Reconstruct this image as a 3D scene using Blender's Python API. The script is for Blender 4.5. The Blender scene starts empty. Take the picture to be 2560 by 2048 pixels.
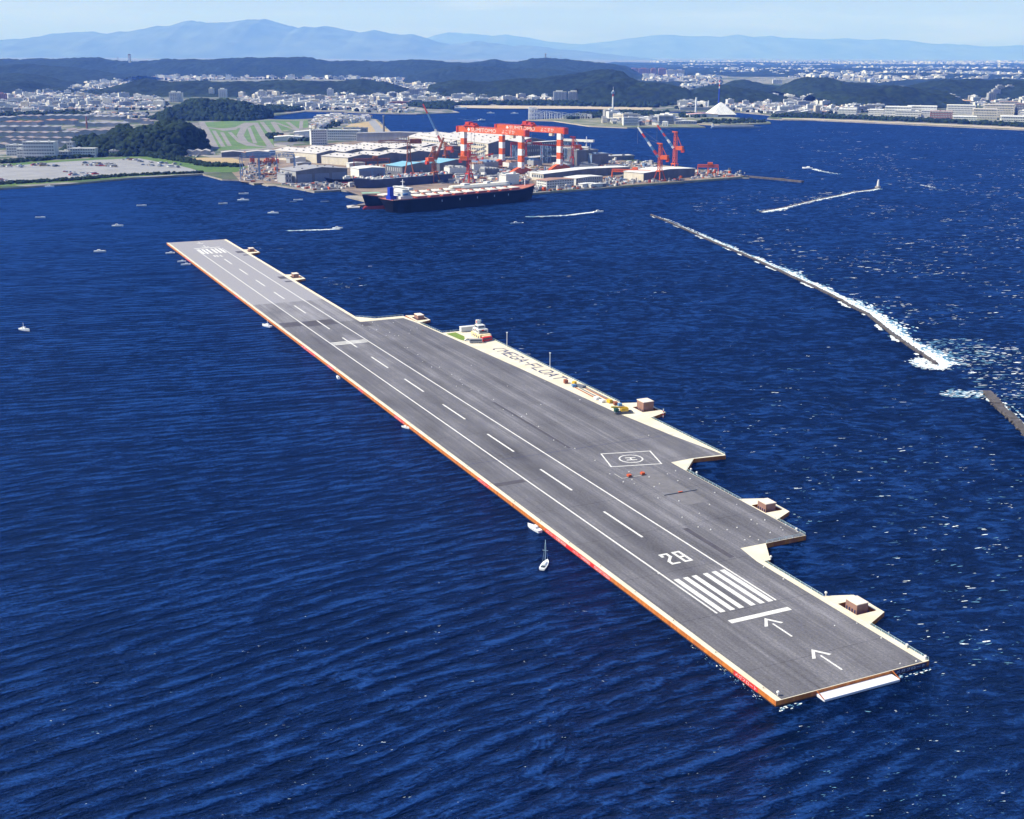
import bpy, math, random
import numpy as np
from mathutils import Matrix, Vector, Euler
from mathutils.geometry import tessellate_polygon

scene = bpy.context.scene
COL = scene.collection
R = math.radians
PI = math.pi

# ------------------------------------------------------------------ camera
FPX = 3037.34            # focal length in pixels of the 2560 px wide photograph
PITCH = 0.285205
ROLL = -0.003864
CAMH = 187.347
cam_data = bpy.data.cameras.new("Camera")
cam = bpy.data.objects.new("Camera", cam_data)
COL.objects.link(cam)
fw = Vector((0, math.cos(PITCH), -math.sin(PITCH)))
up = Vector((0, math.sin(PITCH), math.cos(PITCH)))
rt = Vector((1, 0, 0))
cx = rt * math.cos(ROLL) - up * math.sin(ROLL)
cy = rt * math.sin(ROLL) + up * math.cos(ROLL)
cz = -fw
cam.matrix_world = Matrix(((cx.x, cy.x, cz.x, 0), (cx.y, cy.y, cz.y, 0), (cx.z, cy.z, cz.z, CAMH), (0, 0, 0, 1)))
cam_data.sensor_fit = 'HORIZONTAL'
cam_data.sensor_width = 36.0
cam_data.lens = 36.0 * FPX / 2560.0
cam_data.clip_start = 1.0
cam_data.clip_end = 300000.0
scene.camera = cam

# ------------------------------------------------------------------ sky, sun, exposure
SUN_EL = 46.0
SUN_DIR = Vector((-0.99, -0.10, 0)).normalized()          # horizontal direction towards the sun
sun_rot = math.atan2(SUN_DIR.x, SUN_DIR.y)               # Nishita: 0 = +Y, clockwise seen from above
world = bpy.data.worlds.new("World")
scene.world = world
world.use_nodes = True
wn, wl = world.node_tree.nodes, world.node_tree.links
wn.clear()
w_out = wn.new('ShaderNodeOutputWorld')
w_bg = wn.new('ShaderNodeBackground')
w_sky = wn.new('ShaderNodeTexSky')
w_sky.sky_type = 'NISHITA'
w_sky.sun_disc = False
w_sky.sun_elevation = R(SUN_EL)
w_sky.sun_rotation = sun_rot
w_sky.altitude = 200
w_sky.air_density = 1.0
w_sky.dust_density = 1.2
w_sky.ozone_density = 2.5
w_bg.inputs['Strength'].default_value = 0.10
# thin high cloud streaks above the mountains
tc = wn.new('ShaderNodeTexCoord')
mp = wn.new('ShaderNodeMapping'); mp.inputs['Scale'].default_value = (3.0, 3.0, 34.0)
nz = wn.new('ShaderNodeTexNoise'); nz.inputs['Scale'].default_value = 2.2; nz.inputs['Detail'].default_value = 6; nz.inputs['Roughness'].default_value = 0.6
cr = wn.new('ShaderNodeMapRange'); cr.inputs['From Min'].default_value = 0.48; cr.inputs['From Max'].default_value = 0.78
cr.inputs['To Max'].default_value = 0.22
tint = wn.new('ShaderNodeMix'); tint.data_type = 'RGBA'; tint.blend_type = 'MULTIPLY'
tint.inputs['Factor'].default_value = 1.0
tint.inputs[7].default_value = (0.74, 0.86, 1.10, 1)
mx = wn.new('ShaderNodeMix'); mx.data_type = 'RGBA'
mx.inputs[7].default_value = (7.5, 8.2, 9.0, 1)
wl.new(tc.outputs['Generated'], mp.inputs['Vector']); wl.new(mp.outputs['Vector'], nz.inputs['Vector'])
wl.new(nz.outputs['Fac'], cr.inputs['Value']); wl.new(w_sky.outputs['Color'], tint.inputs[6])
wl.new(tint.outputs[2], mx.inputs[6]); wl.new(cr.outputs['Result'], mx.inputs['Factor'])
wl.new(mx.outputs[2], w_bg.inputs['Color']); wl.new(w_bg.outputs['Background'], w_out.inputs['Surface'])

sun_data = bpy.data.lights.new("Sun", 'SUN')
sun_data.energy = 5.0
sun_data.angle = R(0.5)
sun_data.color = (1.0, 0.95, 0.86)
sun = bpy.data.objects.new("Sun", sun_data)
COL.objects.link(sun)
sd = Vector((SUN_DIR.x * math.cos(R(SUN_EL)), SUN_DIR.y * math.cos(R(SUN_EL)), math.sin(R(SUN_EL))))
sun.rotation_euler = sd.to_track_quat('Z', 'Y').to_euler()

scene.view_settings.view_transform = 'Standard'
scene.view_settings.look = 'None'
scene.view_settings.exposure = 0.55
scene.view_settings.gamma = 1.0
scene.render.engine = 'CYCLES'
scene.cycles.use_denoising = True
scene.cycles.max_bounces = 5
scene.cycles.diffuse_bounces = 2
scene.cycles.glossy_bounces = 2
scene.cycles.volume_bounces = 1
scene.cycles.transparent_max_bounces = 6
scene.cycles.use_adaptive_sampling = True
scene.cycles.adaptive_threshold = 0.02

# ------------------------------------------------------------------ survey: where a point of the ground seen in the photograph lies
REG = {'R1': (400, 580, 4.312), 'R2': (850, 760, 4.312), 'R3': (1300, 860, 3.99259), 'R4': (1100, 1180, 4.312),
       'R5': (1600, 1180, 4.312), 'R6': (1840, 1400, 3.85), 'O': (0, 0, 0.842188), 'A': (0, 0, 2.506977),
       'B': (850, 0, 2.506977), 'C': (1700, 0, 2.506977), 'D': (600, 260, 4.312), 'E': (1050, 260, 4.312),
       'F': (1500, 260, 4.312), 'G': (1600, 500, 2.245833)}
def ray(r, x, y):
    a, b, s = REG[r]
    px = a + x / s - 1280.0
    py = 1024.0 - (b + y / s)
    c, s2 = math.cos(ROLL), math.sin(ROLL)
    xr = px * c + py * s2
    yr = -px * s2 + py * c
    return Vector((xr, FPX * math.cos(PITCH) + yr * math.sin(PITCH), -FPX * math.sin(PITCH) + yr * math.cos(PITCH)))
def at(r, x, y, z=0.0):
    d = ray(r, x, y)
    t = (z - CAMH) / d.z
    return Vector((d.x * t, d.y * t, z))
def at_depth(r, x, y, D):
    d = ray(r, x, y)
    t = D / d.y
    return Vector((d.x * t, D, CAMH + d.z * t))
FX, FY, FTH = 79.2000, 323.6511, 2.014497            # floating runway: corner and heading
FE = Vector((math.cos(FTH), math.sin(FTH), 0)); FN = Vector((math.sin(FTH), -math.cos(FTH), 0))
def uw(r, x, y, z=2.0):
    p = at(r, x, y, z); q = Vector((p.x - FX, p.y - FY, 0))
    return q.dot(FE), q.dot(FN)
def dirv(deg):
    return Vector((math.cos(R(deg)), math.sin(R(deg)), 0))

# ------------------------------------------------------------------ materials
MATS = {}
def mat(name, col, rough=0.8, var=0.15, scale=0.2, metal=0.0, col2=None, stretch=None, bump=0.0, spec=0.3, detail=5):
    if name in MATS: return MATS[name]
    m = bpy.data.materials.new(name); m.use_nodes = True
    n, l = m.node_tree.nodes, m.node_tree.links
    b = n['Principled BSDF']
    b.inputs['Roughness'].default_value = rough
    b.inputs['Metallic'].default_value = metal
    b.inputs['Specular IOR Level'].default_value = spec
    c = Vector(col[:3]); c2 = Vector(col2[:3]) if col2 else c * (1 - var)
    c1 = c if col2 else c * (1 + var * 0.5)
    t = n.new('ShaderNodeTexCoord'); mpn = n.new('ShaderNodeMapping')
    if stretch: mpn.inputs['Scale'].default_value = stretch
    nt = n.new('ShaderNodeTexNoise'); nt.inputs['Scale'].default_value = scale; nt.inputs['Detail'].default_value = detail
    nt.inputs['Roughness'].default_value = 0.65
    r = n.new('ShaderNodeValToRGB')
    r.color_ramp.elements[0].position = 0.36; r.color_ramp.elements[1].position = 0.64
    r.color_ramp.elements[0].color = (c2.x, c2.y, c2.z, 1); r.color_ramp.elements[1].color = (min(c1.x, 1), min(c1.y, 1), min(c1.z, 1), 1)
    l.new(t.outputs['Object'], mpn.inputs['Vector']); l.new(mpn.outputs['Vector'], nt.inputs['Vector'])
    l.new(nt.outputs['Fac'], r.inputs['Fac']); l.new(r.outputs['Color'], b.inputs['Base Color'])
    if bump:
        bp = n.new('ShaderNodeBump'); bp.inputs['Distance'].default_value = bump; bp.inputs['Strength'].default_value = 1
        l.new(nt.outputs['Fac'], bp.inputs['Height']); l.new(bp.outputs['Normal'], b.inputs['Normal'])
    MATS[name] = m
    return m

# ------------------------------------------------------------------ mesh builder
class MB:
    def __init__(self):
        self.v = []; self.f = []; self.m = []
    def add(self, vs, fs, mi=0):
        o = len(self.v); self.v.extend([tuple(p) for p in vs]); self.f.extend([tuple(i + o for i in q) for q in fs]); self.m.extend([mi] * len(fs))
        return self
    def box(self, x0, y0, z0, x1, y1, z1, mi=0, top=None):
        self.add([(x0, y0, z0), (x1, y0, z0), (x1, y1, z0), (x0, y1, z0), (x0, y0, z1), (x1, y0, z1), (x1, y1, z1), (x0, y1, z1)],
                 [(0, 3, 2, 1), (0, 1, 5, 4), (1, 2, 6, 5), (2, 3, 7, 6), (3, 0, 4, 7)], mi)
        n = len(self.v)
        self.f.append((n - 4, n - 3, n - 2, n - 1)); self.m.append(mi if top is None else top)
        return self
    def cbox(self, x, y, z0, dx, dy, dz, mi=0, top=None):
        return self.box(x - dx / 2, y - dy / 2, z0, x + dx / 2, y + dy / 2, z0 + dz, mi, top)
    def beam(self, p, q, w, h=None, mi=0):
        p, q = Vector(p), Vector(q); h = h or w
        d = (q - p)
        if d.length < 1e-6: return self
        d.normalize()
        a = d.cross(Vector((0, 0, 1)))
        if a.length < 1e-3: a = Vector((1, 0, 0))
        a.normalize(); b = a.cross(d).normalized()
        a = a * w / 2; b = b * h / 2
        self.add([p - a - b, p + a - b, p + a + b, p - a + b, q - a - b, q + a - b, q + a + b, q - a + b],
                 [(0, 3, 2, 1), (4, 5, 6, 7), (0, 1, 5, 4), (1, 2, 6, 5), (2, 3, 7, 6), (3, 0, 4, 7)], mi)
        return self
    def cyl(self, p, q, r0, r1=None, n=12, mi=0):
        p, q = Vector(p), Vector(q); r1 = r0 if r1 is None else r1
        d = (q - p).normalized()
        a = d.cross(Vector((0, 0, 1)))
        if a.length < 1e-3: a = Vector((1, 0, 0))
        a.normalize(); b = d.cross(a).normalized()
        vs = []
        for k in range(n):
            t = 2 * PI * k / n; c = a * math.cos(t) + b * math.sin(t)
            vs.append(p + c * r0)
        for k in range(n):
            t = 2 * PI * k / n; c = a * math.cos(t) + b * math.sin(t)
            vs.append(q + c * r1)
        fs = [(k, (k + 1) % n, n + (k + 1) % n, n + k) for k in range(n)]
        fs.append(tuple(range(n - 1, -1, -1))); fs.append(tuple(range(n, 2 * n)))
        self.add(vs, fs, mi); return self
    def lattice(self, p, q, w, h, n, t=0.5, mi=0, w2=None, h2=None, bands=None):
        p, q = Vector(p), Vector(q); d = (q - p).normalized()
        a = d.cross(Vector((0, 0, 1)))
        if a.length < 1e-3: a = Vector((1, 0, 0))
        a.normalize(); b = a.cross(d).normalized()
        w2 = w if w2 is None else w2; h2 = h if h2 is None else h2
        prev = None
        for k in range(n + 1):
            s = k / n; c = p.lerp(q, s); ww = w + (w2 - w) * s; hh = h + (h2 - h) * s
            ring = [c + a * sx * ww / 2 + b * sy * hh / 2 for sx, sy in ((-1, -1), (1, -1), (1, 1), (-1, 1))]
            mi2 = mi if bands is None else bands[int(min(k, n - 1) * len(bands) / n)]
            if prev:
                for j in range(4):
                    self.beam(prev[j], ring[j], t, t, mi2)
                    self.beam(prev[j], ring[(j + 1) % 4], t * 0.7, t * 0.7, mi2)
            for j in range(4): self.beam(ring[j], ring[(j + 1) % 4], t * 0.7, t * 0.7, mi2)
            prev = ring
        return self
    def prism(self, pts, z0, z1, mi=0, top=None, bottom=True):
        pts = [Vector((p[0], p[1], 0)) for p in pts]
        ar = sum(pts[i].x * pts[(i + 1) % len(pts)].y - pts[(i + 1) % len(pts)].x * pts[i].y for i in range(len(pts)))
        if ar < 0: pts = pts[::-1]
        n = len(pts)
        vs = [(p.x, p.y, z0) for p in pts] + [(p.x, p.y, z1) for p in pts]
        self.add(vs, [(k, (k + 1) % n, n + (k + 1) % n, n + k) for k in range(n)], mi)
        tris = tessellate_polygon([pts])
        o = len(self.v) - 2 * n
        for t in tris:
            a, b, c = [pts[i] for i in t]
            if (b - a).cross(c - a).z < 0: t = (t[0], t[2], t[1])
            self.f.append(tuple(o + n + i for i in t)); self.m.append(mi if top is None else top)
            if bottom: self.f.append((o + t[0], o + t[2], o + t[1])); self.m.append(mi)
        return self
    def sheet(self, pts, z, mi=0):
        pts = [Vector((p[0], p[1], 0)) for p in pts]
        o = len(self.v); self.v.extend([(p.x, p.y, z) for p in pts])
        for t in tessellate_polygon([pts]):
            a, b, c = [pts[i] for i in t]
            if (b - a).cross(c - a).z < 0: t = (t[0], t[2], t[1])
            self.f.append(tuple(o + i for i in t)); self.m.append(mi)
        return self
    def loft(self, secs, mi=0, cap=True, closed=True):
        n = len(secs[0]); o = len(self.v)
        for s in secs: self.v.extend([tuple(p) for p in s])
        for k in range(len(secs) - 1):
            for j in range(n if closed else n - 1):
                self.f.append((o + k * n + j, o + k * n + (j + 1) % n, o + (k + 1) * n + (j + 1) % n, o + (k + 1) * n + j)); self.m.append(mi)
        if cap:
            self.f.append(tuple(o + j for j in range(n - 1, -1, -1))); self.m.append(mi)
            self.f.append(tuple(o + (len(secs) - 1) * n + j for j in range(n))); self.m.append(mi)
        return self
    def mesh(self, name, mats):
        me = bpy.data.meshes.new(name)
        me.from_pydata(self.v, [], self.f)
        for m in (mats if isinstance(mats, (list, tuple)) else [mats]): me.materials.append(m)
        if isinstance(mats, (list, tuple)) and len(mats) > 1:
            me.polygons.foreach_set('material_index', self.m)
        me.update()
        return me

def obj(name, mb, mats, parent=None, loc=None, rz=0, **tags):
    me = mb.mesh(name, mats) if isinstance(mb, MB) else mb
    o = bpy.data.objects.new(name, me); COL.objects.link(o)
    if parent: o.parent = parent
    if loc is not None: o.location = loc
    if rz: o.rotation_euler = (0, 0, rz)
    for k, v in tags.items(): o[k] = v
    return o
def thing(name, label, cat, loc=(0, 0, 0), rz=0, group=None):
    o = bpy.data.objects.new(name, None); COL.objects.link(o); o.empty_display_size = 1
    o.location = loc; o.rotation_euler = (0, 0, rz); o['label'] = label; o['category'] = cat
    if group: o['group'] = group
    return o
def tag(o, label, cat, group=None, kind=None):
    o['label'] = label; o['category'] = cat
    if group: o['group'] = group
    if kind: o['kind'] = kind
    return o
def dup(root, loc, rz, label, group=None, scale=None, override=None):
    r = root.copy(); COL.objects.link(r); r.location = loc; r.rotation_euler = (0, 0, rz); r['label'] = label
    if scale: r.scale = scale if isinstance(scale, (tuple, list)) else (scale,) * 3
    if group: r['group'] = group
    for ch in list(root.children):
        c = ch.copy(); COL.objects.link(c); c.parent = r
        for g in ch.children:
            d = g.copy(); COL.objects.link(d); d.parent = c
    return r
# ------------------------------------------------------------------ water
def make_water():
    m = bpy.data.materials.new('sea_water'); m.use_nodes = True
    n, l = m.node_tree.nodes, m.node_tree.links
    n.remove(n['Principled BSDF']); out = n['Material Output']
    df = n.new('ShaderNodeBsdfDiffuse'); gl = n.new('ShaderNodeBsdfGlossy'); fr = n.new('ShaderNodeFresnel'); ms = n.new('ShaderNodeMixShader'); fm = n.new('ShaderNodeMath')
    gl.inputs['Color'].default_value = (0.16, 0.31, 0.82, 1); gl.inputs['Roughness'].default_value = 0.14; fr.inputs['IOR'].default_value = 1.33
    fm.operation = 'MULTIPLY'; fm.inputs[1].default_value = 0.55; l.new(fr.outputs[0], fm.inputs[0]); l.new(fm.outputs[0], ms.inputs[0])
    l.new(df.outputs[0], ms.inputs[1]); l.new(gl.outputs[0], ms.inputs[2]); l.new(ms.outputs[0], out.inputs['Surface'])
    tc = n.new('ShaderNodeTexCoord')
    def M(op, a, b_=None, c=None):
        q = n.new('ShaderNodeMath'); q.operation = op
        for i, v in enumerate((a, b_, c)):
            if v is None: continue
            if isinstance(v, (int, float)): q.inputs[i].default_value = v
            else: l.new(v, q.inputs[i])
        return q.outputs[0]
    def rot(ang, scale, src=None):
        a = n.new('ShaderNodeMapping'); a.inputs['Rotation'].default_value = (0, 0, -R(ang)); l.new(src or tc.outputs['Object'], a.inputs['Vector'])
        s = n.new('ShaderNodeMapping'); s.inputs['Scale'].default_value = scale; l.new(a.outputs['Vector'], s.inputs['Vector'])
        return s.outputs['Vector']
    def noise(vec, scale=1.0, detail=3, rough=0.55, dist=0.0):
        t = n.new('ShaderNodeTexNoise'); t.inputs['Scale'].default_value = scale; t.inputs['Detail'].default_value = detail
        t.inputs['Roughness'].default_value = rough; t.inputs['Distortion'].default_value = dist
        l.new(vec, t.inputs['Vector']); return t.outputs['Fac']
    def rng(v, a, b_, c=0.0, d=1.0):
        q = n.new('ShaderNodeMapRange'); q.interpolation_type = 'SMOOTHSTEP'
        q.inputs['From Min'].default_value = a; q.inputs['From Max'].default_value = b_; q.inputs['To Min'].default_value = c; q.inputs['To Max'].default_value = d
        l.new(v, q.inputs['Value']); return q.outputs['Result']
    sep = n.new('ShaderNodeSeparateXYZ'); l.new(tc.outputs['Object'], sep.inputs[0])
    X, Y = sep.outputs[0], sep.outputs[1]
    # signed distance from the runway's left edge (positive = the windward, open side)
    side = M('ADD', M('MULTIPLY', M('SUBTRACT', X, FX), FN.x), M('MULTIPLY', M('SUBTRACT', Y, FY), FN.y))
    windward = rng(side, -40.0, 90.0)
    # warped coordinates so that crests bend round the head of the runway
    wv = n.new('ShaderNodeTexNoise'); wv.inputs['Scale'].default_value = 0.006; wv.inputs['Detail'].default_value = 2
    l.new(tc.outputs['Object'], wv.inputs['Vector'])
    sub = n.new('ShaderNodeVectorMath'); sub.operation = 'SUBTRACT'; l.new(wv.outputs['Color'], sub.inputs[0]); sub.inputs[1].default_value = (0.5, 0.5, 0.5)
    sc = n.new('ShaderNodeVectorMath'); sc.operation = 'SCALE'; sc.inputs['Scale'].default_value = 22.0; l.new(sub.outputs[0], sc.inputs[0])
    ad = n.new('ShaderNodeVectorMath'); ad.operation = 'ADD'; l.new(tc.outputs['Object'], ad.inputs[0]); l.new(sc.outputs[0], ad.inputs[1])
    W = ad.outputs[0]
    near = rng(Y, 250.0, 760.0, 1.0, 0.0)
    sw_near = noise(rot(38, (1 / 48.0, 1 / 6.0, 1), W), 1.0, 3, 0.5, 0.3)
    sw_far = noise(rot(14, (1 / 80.0, 1 / 9.0, 1), W), 1.0, 3, 0.5, 0.2)
    mixs = n.new('ShaderNodeMix'); l.new(near, mixs.inputs[0]); l.new(sw_far, mixs.inputs[2]); l.new(sw_near, mixs.inputs[3])
    def bands(ang, wl_, dist):
        t = n.new('ShaderNodeTexWave'); t.wave_type = 'BANDS'; t.bands_direction = 'Y'; t.inputs['Scale'].default_value = 1.0; t.inputs['Distortion'].default_value = dist
        t.inputs['Detail'].default_value = 3; t.inputs['Detail Scale'].default_value = 1.2; t.inputs['Detail Roughness'].default_value = 0.6
        k_ = 2 * PI / 20.0 / wl_ * 1.0; l.new(rot(ang, (k_ * 0.22, k_, 1), W), t.inputs['Vector']); return t.outputs['Fac']
    mixb = n.new('ShaderNodeMix'); l.new(near, mixb.inputs[0]); l.new(bands(15, 7.0, 5.0), mixb.inputs[2]); l.new(bands(37, 8.0, 5.0), mixb.inputs[3])
    swell = M('ADD', M('MULTIPLY', mixs.outputs[0], 0.76), M('MULTIPLY', mixb.outputs[0], 0.22))
    fine_l = noise(rot(24, (1 / 9.0, 1 / 2.0, 1), W), 1.0, 3, 0.6, 0.4)
    chop = noise(rot(8, (1 / 9.0, 1 / 4.4, 1), W), 1.0, 4, 0.66, 0.4)
    chopbig = noise(rot(20, (1 / 42.0, 1 / 17.0, 1), W), 1.0, 2, 0.5, 0.3)
    ripple = noise(rot(0, (1 / 1.5, 1 / 0.9, 1)), 1.0, 3, 0.7)
    hl = M('ADD', M('ADD', M('MULTIPLY', swell, 3.8), M('MULTIPLY', fine_l, 1.5)), M('MULTIPLY', ripple, 0.75))
    hr = M('ADD', M('ADD', M('MULTIPLY', chop, 4.6), M('MULTIPLY', chopbig, 3.0)), M('MULTIPLY', ripple, 0.75))
    mh = n.new('ShaderNodeMix'); l.new(windward, mh.inputs[0]); l.new(hl, mh.inputs[2]); l.new(hr, mh.inputs[3])
    bp = n.new('ShaderNodeBump'); bp.inputs['Distance'].default_value = 1.0; bp.inputs['Strength'].default_value = 1.0
    l.new(mh.outputs[0], bp.inputs['Height'])
    
    for q_ in (df, gl, fr): l.new(bp.outputs['Normal'], q_.inputs['Normal'])
    # body colour: deep navy, brighter slicks and gust patches, wave light and shade painted in
    patch = noise(rot(20, (1 / 300.0, 1 / 90.0, 1)), 1.0, 4, 0.6, 0.5)
    slick = noise(rot(10, (1 / 120.0, 1 / 22.0, 1), W), 1.0, 4, 0.6, 0.4)
    far = rng(Y, 300.0, 1900.0)  # brighter with distance: sky sheen painted into the colour
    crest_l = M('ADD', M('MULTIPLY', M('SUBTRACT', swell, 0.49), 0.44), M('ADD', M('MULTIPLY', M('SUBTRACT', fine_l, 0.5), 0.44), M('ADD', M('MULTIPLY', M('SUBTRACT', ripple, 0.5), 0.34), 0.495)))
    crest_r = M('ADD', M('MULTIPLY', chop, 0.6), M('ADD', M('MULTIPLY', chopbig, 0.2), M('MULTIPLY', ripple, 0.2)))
    crest = rng(M('ADD', M('MULTIPLY', crest_l, M('SUBTRACT', 1.0, windward)), M('MULTIPLY', crest_r, windward)), 0.37, 0.66)  # bright crests, dark troughs: wave shading painted into the colour
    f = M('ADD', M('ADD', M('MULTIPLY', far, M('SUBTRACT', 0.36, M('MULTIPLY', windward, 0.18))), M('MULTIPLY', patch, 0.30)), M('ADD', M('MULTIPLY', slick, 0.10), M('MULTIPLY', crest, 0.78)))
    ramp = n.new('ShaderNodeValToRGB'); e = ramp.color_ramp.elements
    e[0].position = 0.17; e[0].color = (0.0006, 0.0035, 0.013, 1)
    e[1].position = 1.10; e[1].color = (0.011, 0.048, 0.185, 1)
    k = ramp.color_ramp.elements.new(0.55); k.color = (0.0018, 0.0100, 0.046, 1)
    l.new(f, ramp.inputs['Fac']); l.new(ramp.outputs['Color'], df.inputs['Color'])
    return m
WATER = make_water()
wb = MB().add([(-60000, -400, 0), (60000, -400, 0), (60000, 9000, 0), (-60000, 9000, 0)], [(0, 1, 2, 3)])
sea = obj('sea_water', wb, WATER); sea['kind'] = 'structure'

# ------------------------------------------------------------------ the floating runway
M_cream = mat('deck_cream', (0.60, 0.53, 0.39), 0.7, col2=(0.70, 0.64, 0.50), scale=0.10, detail=9)
M_orange = mat('hull_orange', (0.60, 0.20, 0.03), 0.6, col2=(0.33, 0.085, 0.02), scale=0.5, stretch=(1, 1, 0.25), detail=8)
M_white = mat('paint_white', (0.74, 0.73, 0.69), 0.7, col2=(0.56, 0.55, 0.53), scale=0.8, detail=8)
M_red = mat('paint_red', (0.60, 0.02, 0.02), 0.5, 0.2, 0.3)
M_navy = mat('paint_navy', (0.035, 0.04, 0.11), 0.6, 0.2, 0.4)
def asphalt():
    m = bpy.data.materials.new('asphalt'); m.use_nodes = True
    n, l = m.node_tree.nodes, m.node_tree.links; b = n['Principled BSDF']
    b.inputs['Roughness'].default_value = 0.85; b.inputs['Specular IOR Level'].default_value = 0.25
    tc = n.new('ShaderNodeTexCoord')
    def nz(scale, vec_scale, detail=4, rough=0.6):
        mp = n.new('ShaderNodeMapping'); mp.inputs['Scale'].default_value = vec_scale; l.new(tc.outputs['Object'], mp.inputs['Vector'])
        t = n.new('ShaderNodeTexNoise'); t.inputs['Scale'].default_value = scale; t.inputs['Detail'].default_value = detail; t.inputs['Roughness'].default_value = rough
        l.new(mp.outputs['Vector'], t.inputs['Vector']); return t.outputs['Fac']
    def M(op, a, b_):
        q = n.new('ShaderNodeMath'); q.operation = op
        for i, v in enumerate((a, b_)):
            if isinstance(v, (int, float)): q.inputs[i].default_value = v
            else: l.new(v, q.inputs[i])
        return q.outputs[0]
    streak = nz(1, (1 / 90.0, 1 / 1.6, 1), 4, 0.65)       # paving lanes run along the deck
    streak2 = nz(1, (1 / 160.0, 1 / 7.0, 1), 3, 0.6)
    blot = nz(1, (1 / 45.0, 1 / 22.0, 1), 4, 0.6)
    grain = nz(1, (1.1, 1.1, 1), 4, 0.8)
    sep = n.new('ShaderNodeSeparateXYZ'); l.new(tc.outputs['Object'], sep.inputs[0])
    lane = n.new('ShaderNodeMath'); lane.operation = 'FLOOR'; l.new(M('MULTIPLY', sep.outputs[1], 1 / 4.8), lane.inputs[0])
    wn_ = n.new('ShaderNodeTexWhiteNoise'); wn_.noise_dimensions = '1D'; l.new(lane.outputs[0], wn_.inputs['W'])
    v = M('ADD', M('ADD', M('MULTIPLY', streak, 0.30), M('MULTIPLY', streak2, 0.27)), M('ADD', M('MULTIPLY', blot, 0.42), M('MULTIPLY', grain, 0.50)))
    v = M('ADD', v, M('MULTIPLY', wn_.outputs['Value'], 0.09))
    # tyre rubber along the centre line and construction joints every 37.5 m
    def band(val, c0, hw_, amt, soft):
        d_ = M('ABSOLUTE', M('SUBTRACT', val, c0), 0.0); q = n.new('ShaderNodeMapRange'); q.inputs['From Min'].default_value = hw_; q.inputs['From Max'].default_value = hw_ + soft
        q.inputs['To Min'].default_value = amt; q.inputs['To Max'].default_value = 0.0; l.new(d_, q.inputs['Value']); return q.outputs['Result']
    fr_ = M('FRACT', M('MULTIPLY', sep.outputs[0], 1 / 37.5), 0.0)
    v = M('SUBTRACT', v, band(fr_, 0.5, 0.004, 0.10, 0.004))
    fl_ = M('FRACT', M('MULTIPLY', sep.outputs[1], 1 / 4.8), 0.0); v = M('SUBTRACT', v, band(fl_, 0.5, 0.02, 0.05, 0.02))
    rub = M('MULTIPLY', band(sep.outputs[1], -30.6, 2.0, 0.20, 7.0), M('MULTIPLY', band(sep.outputs[0], 190.0, 60.0, 1.0, 120.0), streak))
    v = M('SUBTRACT', v, M('MULTIPLY', rub, 1.4))
    # lighter, older surfacing beyond the joint
    fr = n.new('ShaderNodeMapRange'); fr.inputs['From Min'].default_value = 651.5; fr.inputs['From Max'].default_value = 652.5; fr.inputs['To Max'].default_value = 0.40
    l.new(sep.outputs[0], fr.inputs['Value'])
    fr2 = n.new('ShaderNodeMapRange'); fr2.inputs['From Min'].default_value = 566; fr2.inputs['From Max'].default_value = 567; fr2.inputs['To Max'].default_value = 0.10
    l.new(sep.outputs[0], fr2.inputs['Value'])
    v = M('ADD', v, M('ADD', fr.outputs['Result'], fr2.outputs['Result']))
    ramp = n.new('ShaderNodeValToRGB'); e = ramp.color_ramp.elements
    e[0].position = 0.54; e[0].color = (0.048, 0.046, 0.053, 1); e[1].position = 1.16; e[1].color = (0.27, 0.265, 0.285, 1)
    k = ramp.color_ramp.elements.new(0.80); k.color = (0.134, 0.131, 0.145, 1)
    l.new(v, ramp.inputs['Fac']); l.new(ramp.outputs['Color'], b.inputs['Base Color'])
    bp = n.new('ShaderNodeBump'); bp.inputs['Distance'].default_value = 0.12; l.new(grain, bp.inputs['Height']); l.new(bp.outputs['Normal'], b.inputs['Normal'])
    return m
M_asph = asphalt()
M_patch_d = mat('asphalt_patch_dark', (0.075, 0.07, 0.083), 0.85, 0.2, 0.3)
M_patch_l = mat('asphalt_patch_light', (0.16, 0.155, 0.165), 0.85, 0.15, 0.3)

Fl = thing('floating_runway', 'very long grey floating runway with orange sides and cream edges moored in the bay', 'floating runway', (FX, FY, 0))
Fl.rotation_euler = (0, 0, FTH)
# local frame: x = u along the runway, y = -w (w runs to the right)
M_wl = mat('waterline_brown', (0.10, 0.045, 0.025), 0.7, 0.4, 0.6)
def L(pts): return [(u, -w) for u, w in pts]
HZ = 2.0
hull = [(0, 0), (1000, 0), (1000, 60), (579, 60), (567, 71), (567, 93), (541, 95), (503, 97.5), (503, 121), (199, 121), (201, 104), (188, 91.3), (101, 91.3), (101, 71.5), (87, 63.2), (87, 60), (0, 60)]
obj('hull', MB().prism(L(hull), -1.0, HZ, 0, 1), [M_orange, M_cream], Fl)
wlb = [(u_ + (-.02 if u_ < 1 else .02), w_ + (-.02 if w_ < 1 else .02)) for u_, w_ in hull]
obj('waterline_band', MB().prism(L(wlb), -1.1, 0.42), M_wl, Fl)
asp = [(0.3, 2.1), (999.6, 2.1), (999.6, 57.6), (560, 57.6), (560, 90.3), (541, 93.4), (503, 96), (474, 98.2), (391, 103.7), (285, 109.4), (237, 114.6), (200.4, 120.6), (202, 104), (201, 91.2), (189, 91.0), (101.3, 91.0), (101.3, 59.6), (88, 57.6), (0.3, 57.6)]
obj('asphalt_deck', MB().sheet(L(asp), HZ + 0.02), M_asph, Fl)
Z2, Z3 = HZ + 0.035, HZ + 0.05
def rect(mb, u0, w0, u1, w1, z=Z3): mb.sheet(L([(u0, w0), (u1, w0), (u1, w1), (u0, w1)]), z); return mb
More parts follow.
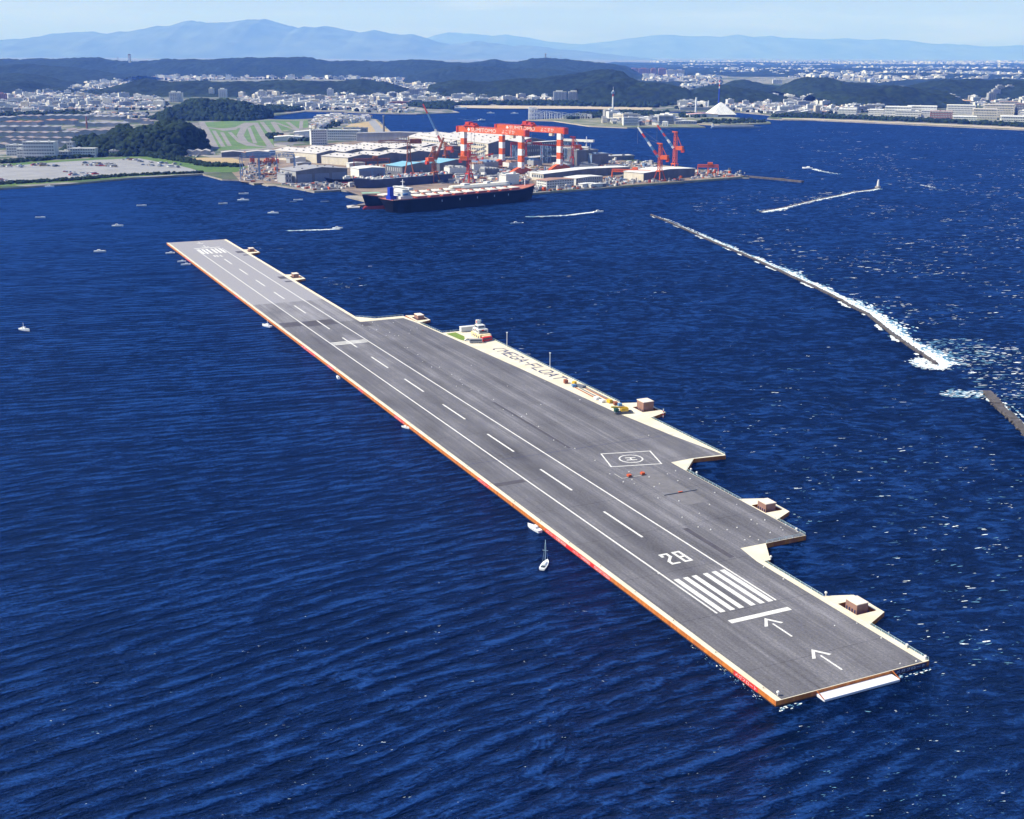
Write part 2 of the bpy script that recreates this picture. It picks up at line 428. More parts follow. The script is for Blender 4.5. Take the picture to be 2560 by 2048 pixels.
for u0, w0, u1, w1, mm in ((150, 66, 186, 78, M_patch_l), (186, 67, 200, 79, M_patch_l), (564, 3, 579, 17, M_patch_d), (560, 19, 578, 41.5, M_patch_d),
                           (205, 2.2, 209, 17, M_patch_d), (905, 50, 917, 57, M_patch_d), (888, 52, 894, 57, M_patch_d), (752, 51, 764, 57, M_patch_d), (735, 51, 741, 57, M_patch_d),
                           (240, 57, 330, 58.6, M_patch_d), (95, 50, 128, 52.5, M_patch_d), (545, 56, 559, 62, M_patch_d)):
    obj('surface_patch', rect(MB(), u0, w0, u1, w1, Z2), mm, Fl)
for w in (18.1, 43.1): obj('side_line', rect(MB(), 57, w - 0.38, 943, w + 0.38), M_white, Fl)
for i in range(13):
    s = 127 + 59.81 * i
    obj('centre_dash', rect(MB(), s, 30.1, s + 31.2, 31.1), M_white, Fl)
for s in (0, 1):
    def U(u): return u if s == 0 else 1000 - u
    def Wd(w): return w if s == 0 else 60.9 - w
    for w in (19.6, 23.6, 27.4, 32.3, 36.2, 39.9):
        obj('threshold_bar', rect(MB(), U(57), Wd(w), U(87), Wd(w + 2.1)), M_white, Fl)
    obj('threshold_line', rect(MB(), U(48.4), Wd(18.2), U(50.8), Wd(43.4)), M_white, Fl)
    for t in (47, 22):
        a = MB()
        a.sheet(L([(U(t), Wd(30.7)), (U(t - 1.7), Wd(30.7)), (U(t - 5.6), Wd(33.4)), (U(t - 5.3), Wd(34.6))]), Z3)
        a.sheet(L([(U(t), Wd(30.7)), (U(t - 1.7), Wd(30.7)), (U(t - 5.6), Wd(28.0)), (U(t - 5.3), Wd(26.8))]), Z3 + 0.004)
        rect(a, U(t - 15), Wd(30.35), U(t - 4.6), Wd(31.05))
        obj('direction_arrow', a, M_white, Fl)
def digit(ch, u0, w0, H, Wt, t=1.15, flip=False):
    """block digit, height H along +u, reading direction +w"""
    S = {'2': [((0, 0), (1, 0)), ((0, 0), (0, .28)), ((0, .28), (1, .68)), ((1, .68), (1, 1)), ((0, 1), (1, 1)), ((0, .80), (0, 1))],
         '8': [((0, 0), (1, 0)), ((0, .5), (1, .5)), ((0, 1), (1, 1)), ((0, 0), (0, 1)), ((1, 0), (1, 1))],
         '0': [((0, 0), (1, 0)), ((0, 1), (1, 1)), ((0, 0), (0, 1)), ((1, 0), (1, 1))],
         '1': [((.6, 0), (.6, 1)), ((.2, .85), (.6, 1))]}
    mb = MB()
    for k, ((a, b), (c, d)) in enumerate(S[ch]):
        p = Vector((a * Wt, b * H)); q = Vector((c * Wt, d * H)); dd = (q - p).normalized(); nn = Vector((-dd.y, dd.x)) * t / 2
        p = p - dd * t / 2; q = q + dd * t / 2
        pts = [p - nn, p + nn, q + nn, q - nn]
        out = []
        for r_ in pts:
            uu, ww = (u0 + r_.y, w0 + r_.x) if not flip else (u0 - r_.y, w0 - r_.x)
            out.append((uu, ww))
        mb.sheet(L(out), Z3 + 0.003 * k)
    return mb
obj('runway_number', digit('2', 99.5, 27.2, 9.0, 2.9), M_white, Fl)
obj('runway_number', digit('8', 99.5, 33.0, 9.0, 2.7), M_white, Fl)
obj('runway_number', digit('1', 900.5, 33.5, 9.0, 2.7, flip=True), M_white, Fl)
obj('runway_number', digit('0', 900.5, 28.6, 9.0, 2.7, flip=True), M_white, Fl)
for u in (497.4, 500.6, 503.8): obj('cross_stripe', rect(MB(), u, 18.6, u + 1.7, 42.1, Z3 + 0.006), M_white, Fl)
# helipad
hc = (213.5, 76.7); hx = Vector((-6.2, 24.4)).normalized(); hy = Vector((19.4, 5.3)).normalized()
def hp(a, b): return (hc[0] + hx.x * a + hy.x * b, hc[1] + hx.y * a + hy.y * b)
hm = MB()
for (a0, b0, a1, b1) in ((-12.6, -10, 12.6, -9.3), (-12.6, 9.3, 12.6, 10), (-12.6, -9.3, -11.9, 9.3), (11.9, -9.3, 12.6, 9.3)):
    hm.sheet(L([hp(a0, b0), hp(a1, b0), hp(a1, b1), hp(a0, b1)]), Z3)
for k in range(40):
    t0, t1 = 2 * PI * k / 40, 2 * PI * (k + 1) / 40
    hm.sheet(L([hp(5.9 * math.cos(t0), 5.9 * math.sin(t0)), hp(5.9 * math.cos(t1), 5.9 * math.sin(t1)), hp(5.2 * math.cos(t1), 5.2 * math.sin(t1)), hp(5.2 * math.cos(t0), 5.2 * math.sin(t0))]), Z3)
for (a0, b0, a1, b1) in ((-2.6, 1.2, 2.6, 2.0), (-2.6, -2.0, 2.6, -1.2), (-0.35, -1.2, 0.35, 1.2)):
    hm.sheet(L([hp(a0, b0), hp(a1, b0), hp(a1, b1), hp(a0, b1)]), Z3)
obj('helipad_marking', hm, M_white, Fl)
# block letters for the name on the cream margin: reading direction -u, tops towards +w
GL = {'M': [((0, 0), (0, 1)), ((0, 1), (.5, .4)), ((.5, .4), (1, 1)), ((1, 1), (1, 0))], 'E': [((0, 0), (0, 1)), ((0, 0), (1, 0)), ((0, .5), (.8, .5)), ((0, 1), (1, 1))],
      'G': [((1, .85), (.8, 1)), ((.8, 1), (.2, 1)), ((.2, 1), (0, .8)), ((0, .8), (0, .2)), ((0, .2), (.2, 0)), ((.2, 0), (.8, 0)), ((.8, 0), (1, .2)), ((1, .2), (1, .45)), ((1, .45), (.6, .45))],
      'A': [((0, 0), (.5, 1)), ((.5, 1), (1, 0)), ((.2, .35), (.8, .35))], '-': [((.15, .5), (.85, .5))],
      'F': [((0, 0), (0, 1)), ((0, 1), (1, 1)), ((0, .5), (.8, .5))], 'L': [((0, 0), (0, 1)), ((0, 0), (1, 0))],
      'O': [((.2, 0), (.8, 0)), ((.8, 0), (1, .2)), ((1, .2), (1, .8)), ((1, .8), (.8, 1)), ((.8, 1), (.2, 1)), ((.2, 1), (0, .8)), ((0, .8), (0, .2)), ((0, .2), (.2, 0))],
      'T': [((.5, 0), (.5, 1)), ((0, 1), (1, 1))], '(': [((.9, 1), (.35, .88)), ((.35, .88), (.05, .5)), ((.05, .5), (.15, .12)), ((.15, .12), (.5, 0))]}
u = 445.5
for k, ch in enumerate('(MEGA-FLOAT'):
    mb = MB()
    wbase = 109.6 + (445 - u) * 0.021 + (0 if ch != '(' else -0.2)
    wd = {'-': 4.0, '(': 6.0}.get(ch, 6.4)
    for j, ((a, b), (c, d)) in enumerate(GL[ch]):
        p = Vector((a * wd, b * 7.6)); q = Vector((c * wd, d * 7.6)); dd = (q - p).normalized(); nn = Vector((-dd.y, dd.x)) * 0.62
        p -= dd * 0.42; q += dd * 0.42
        mb.sheet(L([(u - r_.x, wbase + r_.y) for r_ in (p - nn, p + nn, q + nn, q - nn)]), HZ + 0.02 + 0.003 * j)
    obj('painted_letter', mb, M_navy, Fl)
    u -= wd + 2.0
# dark seam across the deck
sm = MB(); rs = random.Random(5); pu, pw = 238.0, 2.5
while pw < 115:
    nu = 238.0 + rs.uniform(-0.35, 0.35); nw = pw + 2.0
    sm.sheet(L([(pu - 0.14, pw), (nu - 0.14, nw), (nu + 0.14, nw), (pu + 0.14, pw)]), Z3 + 0.02); pu, pw = nu, nw
obj('deck_seam', sm, M_navy, Fl)
# banners with white writing along the left side
def textmesh(s, size, name):
    cu = bpy.data.curves.new(name, 'FONT'); cu.body = s; cu.size = size; cu.resolution_u = 2; cu.align_x = 'LEFT'
    o = bpy.data.objects.new(name, cu); COL.objects.link(o)
    dg = bpy.context.evaluated_depsgraph_get(); dg.update()
    me = bpy.data.meshes.new_from_object(o.evaluated_get(dg)); bpy.data.objects.remove(o); bpy.data.curves.remove(cu)
    return me
def text_on(s, width, height, origin, ex, ey, m, parent, name='lettering', off=None):
    """lay the writing out in the plane (ex, ey) starting at origin, scaled to width x height"""
    me = textmesh(s, 1.0, name); co = np.empty(len(me.vertices) * 3); me.vertices.foreach_get('co', co); co = co.reshape(-1, 3)
    x0, x1, y0, y1 = co[:, 0].min(), co[:, 0].max(), co[:, 1].min(), co[:, 1].max()
    ex = np.array(ex); ey = np.array(ey); og = np.array(origin)
    a = (co[:, :1] - x0) / (x1 - x0) * width; b = (co[:, 1:2] - y0) / (y1 - y0) * height
    me.vertices.foreach_set('co', (og + a * ex + b * ey).ravel()); me.materials.clear(); me.materials.append(m); me.update()
    o = bpy.data.objects.new(name, me); COL.objects.link(o); o.parent = parent
    return o
def banner(u0, u1, text, tu0=None, tu1=None, hgt=1.5):
    b = obj('side_banner', MB().box(u1, 0.0, 0.25, u0, 0.03, 1.85), M_red, Fl)
    if text: text_on(text, (tu0 or u0) - (tu1 or u1), hgt * 0.8, ((tu0 or u0), 0.05, 0.45), (-1, 0, 0), (0, 0, 1), M_white, b)
banner(152.5, 129.2, 'メガフロート空港利用実験', 151.8, 134.4)
banner(129.2, 112.0, 'メガフロート技術研究組合', 128.8, 114.6)
banner(112.0, 99.0, 'MEGA FLOAT YOKOSUKA', 111.5, 99.6)
banner(220.5, 207.5, 'メガフロート', 219.8, 208.2)
banner(21.5, 9.0, 'メガフロート', 20.8, 9.6)
for a, c in ((452, 440), (392, 383), (331, 316), (510, 478), (905, 880), (700, 690)): banner(a, c, 'メガフロート')
b = obj('end_banner', MB().box(-0.03, -59.0, 0.25, 0.0, -45.6, 1.7), M_navy, Fl)
text_on('メガフロート', 12.0, 1.05, (-0.05, -46.4, 0.45), (0, -1, 0), (0, 0, 1), M_white, b)
M_plank = mat('skirt_planks', (0.66, 0.66, 0.70), 0.7, 0.12, 0.9, stretch=(0.3, 3, 1))
obj('end_platform', MB().box(-4.0, -44.4, 0.2, -0.02, -15.0, 0.95), M_plank, Fl)
fb = MB()
fb.beam((-0.2, -44.6, 2.0), (-3.9, -44.4, 0.95), 0.2); fb.beam((-0.2, -15, 2.0), (-3.9, -14.9, 0.95), 0.2); obj('platform_brace', fb, M_orange, Fl)
# raised kerb along the deck edge
kb = MB()
for (a, b_) in (((0.15, 0.15), (999.8, 0.15)), ((0.15, 59.85), (87, 59.85)), ((579, 59.85), (999.8, 59.85)), ((199.5, 120.85), (502.8, 120.85))):
    kb.beam((a[0], -a[1], HZ + 0.1), (b_[0], -b_[1], HZ + 0.1), 0.25, 0.25)
obj('kerb', kb, M_cream, Fl)
# handrails
M_rail = mat('rail_steel', (0.45, 0.62, 0.66), 0.5, 0.1, 1, metal=0.2)
def rail(pts):
    mb = MB()
    for (a, b_) in zip(pts[:-1], pts[1:]):
        a = Vector((a[0], -a[1], 0)); b_ = Vector((b_[0], -b_[1], 0)); n = max(1, int((b_ - a).length / 3))
        mb.beam(a + Vector((0, 0, HZ + 1.1)), b_ + Vector((0, 0, HZ + 1.1)), 0.09); mb.beam(a + Vector((0, 0, HZ + 0.6)), b_ + Vector((0, 0, HZ + 0.6)), 0.06)
        for k in range(n + 1):
            c = a.lerp(b_, k / n); mb.beam(c + Vector((0, 0, HZ)), c + Vector((0, 0, HZ + 1.1)), 0.09)
    obj('handrail', mb, M_rail, Fl)
rail([(88, 91), (188, 91.1), (199, 102)][1:]); rail([(101.3, 72), (101.3, 91.1), (124, 91.1)]); rail([(145, 91.1), (188, 91.1)])
rail([(578, 60.2), (567.1, 71), (567.1, 93)]); rail([(541, 94.8), (503.2, 97.4), (503.2, 120.8)])
rail([(199.6, 120.8), (268, 120.8)]); rail([(300, 120.8), (480, 120.8)]); rail([(0.2, 59.8), (28, 59.8)]); rail([(52, 59.8), (87, 59.8)])
# mooring platforms with an opening round each dolphin
M_box_side = mat('dolphin_brown', (0.26, 0.145, 0.115), 0.8, 0.15, 0.3)
M_box_top = mat('dolphin_top', (0.72, 0.62, 0.52), 0.7, 0.1, 0.3)
def mooring(ua, ub, w0, w1, box, bh, idx, label, wtip=None):
    """platform between u=ua (near) and ub (far), from hull edge w0 out to w1"""
    sk = 3.5
    pl = MB(); box = (box[0] + .6, box[1], box[2] - .6, box[3] - .4); bh += 0.7; ds = (box[0] - 1.6, box[1] - 1.2, box[2] + 2.6, box[3] + 2.4)   # opening u0,w0,u1,w1
    outer = [(ua - 3, w0), (ua, w0 + (w1 - w0) * 0.55), (ua + 2.5, w1), (ub - 6, w1 + 0.3), (ub - 2, w1 - 0.5), (ub + 1, w0)]
    u0, q0, u1, q1 = ds
    for k, quad in enumerate(([(ua - 3, w0), (ua, w0 + (w1 - w0) * 0.55), (u0, q1), (u0, w0)], [(ua, w0 + (w1 - w0) * .55), (ua + 2.5, w1), (u1, w1 + .3), (u1, q1), (u0, q1)],
                 [(u1, w0), (u1, w1 + .3), (ub - 3, w1 - .5), (ub + 1, w0)], [(u0, w0), (u0, q0), (u1, q0), (u1, w0)])):
        if abs(q0 - w0) < 0.05 and k == 3: continue
        pl.prism(L(quad), 0.3 + 0.002 * k, HZ - 0.004 * k - 0.004, 0, 1)
    obj('mooring_platform', pl, [M_orange, M_cream], Fl)
    t = thing('mooring_dolphin', label, 'mooring dolphin', (FX, FY, 0), FTH, 'mooring dolphins beside the floating runway')
    obj('caisson', MB().box(box[0], -box[3], -1.5, box[2], -box[1], HZ + bh), M_box_side, t)
    obj('cap', MB().box(box[0] - .15, -box[3] - .15, HZ + bh + 0.01, box[2] + .15, -box[1] + .15, HZ + bh + 0.3), M_box_top, t)
    fm = MB()
    for k in range(4):
        fm.box(box[0] + 0.8 + k * (box[2] - box[0] - 1.6) / 3 - 0.2, -box[1] + 0.01, 0.6, box[0] + 0.8 + k * (box[2] - box[0] - 1.6) / 3 + 0.2, -box[1] + 0.25, HZ + 0.6)
    obj('fender', fm, M_navy, t)
mooring(31, 52, 60.02, 71.5, (36.5, 62.3, 43.5, 67.6), 2.0, 0, 'brown square mooring dolphin in the platform nearest the camera')
mooring(123, 146, 91.32, 102.0, (129.3, 93.0, 136.3, 98.4), 2.2, 1, 'brown square mooring dolphin beside the long deck step behind the runway number')
mooring(271, 298, 121.02, 134.0, (279.5, 124.0, 287.5, 130.8), 4.0, 2, 'tallest brown mooring dolphin, at the widest part of the deck past the helipad')
mooring(543, 567, 95.02, 106.0, (549, 98.0, 558, 103.0), 2.2, 3, 'brown mooring dolphin at the far corner of the wide deck')
mooring(743, 771, 60.02, 70.8, (752, 62.5, 760, 67.5), 2.4, 4, 'small brown mooring dolphin on the narrow deck, second from its far end')
mooring(900, 925, 60.02, 70.8, (908, 62.5, 916, 67.5), 2.2, 5, 'small brown mooring dolphin closest to the far end of the deck')
# ------------------------------------------------------------------ land
ZL = 2.5
def P(r, *pts, z=ZL): return [tuple(at(r, x, y, z))[:2] for x, y in pts]
M_quay = mat('quay_concrete', (0.30, 0.27, 0.23), 0.9, 0.3, 0.05, detail=8)
def land_material():
    m = bpy.data.materials.new('land_ground'); m.use_nodes = True
    n, l = m.node_tree.nodes, m.node_tree.links; b = n['Principled BSDF']; b.inputs['Roughness'].default_value = 0.95; b.inputs['Specular IOR Level'].default_value = 0.1
    tc = n.new('ShaderNodeTexCoord')
    def nz(s, d=5, r_=0.6):
        t = n.new('ShaderNodeTexNoise'); t.inputs['Scale'].default_value = s; t.inputs['Detail'].default_value = d; t.inputs['Roughness'].default_value = r_
        l.new(tc.outputs['Object'], t.inputs['Vector']); return t.outputs['Fac']
    vo = n.new('ShaderNodeTexVoronoi'); vo.inputs['Scale'].default_value = 1 / 45.0; l.new(tc.outputs['Object'], vo.inputs['Vector'])
    r1 = n.new('ShaderNodeValToRGB'); e = r1.color_ramp.elements; r1.color_ramp.interpolation = 'CONSTANT'
    e[0].position = 0; e[0].color = (0.07, 0.10, 0.055, 1); e[1].position = 0.30; e[1].color = (0.17, 0.165, 0.17, 1)
    for p_, c in ((0.5, (0.24, 0.23, 0.22)), (0.72, (0.10, 0.12, 0.08)), (0.85, (0.30, 0.28, 0.26))):
        k = r1.color_ramp.elements.new(p_); k.color = c + (1,)
    sp = n.new('ShaderNodeSeparateColor'); l.new(vo.outputs['Color'], sp.inputs[0]); l.new(sp.outputs[0], r1.inputs['Fac'])
    r2 = n.new('ShaderNodeValToRGB'); e = r2.color_ramp.elements; e[0].position = 0.50; e[0].color = (0, 0, 0, 1); e[1].position = 0.58; e[1].color = (1, 1, 1, 1)
    l.new(nz(1 / 1400.0, 6, 0.65), r2.inputs['Fac'])
    r3 = n.new('ShaderNodeValToRGB'); e = r3.color_ramp.elements; e[0].position = 0.4; e[0].color = (0.02, 0.035, 0.014, 1); e[1].position = 0.65; e[1].color = (0.05, 0.085, 0.03, 1)
    l.new(nz(1 / 60.0), r3.inputs['Fac'])
    mx = n.new('ShaderNodeMix'); mx.data_type = 'RGBA'; l.new(r2.outputs['Color'], mx.inputs['Factor']); l.new(r1.outputs['Color'], mx.inputs[6]); l.new(r3.outputs['Color'], mx.inputs[7])
    l.new(mx.outputs[2], b.inputs['Base Color'])
    return m
M_land = land_material()
coast = (P('A', (-1400, 1330), (-500, 1225), (0, 1180), (450, 1150), (820, 1115), (1270, 1090), (1390, 1122), (1500, 1125))
  + P('D', (150, 860), (235, 852), (400, 872), (640, 910), (800, 942), (1090, 925), (1180, 935), (1460, 1058))
  + [(-203, 1538), (-78, 1645), (-56, 1620), (20, 1684)] + P('E', (1210, 960), (2156, 890)) + P('F', (1530, 790))
  + P('C', (435, 1112), (180, 1063), (70, 1058), (0, 1042)) + P('B', (2060, 1040), (1900, 1012), (1800, 985), (1640, 983), (1530, 948), (1400, 905), (1100, 850), (430, 848), (345, 858), (330, 835), (240, 752), (180, 737), (0, 730))
  + P('A', (1930, 745), (1800, 751), (1600, 743), (1640, 735), (1920, 697), (2156, 701))
  + P('B', (120, 706), (300, 711), (480, 714), (620, 709), (750, 705), (700, 690), (735, 675), (1000, 680), (1500, 682), (1950, 688), (1975, 694), (2156, 696))
  + P('C', (150, 700), (380, 704), (570, 722), (545, 744), (640, 750), (850, 753), (1250, 771), (1600, 787), (2156, 813), (3200, 862), (4800, 930)))
coast += [(40000, 6000), (52000, 70000), (-52000, 70000), (-30000, 4000)]
g = MB(); g.prism(coast, -2.0, ZL, 0, 1, bottom=False)
ground = obj('ground', g, [M_quay, M_land]); ground['kind'] = 'structure'
isl = P('B', (1165, 752), (1340, 757), (1560, 790), (1800, 800), (2156, 797)) + P('C', (160, 797), (75, 775), (250, 783), (400, 781), (570, 773), (560, 762), (360, 738), (180, 722), (0, 712)) + P('B', (2000, 702), (1800, 700), (1570, 703), (1440, 716), (1380, 741))
M_sand = mat('beach_sand', (0.42, 0.36, 0.27), 0.95, 0.15, 0.02)
g = MB(); g.prism(isl, -2.0, ZL + 0.3, 0, 1, bottom=False)
o = obj('island_ground', g, [M_sand, mat('island_grass', (0.06, 0.10, 0.035), 0.95, 0.5, 0.02, col2=(0.25, 0.23, 0.18))]); o['kind'] = 'structure'

def flat(name, pts, m, z=ZL + 0.05):
    o = obj(name, MB().sheet(pts, z), m); o['kind'] = 'structure'; return o
M_apron = mat('apron_concrete', (0.255, 0.26, 0.275), 0.9, 0.14, 0.03, detail=8)
M_grass = mat('grass_green', (0.045, 0.115, 0.02), 0.95, 0.4, 0.03, col2=(0.10, 0.16, 0.04))
M_grassl = mat('grass_light', (0.11, 0.19, 0.06), 0.95, 0.2, 0.02, col2=(0.07, 0.13, 0.04))
M_road = mat('road_asphalt', (0.21, 0.20, 0.20), 0.9, 0.15, 0.02)
M_tan = mat('bare_earth', (0.38, 0.29, 0.16), 0.95, 0.2, 0.02)
M_yard = mat('yard_rust_ground', (0.13, 0.10, 0.085), 0.95, 0.4, 0.03, col2=(0.27, 0.21, 0.165), detail=8)
flat('apron', P('A', (-900, 1225), (0, 1142), (450, 1118), (820, 1092), (1275, 1080), (1130, 1040), (870, 992), (600, 1003), (380, 1015), (0, 1045), (-900, 1120)), M_apron)
flat('grass_verge', P('A', (-900, 1262), (0, 1168), (450, 1140), (820, 1108), (1270, 1086), (1275, 1080), (820, 1092), (450, 1118), (0, 1142), (-900, 1225)), M_grass, ZL + 0.1)
flat('grass_verge', P('A', (-900, 1100), (0, 1030), (380, 1003), (600, 990), (900, 980), (1010, 960), (1120, 985), (1290, 1030), (1560, 1045), (1480, 1080), (1290, 1080), (1130, 1040), (870, 992), (600, 1003), (380, 1015), (0, 1045), (-900, 1120)), M_grass, ZL + 0.1)
flat('bare_field', P('A', (1165, 995), (1280, 988), (1460, 992), (1540, 1015), (1480, 1030), (1300, 1036)), M_tan, ZL + 0.15)
flat('shipyard_yard', P('D', (5, 838), (150, 850), (410, 862), (640, 900), (800, 930), (1090, 915), (1440, 1040)) + [(-198, 1548), (-78, 1650), (-56, 1626), (20, 1697)] + P('E', (1220, 950), (2156, 882)) + P('F', (1500, 786), (1590, 770)) + P('C', (430, 1105), (0, 1048)) + P('B', (1900, 1020), (1640, 990), (1400, 910), (1000, 870), (430, 860)) + P('D', (1000, 420), (400, 470), (0, 560), (-120, 700)), M_yard, ZL + 0.03)
# test track
flat('test_track_grass', P('A', (1240, 750), (1600, 748), (1930, 750), (1930, 800), (1700, 830), (1720, 925), (1340, 945)), M_grassl, ZL + 0.06)
def road(pts, w, m=M_road, name='track_road', z=ZL + 0.12):
    mb = MB(); pts = [Vector(p + (0,)) for p in pts]
    Ls = []; Rs = []
    for i, p in enumerate(pts):
        a = pts[max(0, i - 1)]; b = pts[min(len(pts) - 1, i + 1)]; d = (b - a).normalized(); nn = Vector((-d.y, d.x, 0)) * w / 2
        Ls.append(p + nn); Rs.append(p - nn)
    vs = [(q.x, q.y, z) for q in Ls] + [(q.x, q.y, z) for q in Rs]; n = len(pts)
    mb.add(vs, [(n + k, n + k + 1, k + 1, k) for k in range(n - 1)])
    o = obj(name, mb, m); o['kind'] = 'structure'; return o
zz = 0
for pts, w in (([(1262, 765), (1300, 830), (1350, 935)], 26), ([(1262, 765), (1400, 757), (1560, 757), (1700, 752), (1920, 755)], 60), ([(1600, 770), (1530, 800), (1505, 850), (1530, 890), (1600, 915), (1700, 925)], 26),
               ([(1600, 770), (1640, 840), (1700, 925)], 22), ([(1290, 800), (1400, 812), (1500, 800), (1560, 770)], 40), ([(1340, 820), (1400, 920)], 14), ([(1390, 830), (1440, 915)], 14),
               ([(1440, 830), (1500, 890), (1560, 915)], 14), ([(1560, 800), (1600, 900)], 14), ([(1640, 765), (1700, 840)], 18), ([(1710, 765), (1760, 840)], 22), ([(1730, 770), (1840, 810), (1900, 825)], 16),
               ([(1800, 765), (1880, 825)], 18), ([(1890, 760), (1885, 810)], 16), ([(1210, 790), (1250, 850), (1300, 930), (1320, 970)], 30)):
    zz += 0.01; road(P('A', *pts), w * 0.62, z=ZL + 0.12 + zz)
flat('track_field', P('A', (1300, 800), (1400, 806), (1500, 796), (1480, 815), (1400, 822)), M_road, ZL + 0.5)
flat('reclaimed_sand', P('D', (1100, 265), (1200, 215), (1400, 190), (1460, 170), (1640, 322), (1250, 330), (1130, 300)), M_tan, ZL + 0.08)
flat('reclaimed_grass', P('D', (1140, 250), (1240, 245), (1340, 300), (1140, 300)), M_grassl, ZL + 0.14)
road(P('D', (1415, 175), (1530, 322)), 22, M_apron, 'seawall_road', ZL + 0.2)
flat('beach', P('B', (735, 676), (1000, 681), (1500, 683), (1950, 690), (1960, 675), (1500, 666), (1000, 662), (740, 662)), M_sand, ZL + 0.2)
flat('beach', P('B', (1850, 660), (2156, 655), (2156, 645), (1860, 648)), M_sand, ZL + 0.2)
flat('coast_road', P('C', (640, 748), (850, 751), (1250, 769), (1600, 784), (2156, 810), (3200, 858), (3200, 846), (2156, 802), (1600, 776), (1250, 762), (850, 744), (640, 742)), M_sand, ZL + 0.2)
flat('coast_grass', P('C', (600, 738), (1000, 745), (1250, 755), (1600, 768), (2156, 795), (2156, 775), (1600, 750), (1250, 742), (1000, 722), (600, 722)), M_grass, ZL + 0.22)

# ------------------------------------------------------------------ hills and woods
def lat(seed):
    rs = np.random.RandomState(seed); g = rs.rand(256, 256)
    def f(x, y):
        xi = np.floor(x).astype(int); yi = np.floor(y).astype(int); fx = x - xi; fy = y - yi
        fx = fx * fx * (3 - 2 * fx); fy = fy * fy * (3 - 2 * fy)
        a = g[xi % 256, yi % 256]; b = g[(xi + 1) % 256, yi % 256]; c = g[xi % 256, (yi + 1) % 256]; d = g[(xi + 1) % 256, (yi + 1) % 256]
        return a * (1 - fx) * (1 - fy) + b * fx * (1 - fy) + c * (1 - fx) * fy + d * fx * fy
    return f
NZ = lat(7)
def fbm(x, y, o=4):
    s = 0; a = 1; t = 0
    for i in range(o): s = s + a * NZ(x * 2 ** i + 13 * i, y * 2 ** i + 7 * i); t += a; a *= 0.5
    return s / t
def grid_mesh(name, X, Y, Z, m):
    ny, nx = X.shape
    co = np.stack([X, Y, Z], -1).reshape(-1, 3)
    i = np.arange(ny * nx).reshape(ny, nx)
    f = np.stack([i[:-1, :-1], i[:-1, 1:], i[1:, 1:], i[1:, :-1]], -1).reshape(-1, 4)
    me = bpy.data.meshes.new(name); me.vertices.add(len(co)); me.vertices.foreach_set('co', co.ravel().astype(np.float32))
    me.loops.add(f.size); me.loops.foreach_set('vertex_index', f.ravel().astype(np.int32))
    me.polygons.add(len(f)); me.polygons.foreach_set('loop_start', np.arange(0, f.size, 4, dtype=np.int32)); me.polygons.foreach_set('loop_total', np.full(len(f), 4, dtype=np.int32))
    me.update(calc_edges=True); me.validate(); me.materials.append(m)
    return me
def forest(name, dark, light, s1, s2):
    if name in MATS: return MATS[name]
    m = bpy.data.materials.new(name); m.use_nodes = True
    n, l = m.node_tree.nodes, m.node_tree.links; b = n['Principled BSDF']; b.inputs['Roughness'].default_value = 0.95; b.inputs['Specular IOR Level'].default_value = 0.1
    tc = n.new('ShaderNodeTexCoord')
    def nz(s, d=4):
        t = n.new('ShaderNodeTexNoise'); t.inputs['Scale'].default_value = s; t.inputs['Detail'].default_value = d; l.new(tc.outputs['Object'], t.inputs['Vector']); return t.outputs['Fac']
    a = n.new('ShaderNodeMath'); a.operation = 'ADD'; q = n.new('ShaderNodeMath'); q.operation = 'MULTIPLY'; q.inputs[1].default_value = 0.5
    l.new(nz(s1), a.inputs[0]); l.new(nz(s2), q.inputs[0]); l.new(q.outputs[0], a.inputs[1])
    r = n.new('ShaderNodeValToRGB'); r.color_ramp.elements[0].position = 0.6; r.color_ramp.elements[1].position = 0.9
    r.color_ramp.elements[0].color = dark + (1,); r.color_ramp.elements[1].color = light + (1,)
    l.new(a.outputs[0], r.inputs['Fac']); l.new(r.outputs['Color'], b.inputs['Base Color'])
    MATS[name] = m; return m
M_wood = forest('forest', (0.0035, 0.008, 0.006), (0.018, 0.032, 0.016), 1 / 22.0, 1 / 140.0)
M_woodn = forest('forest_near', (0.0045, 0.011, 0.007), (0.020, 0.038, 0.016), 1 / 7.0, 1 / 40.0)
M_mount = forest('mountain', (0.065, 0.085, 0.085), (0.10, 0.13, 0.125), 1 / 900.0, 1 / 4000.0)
RIDGES = []
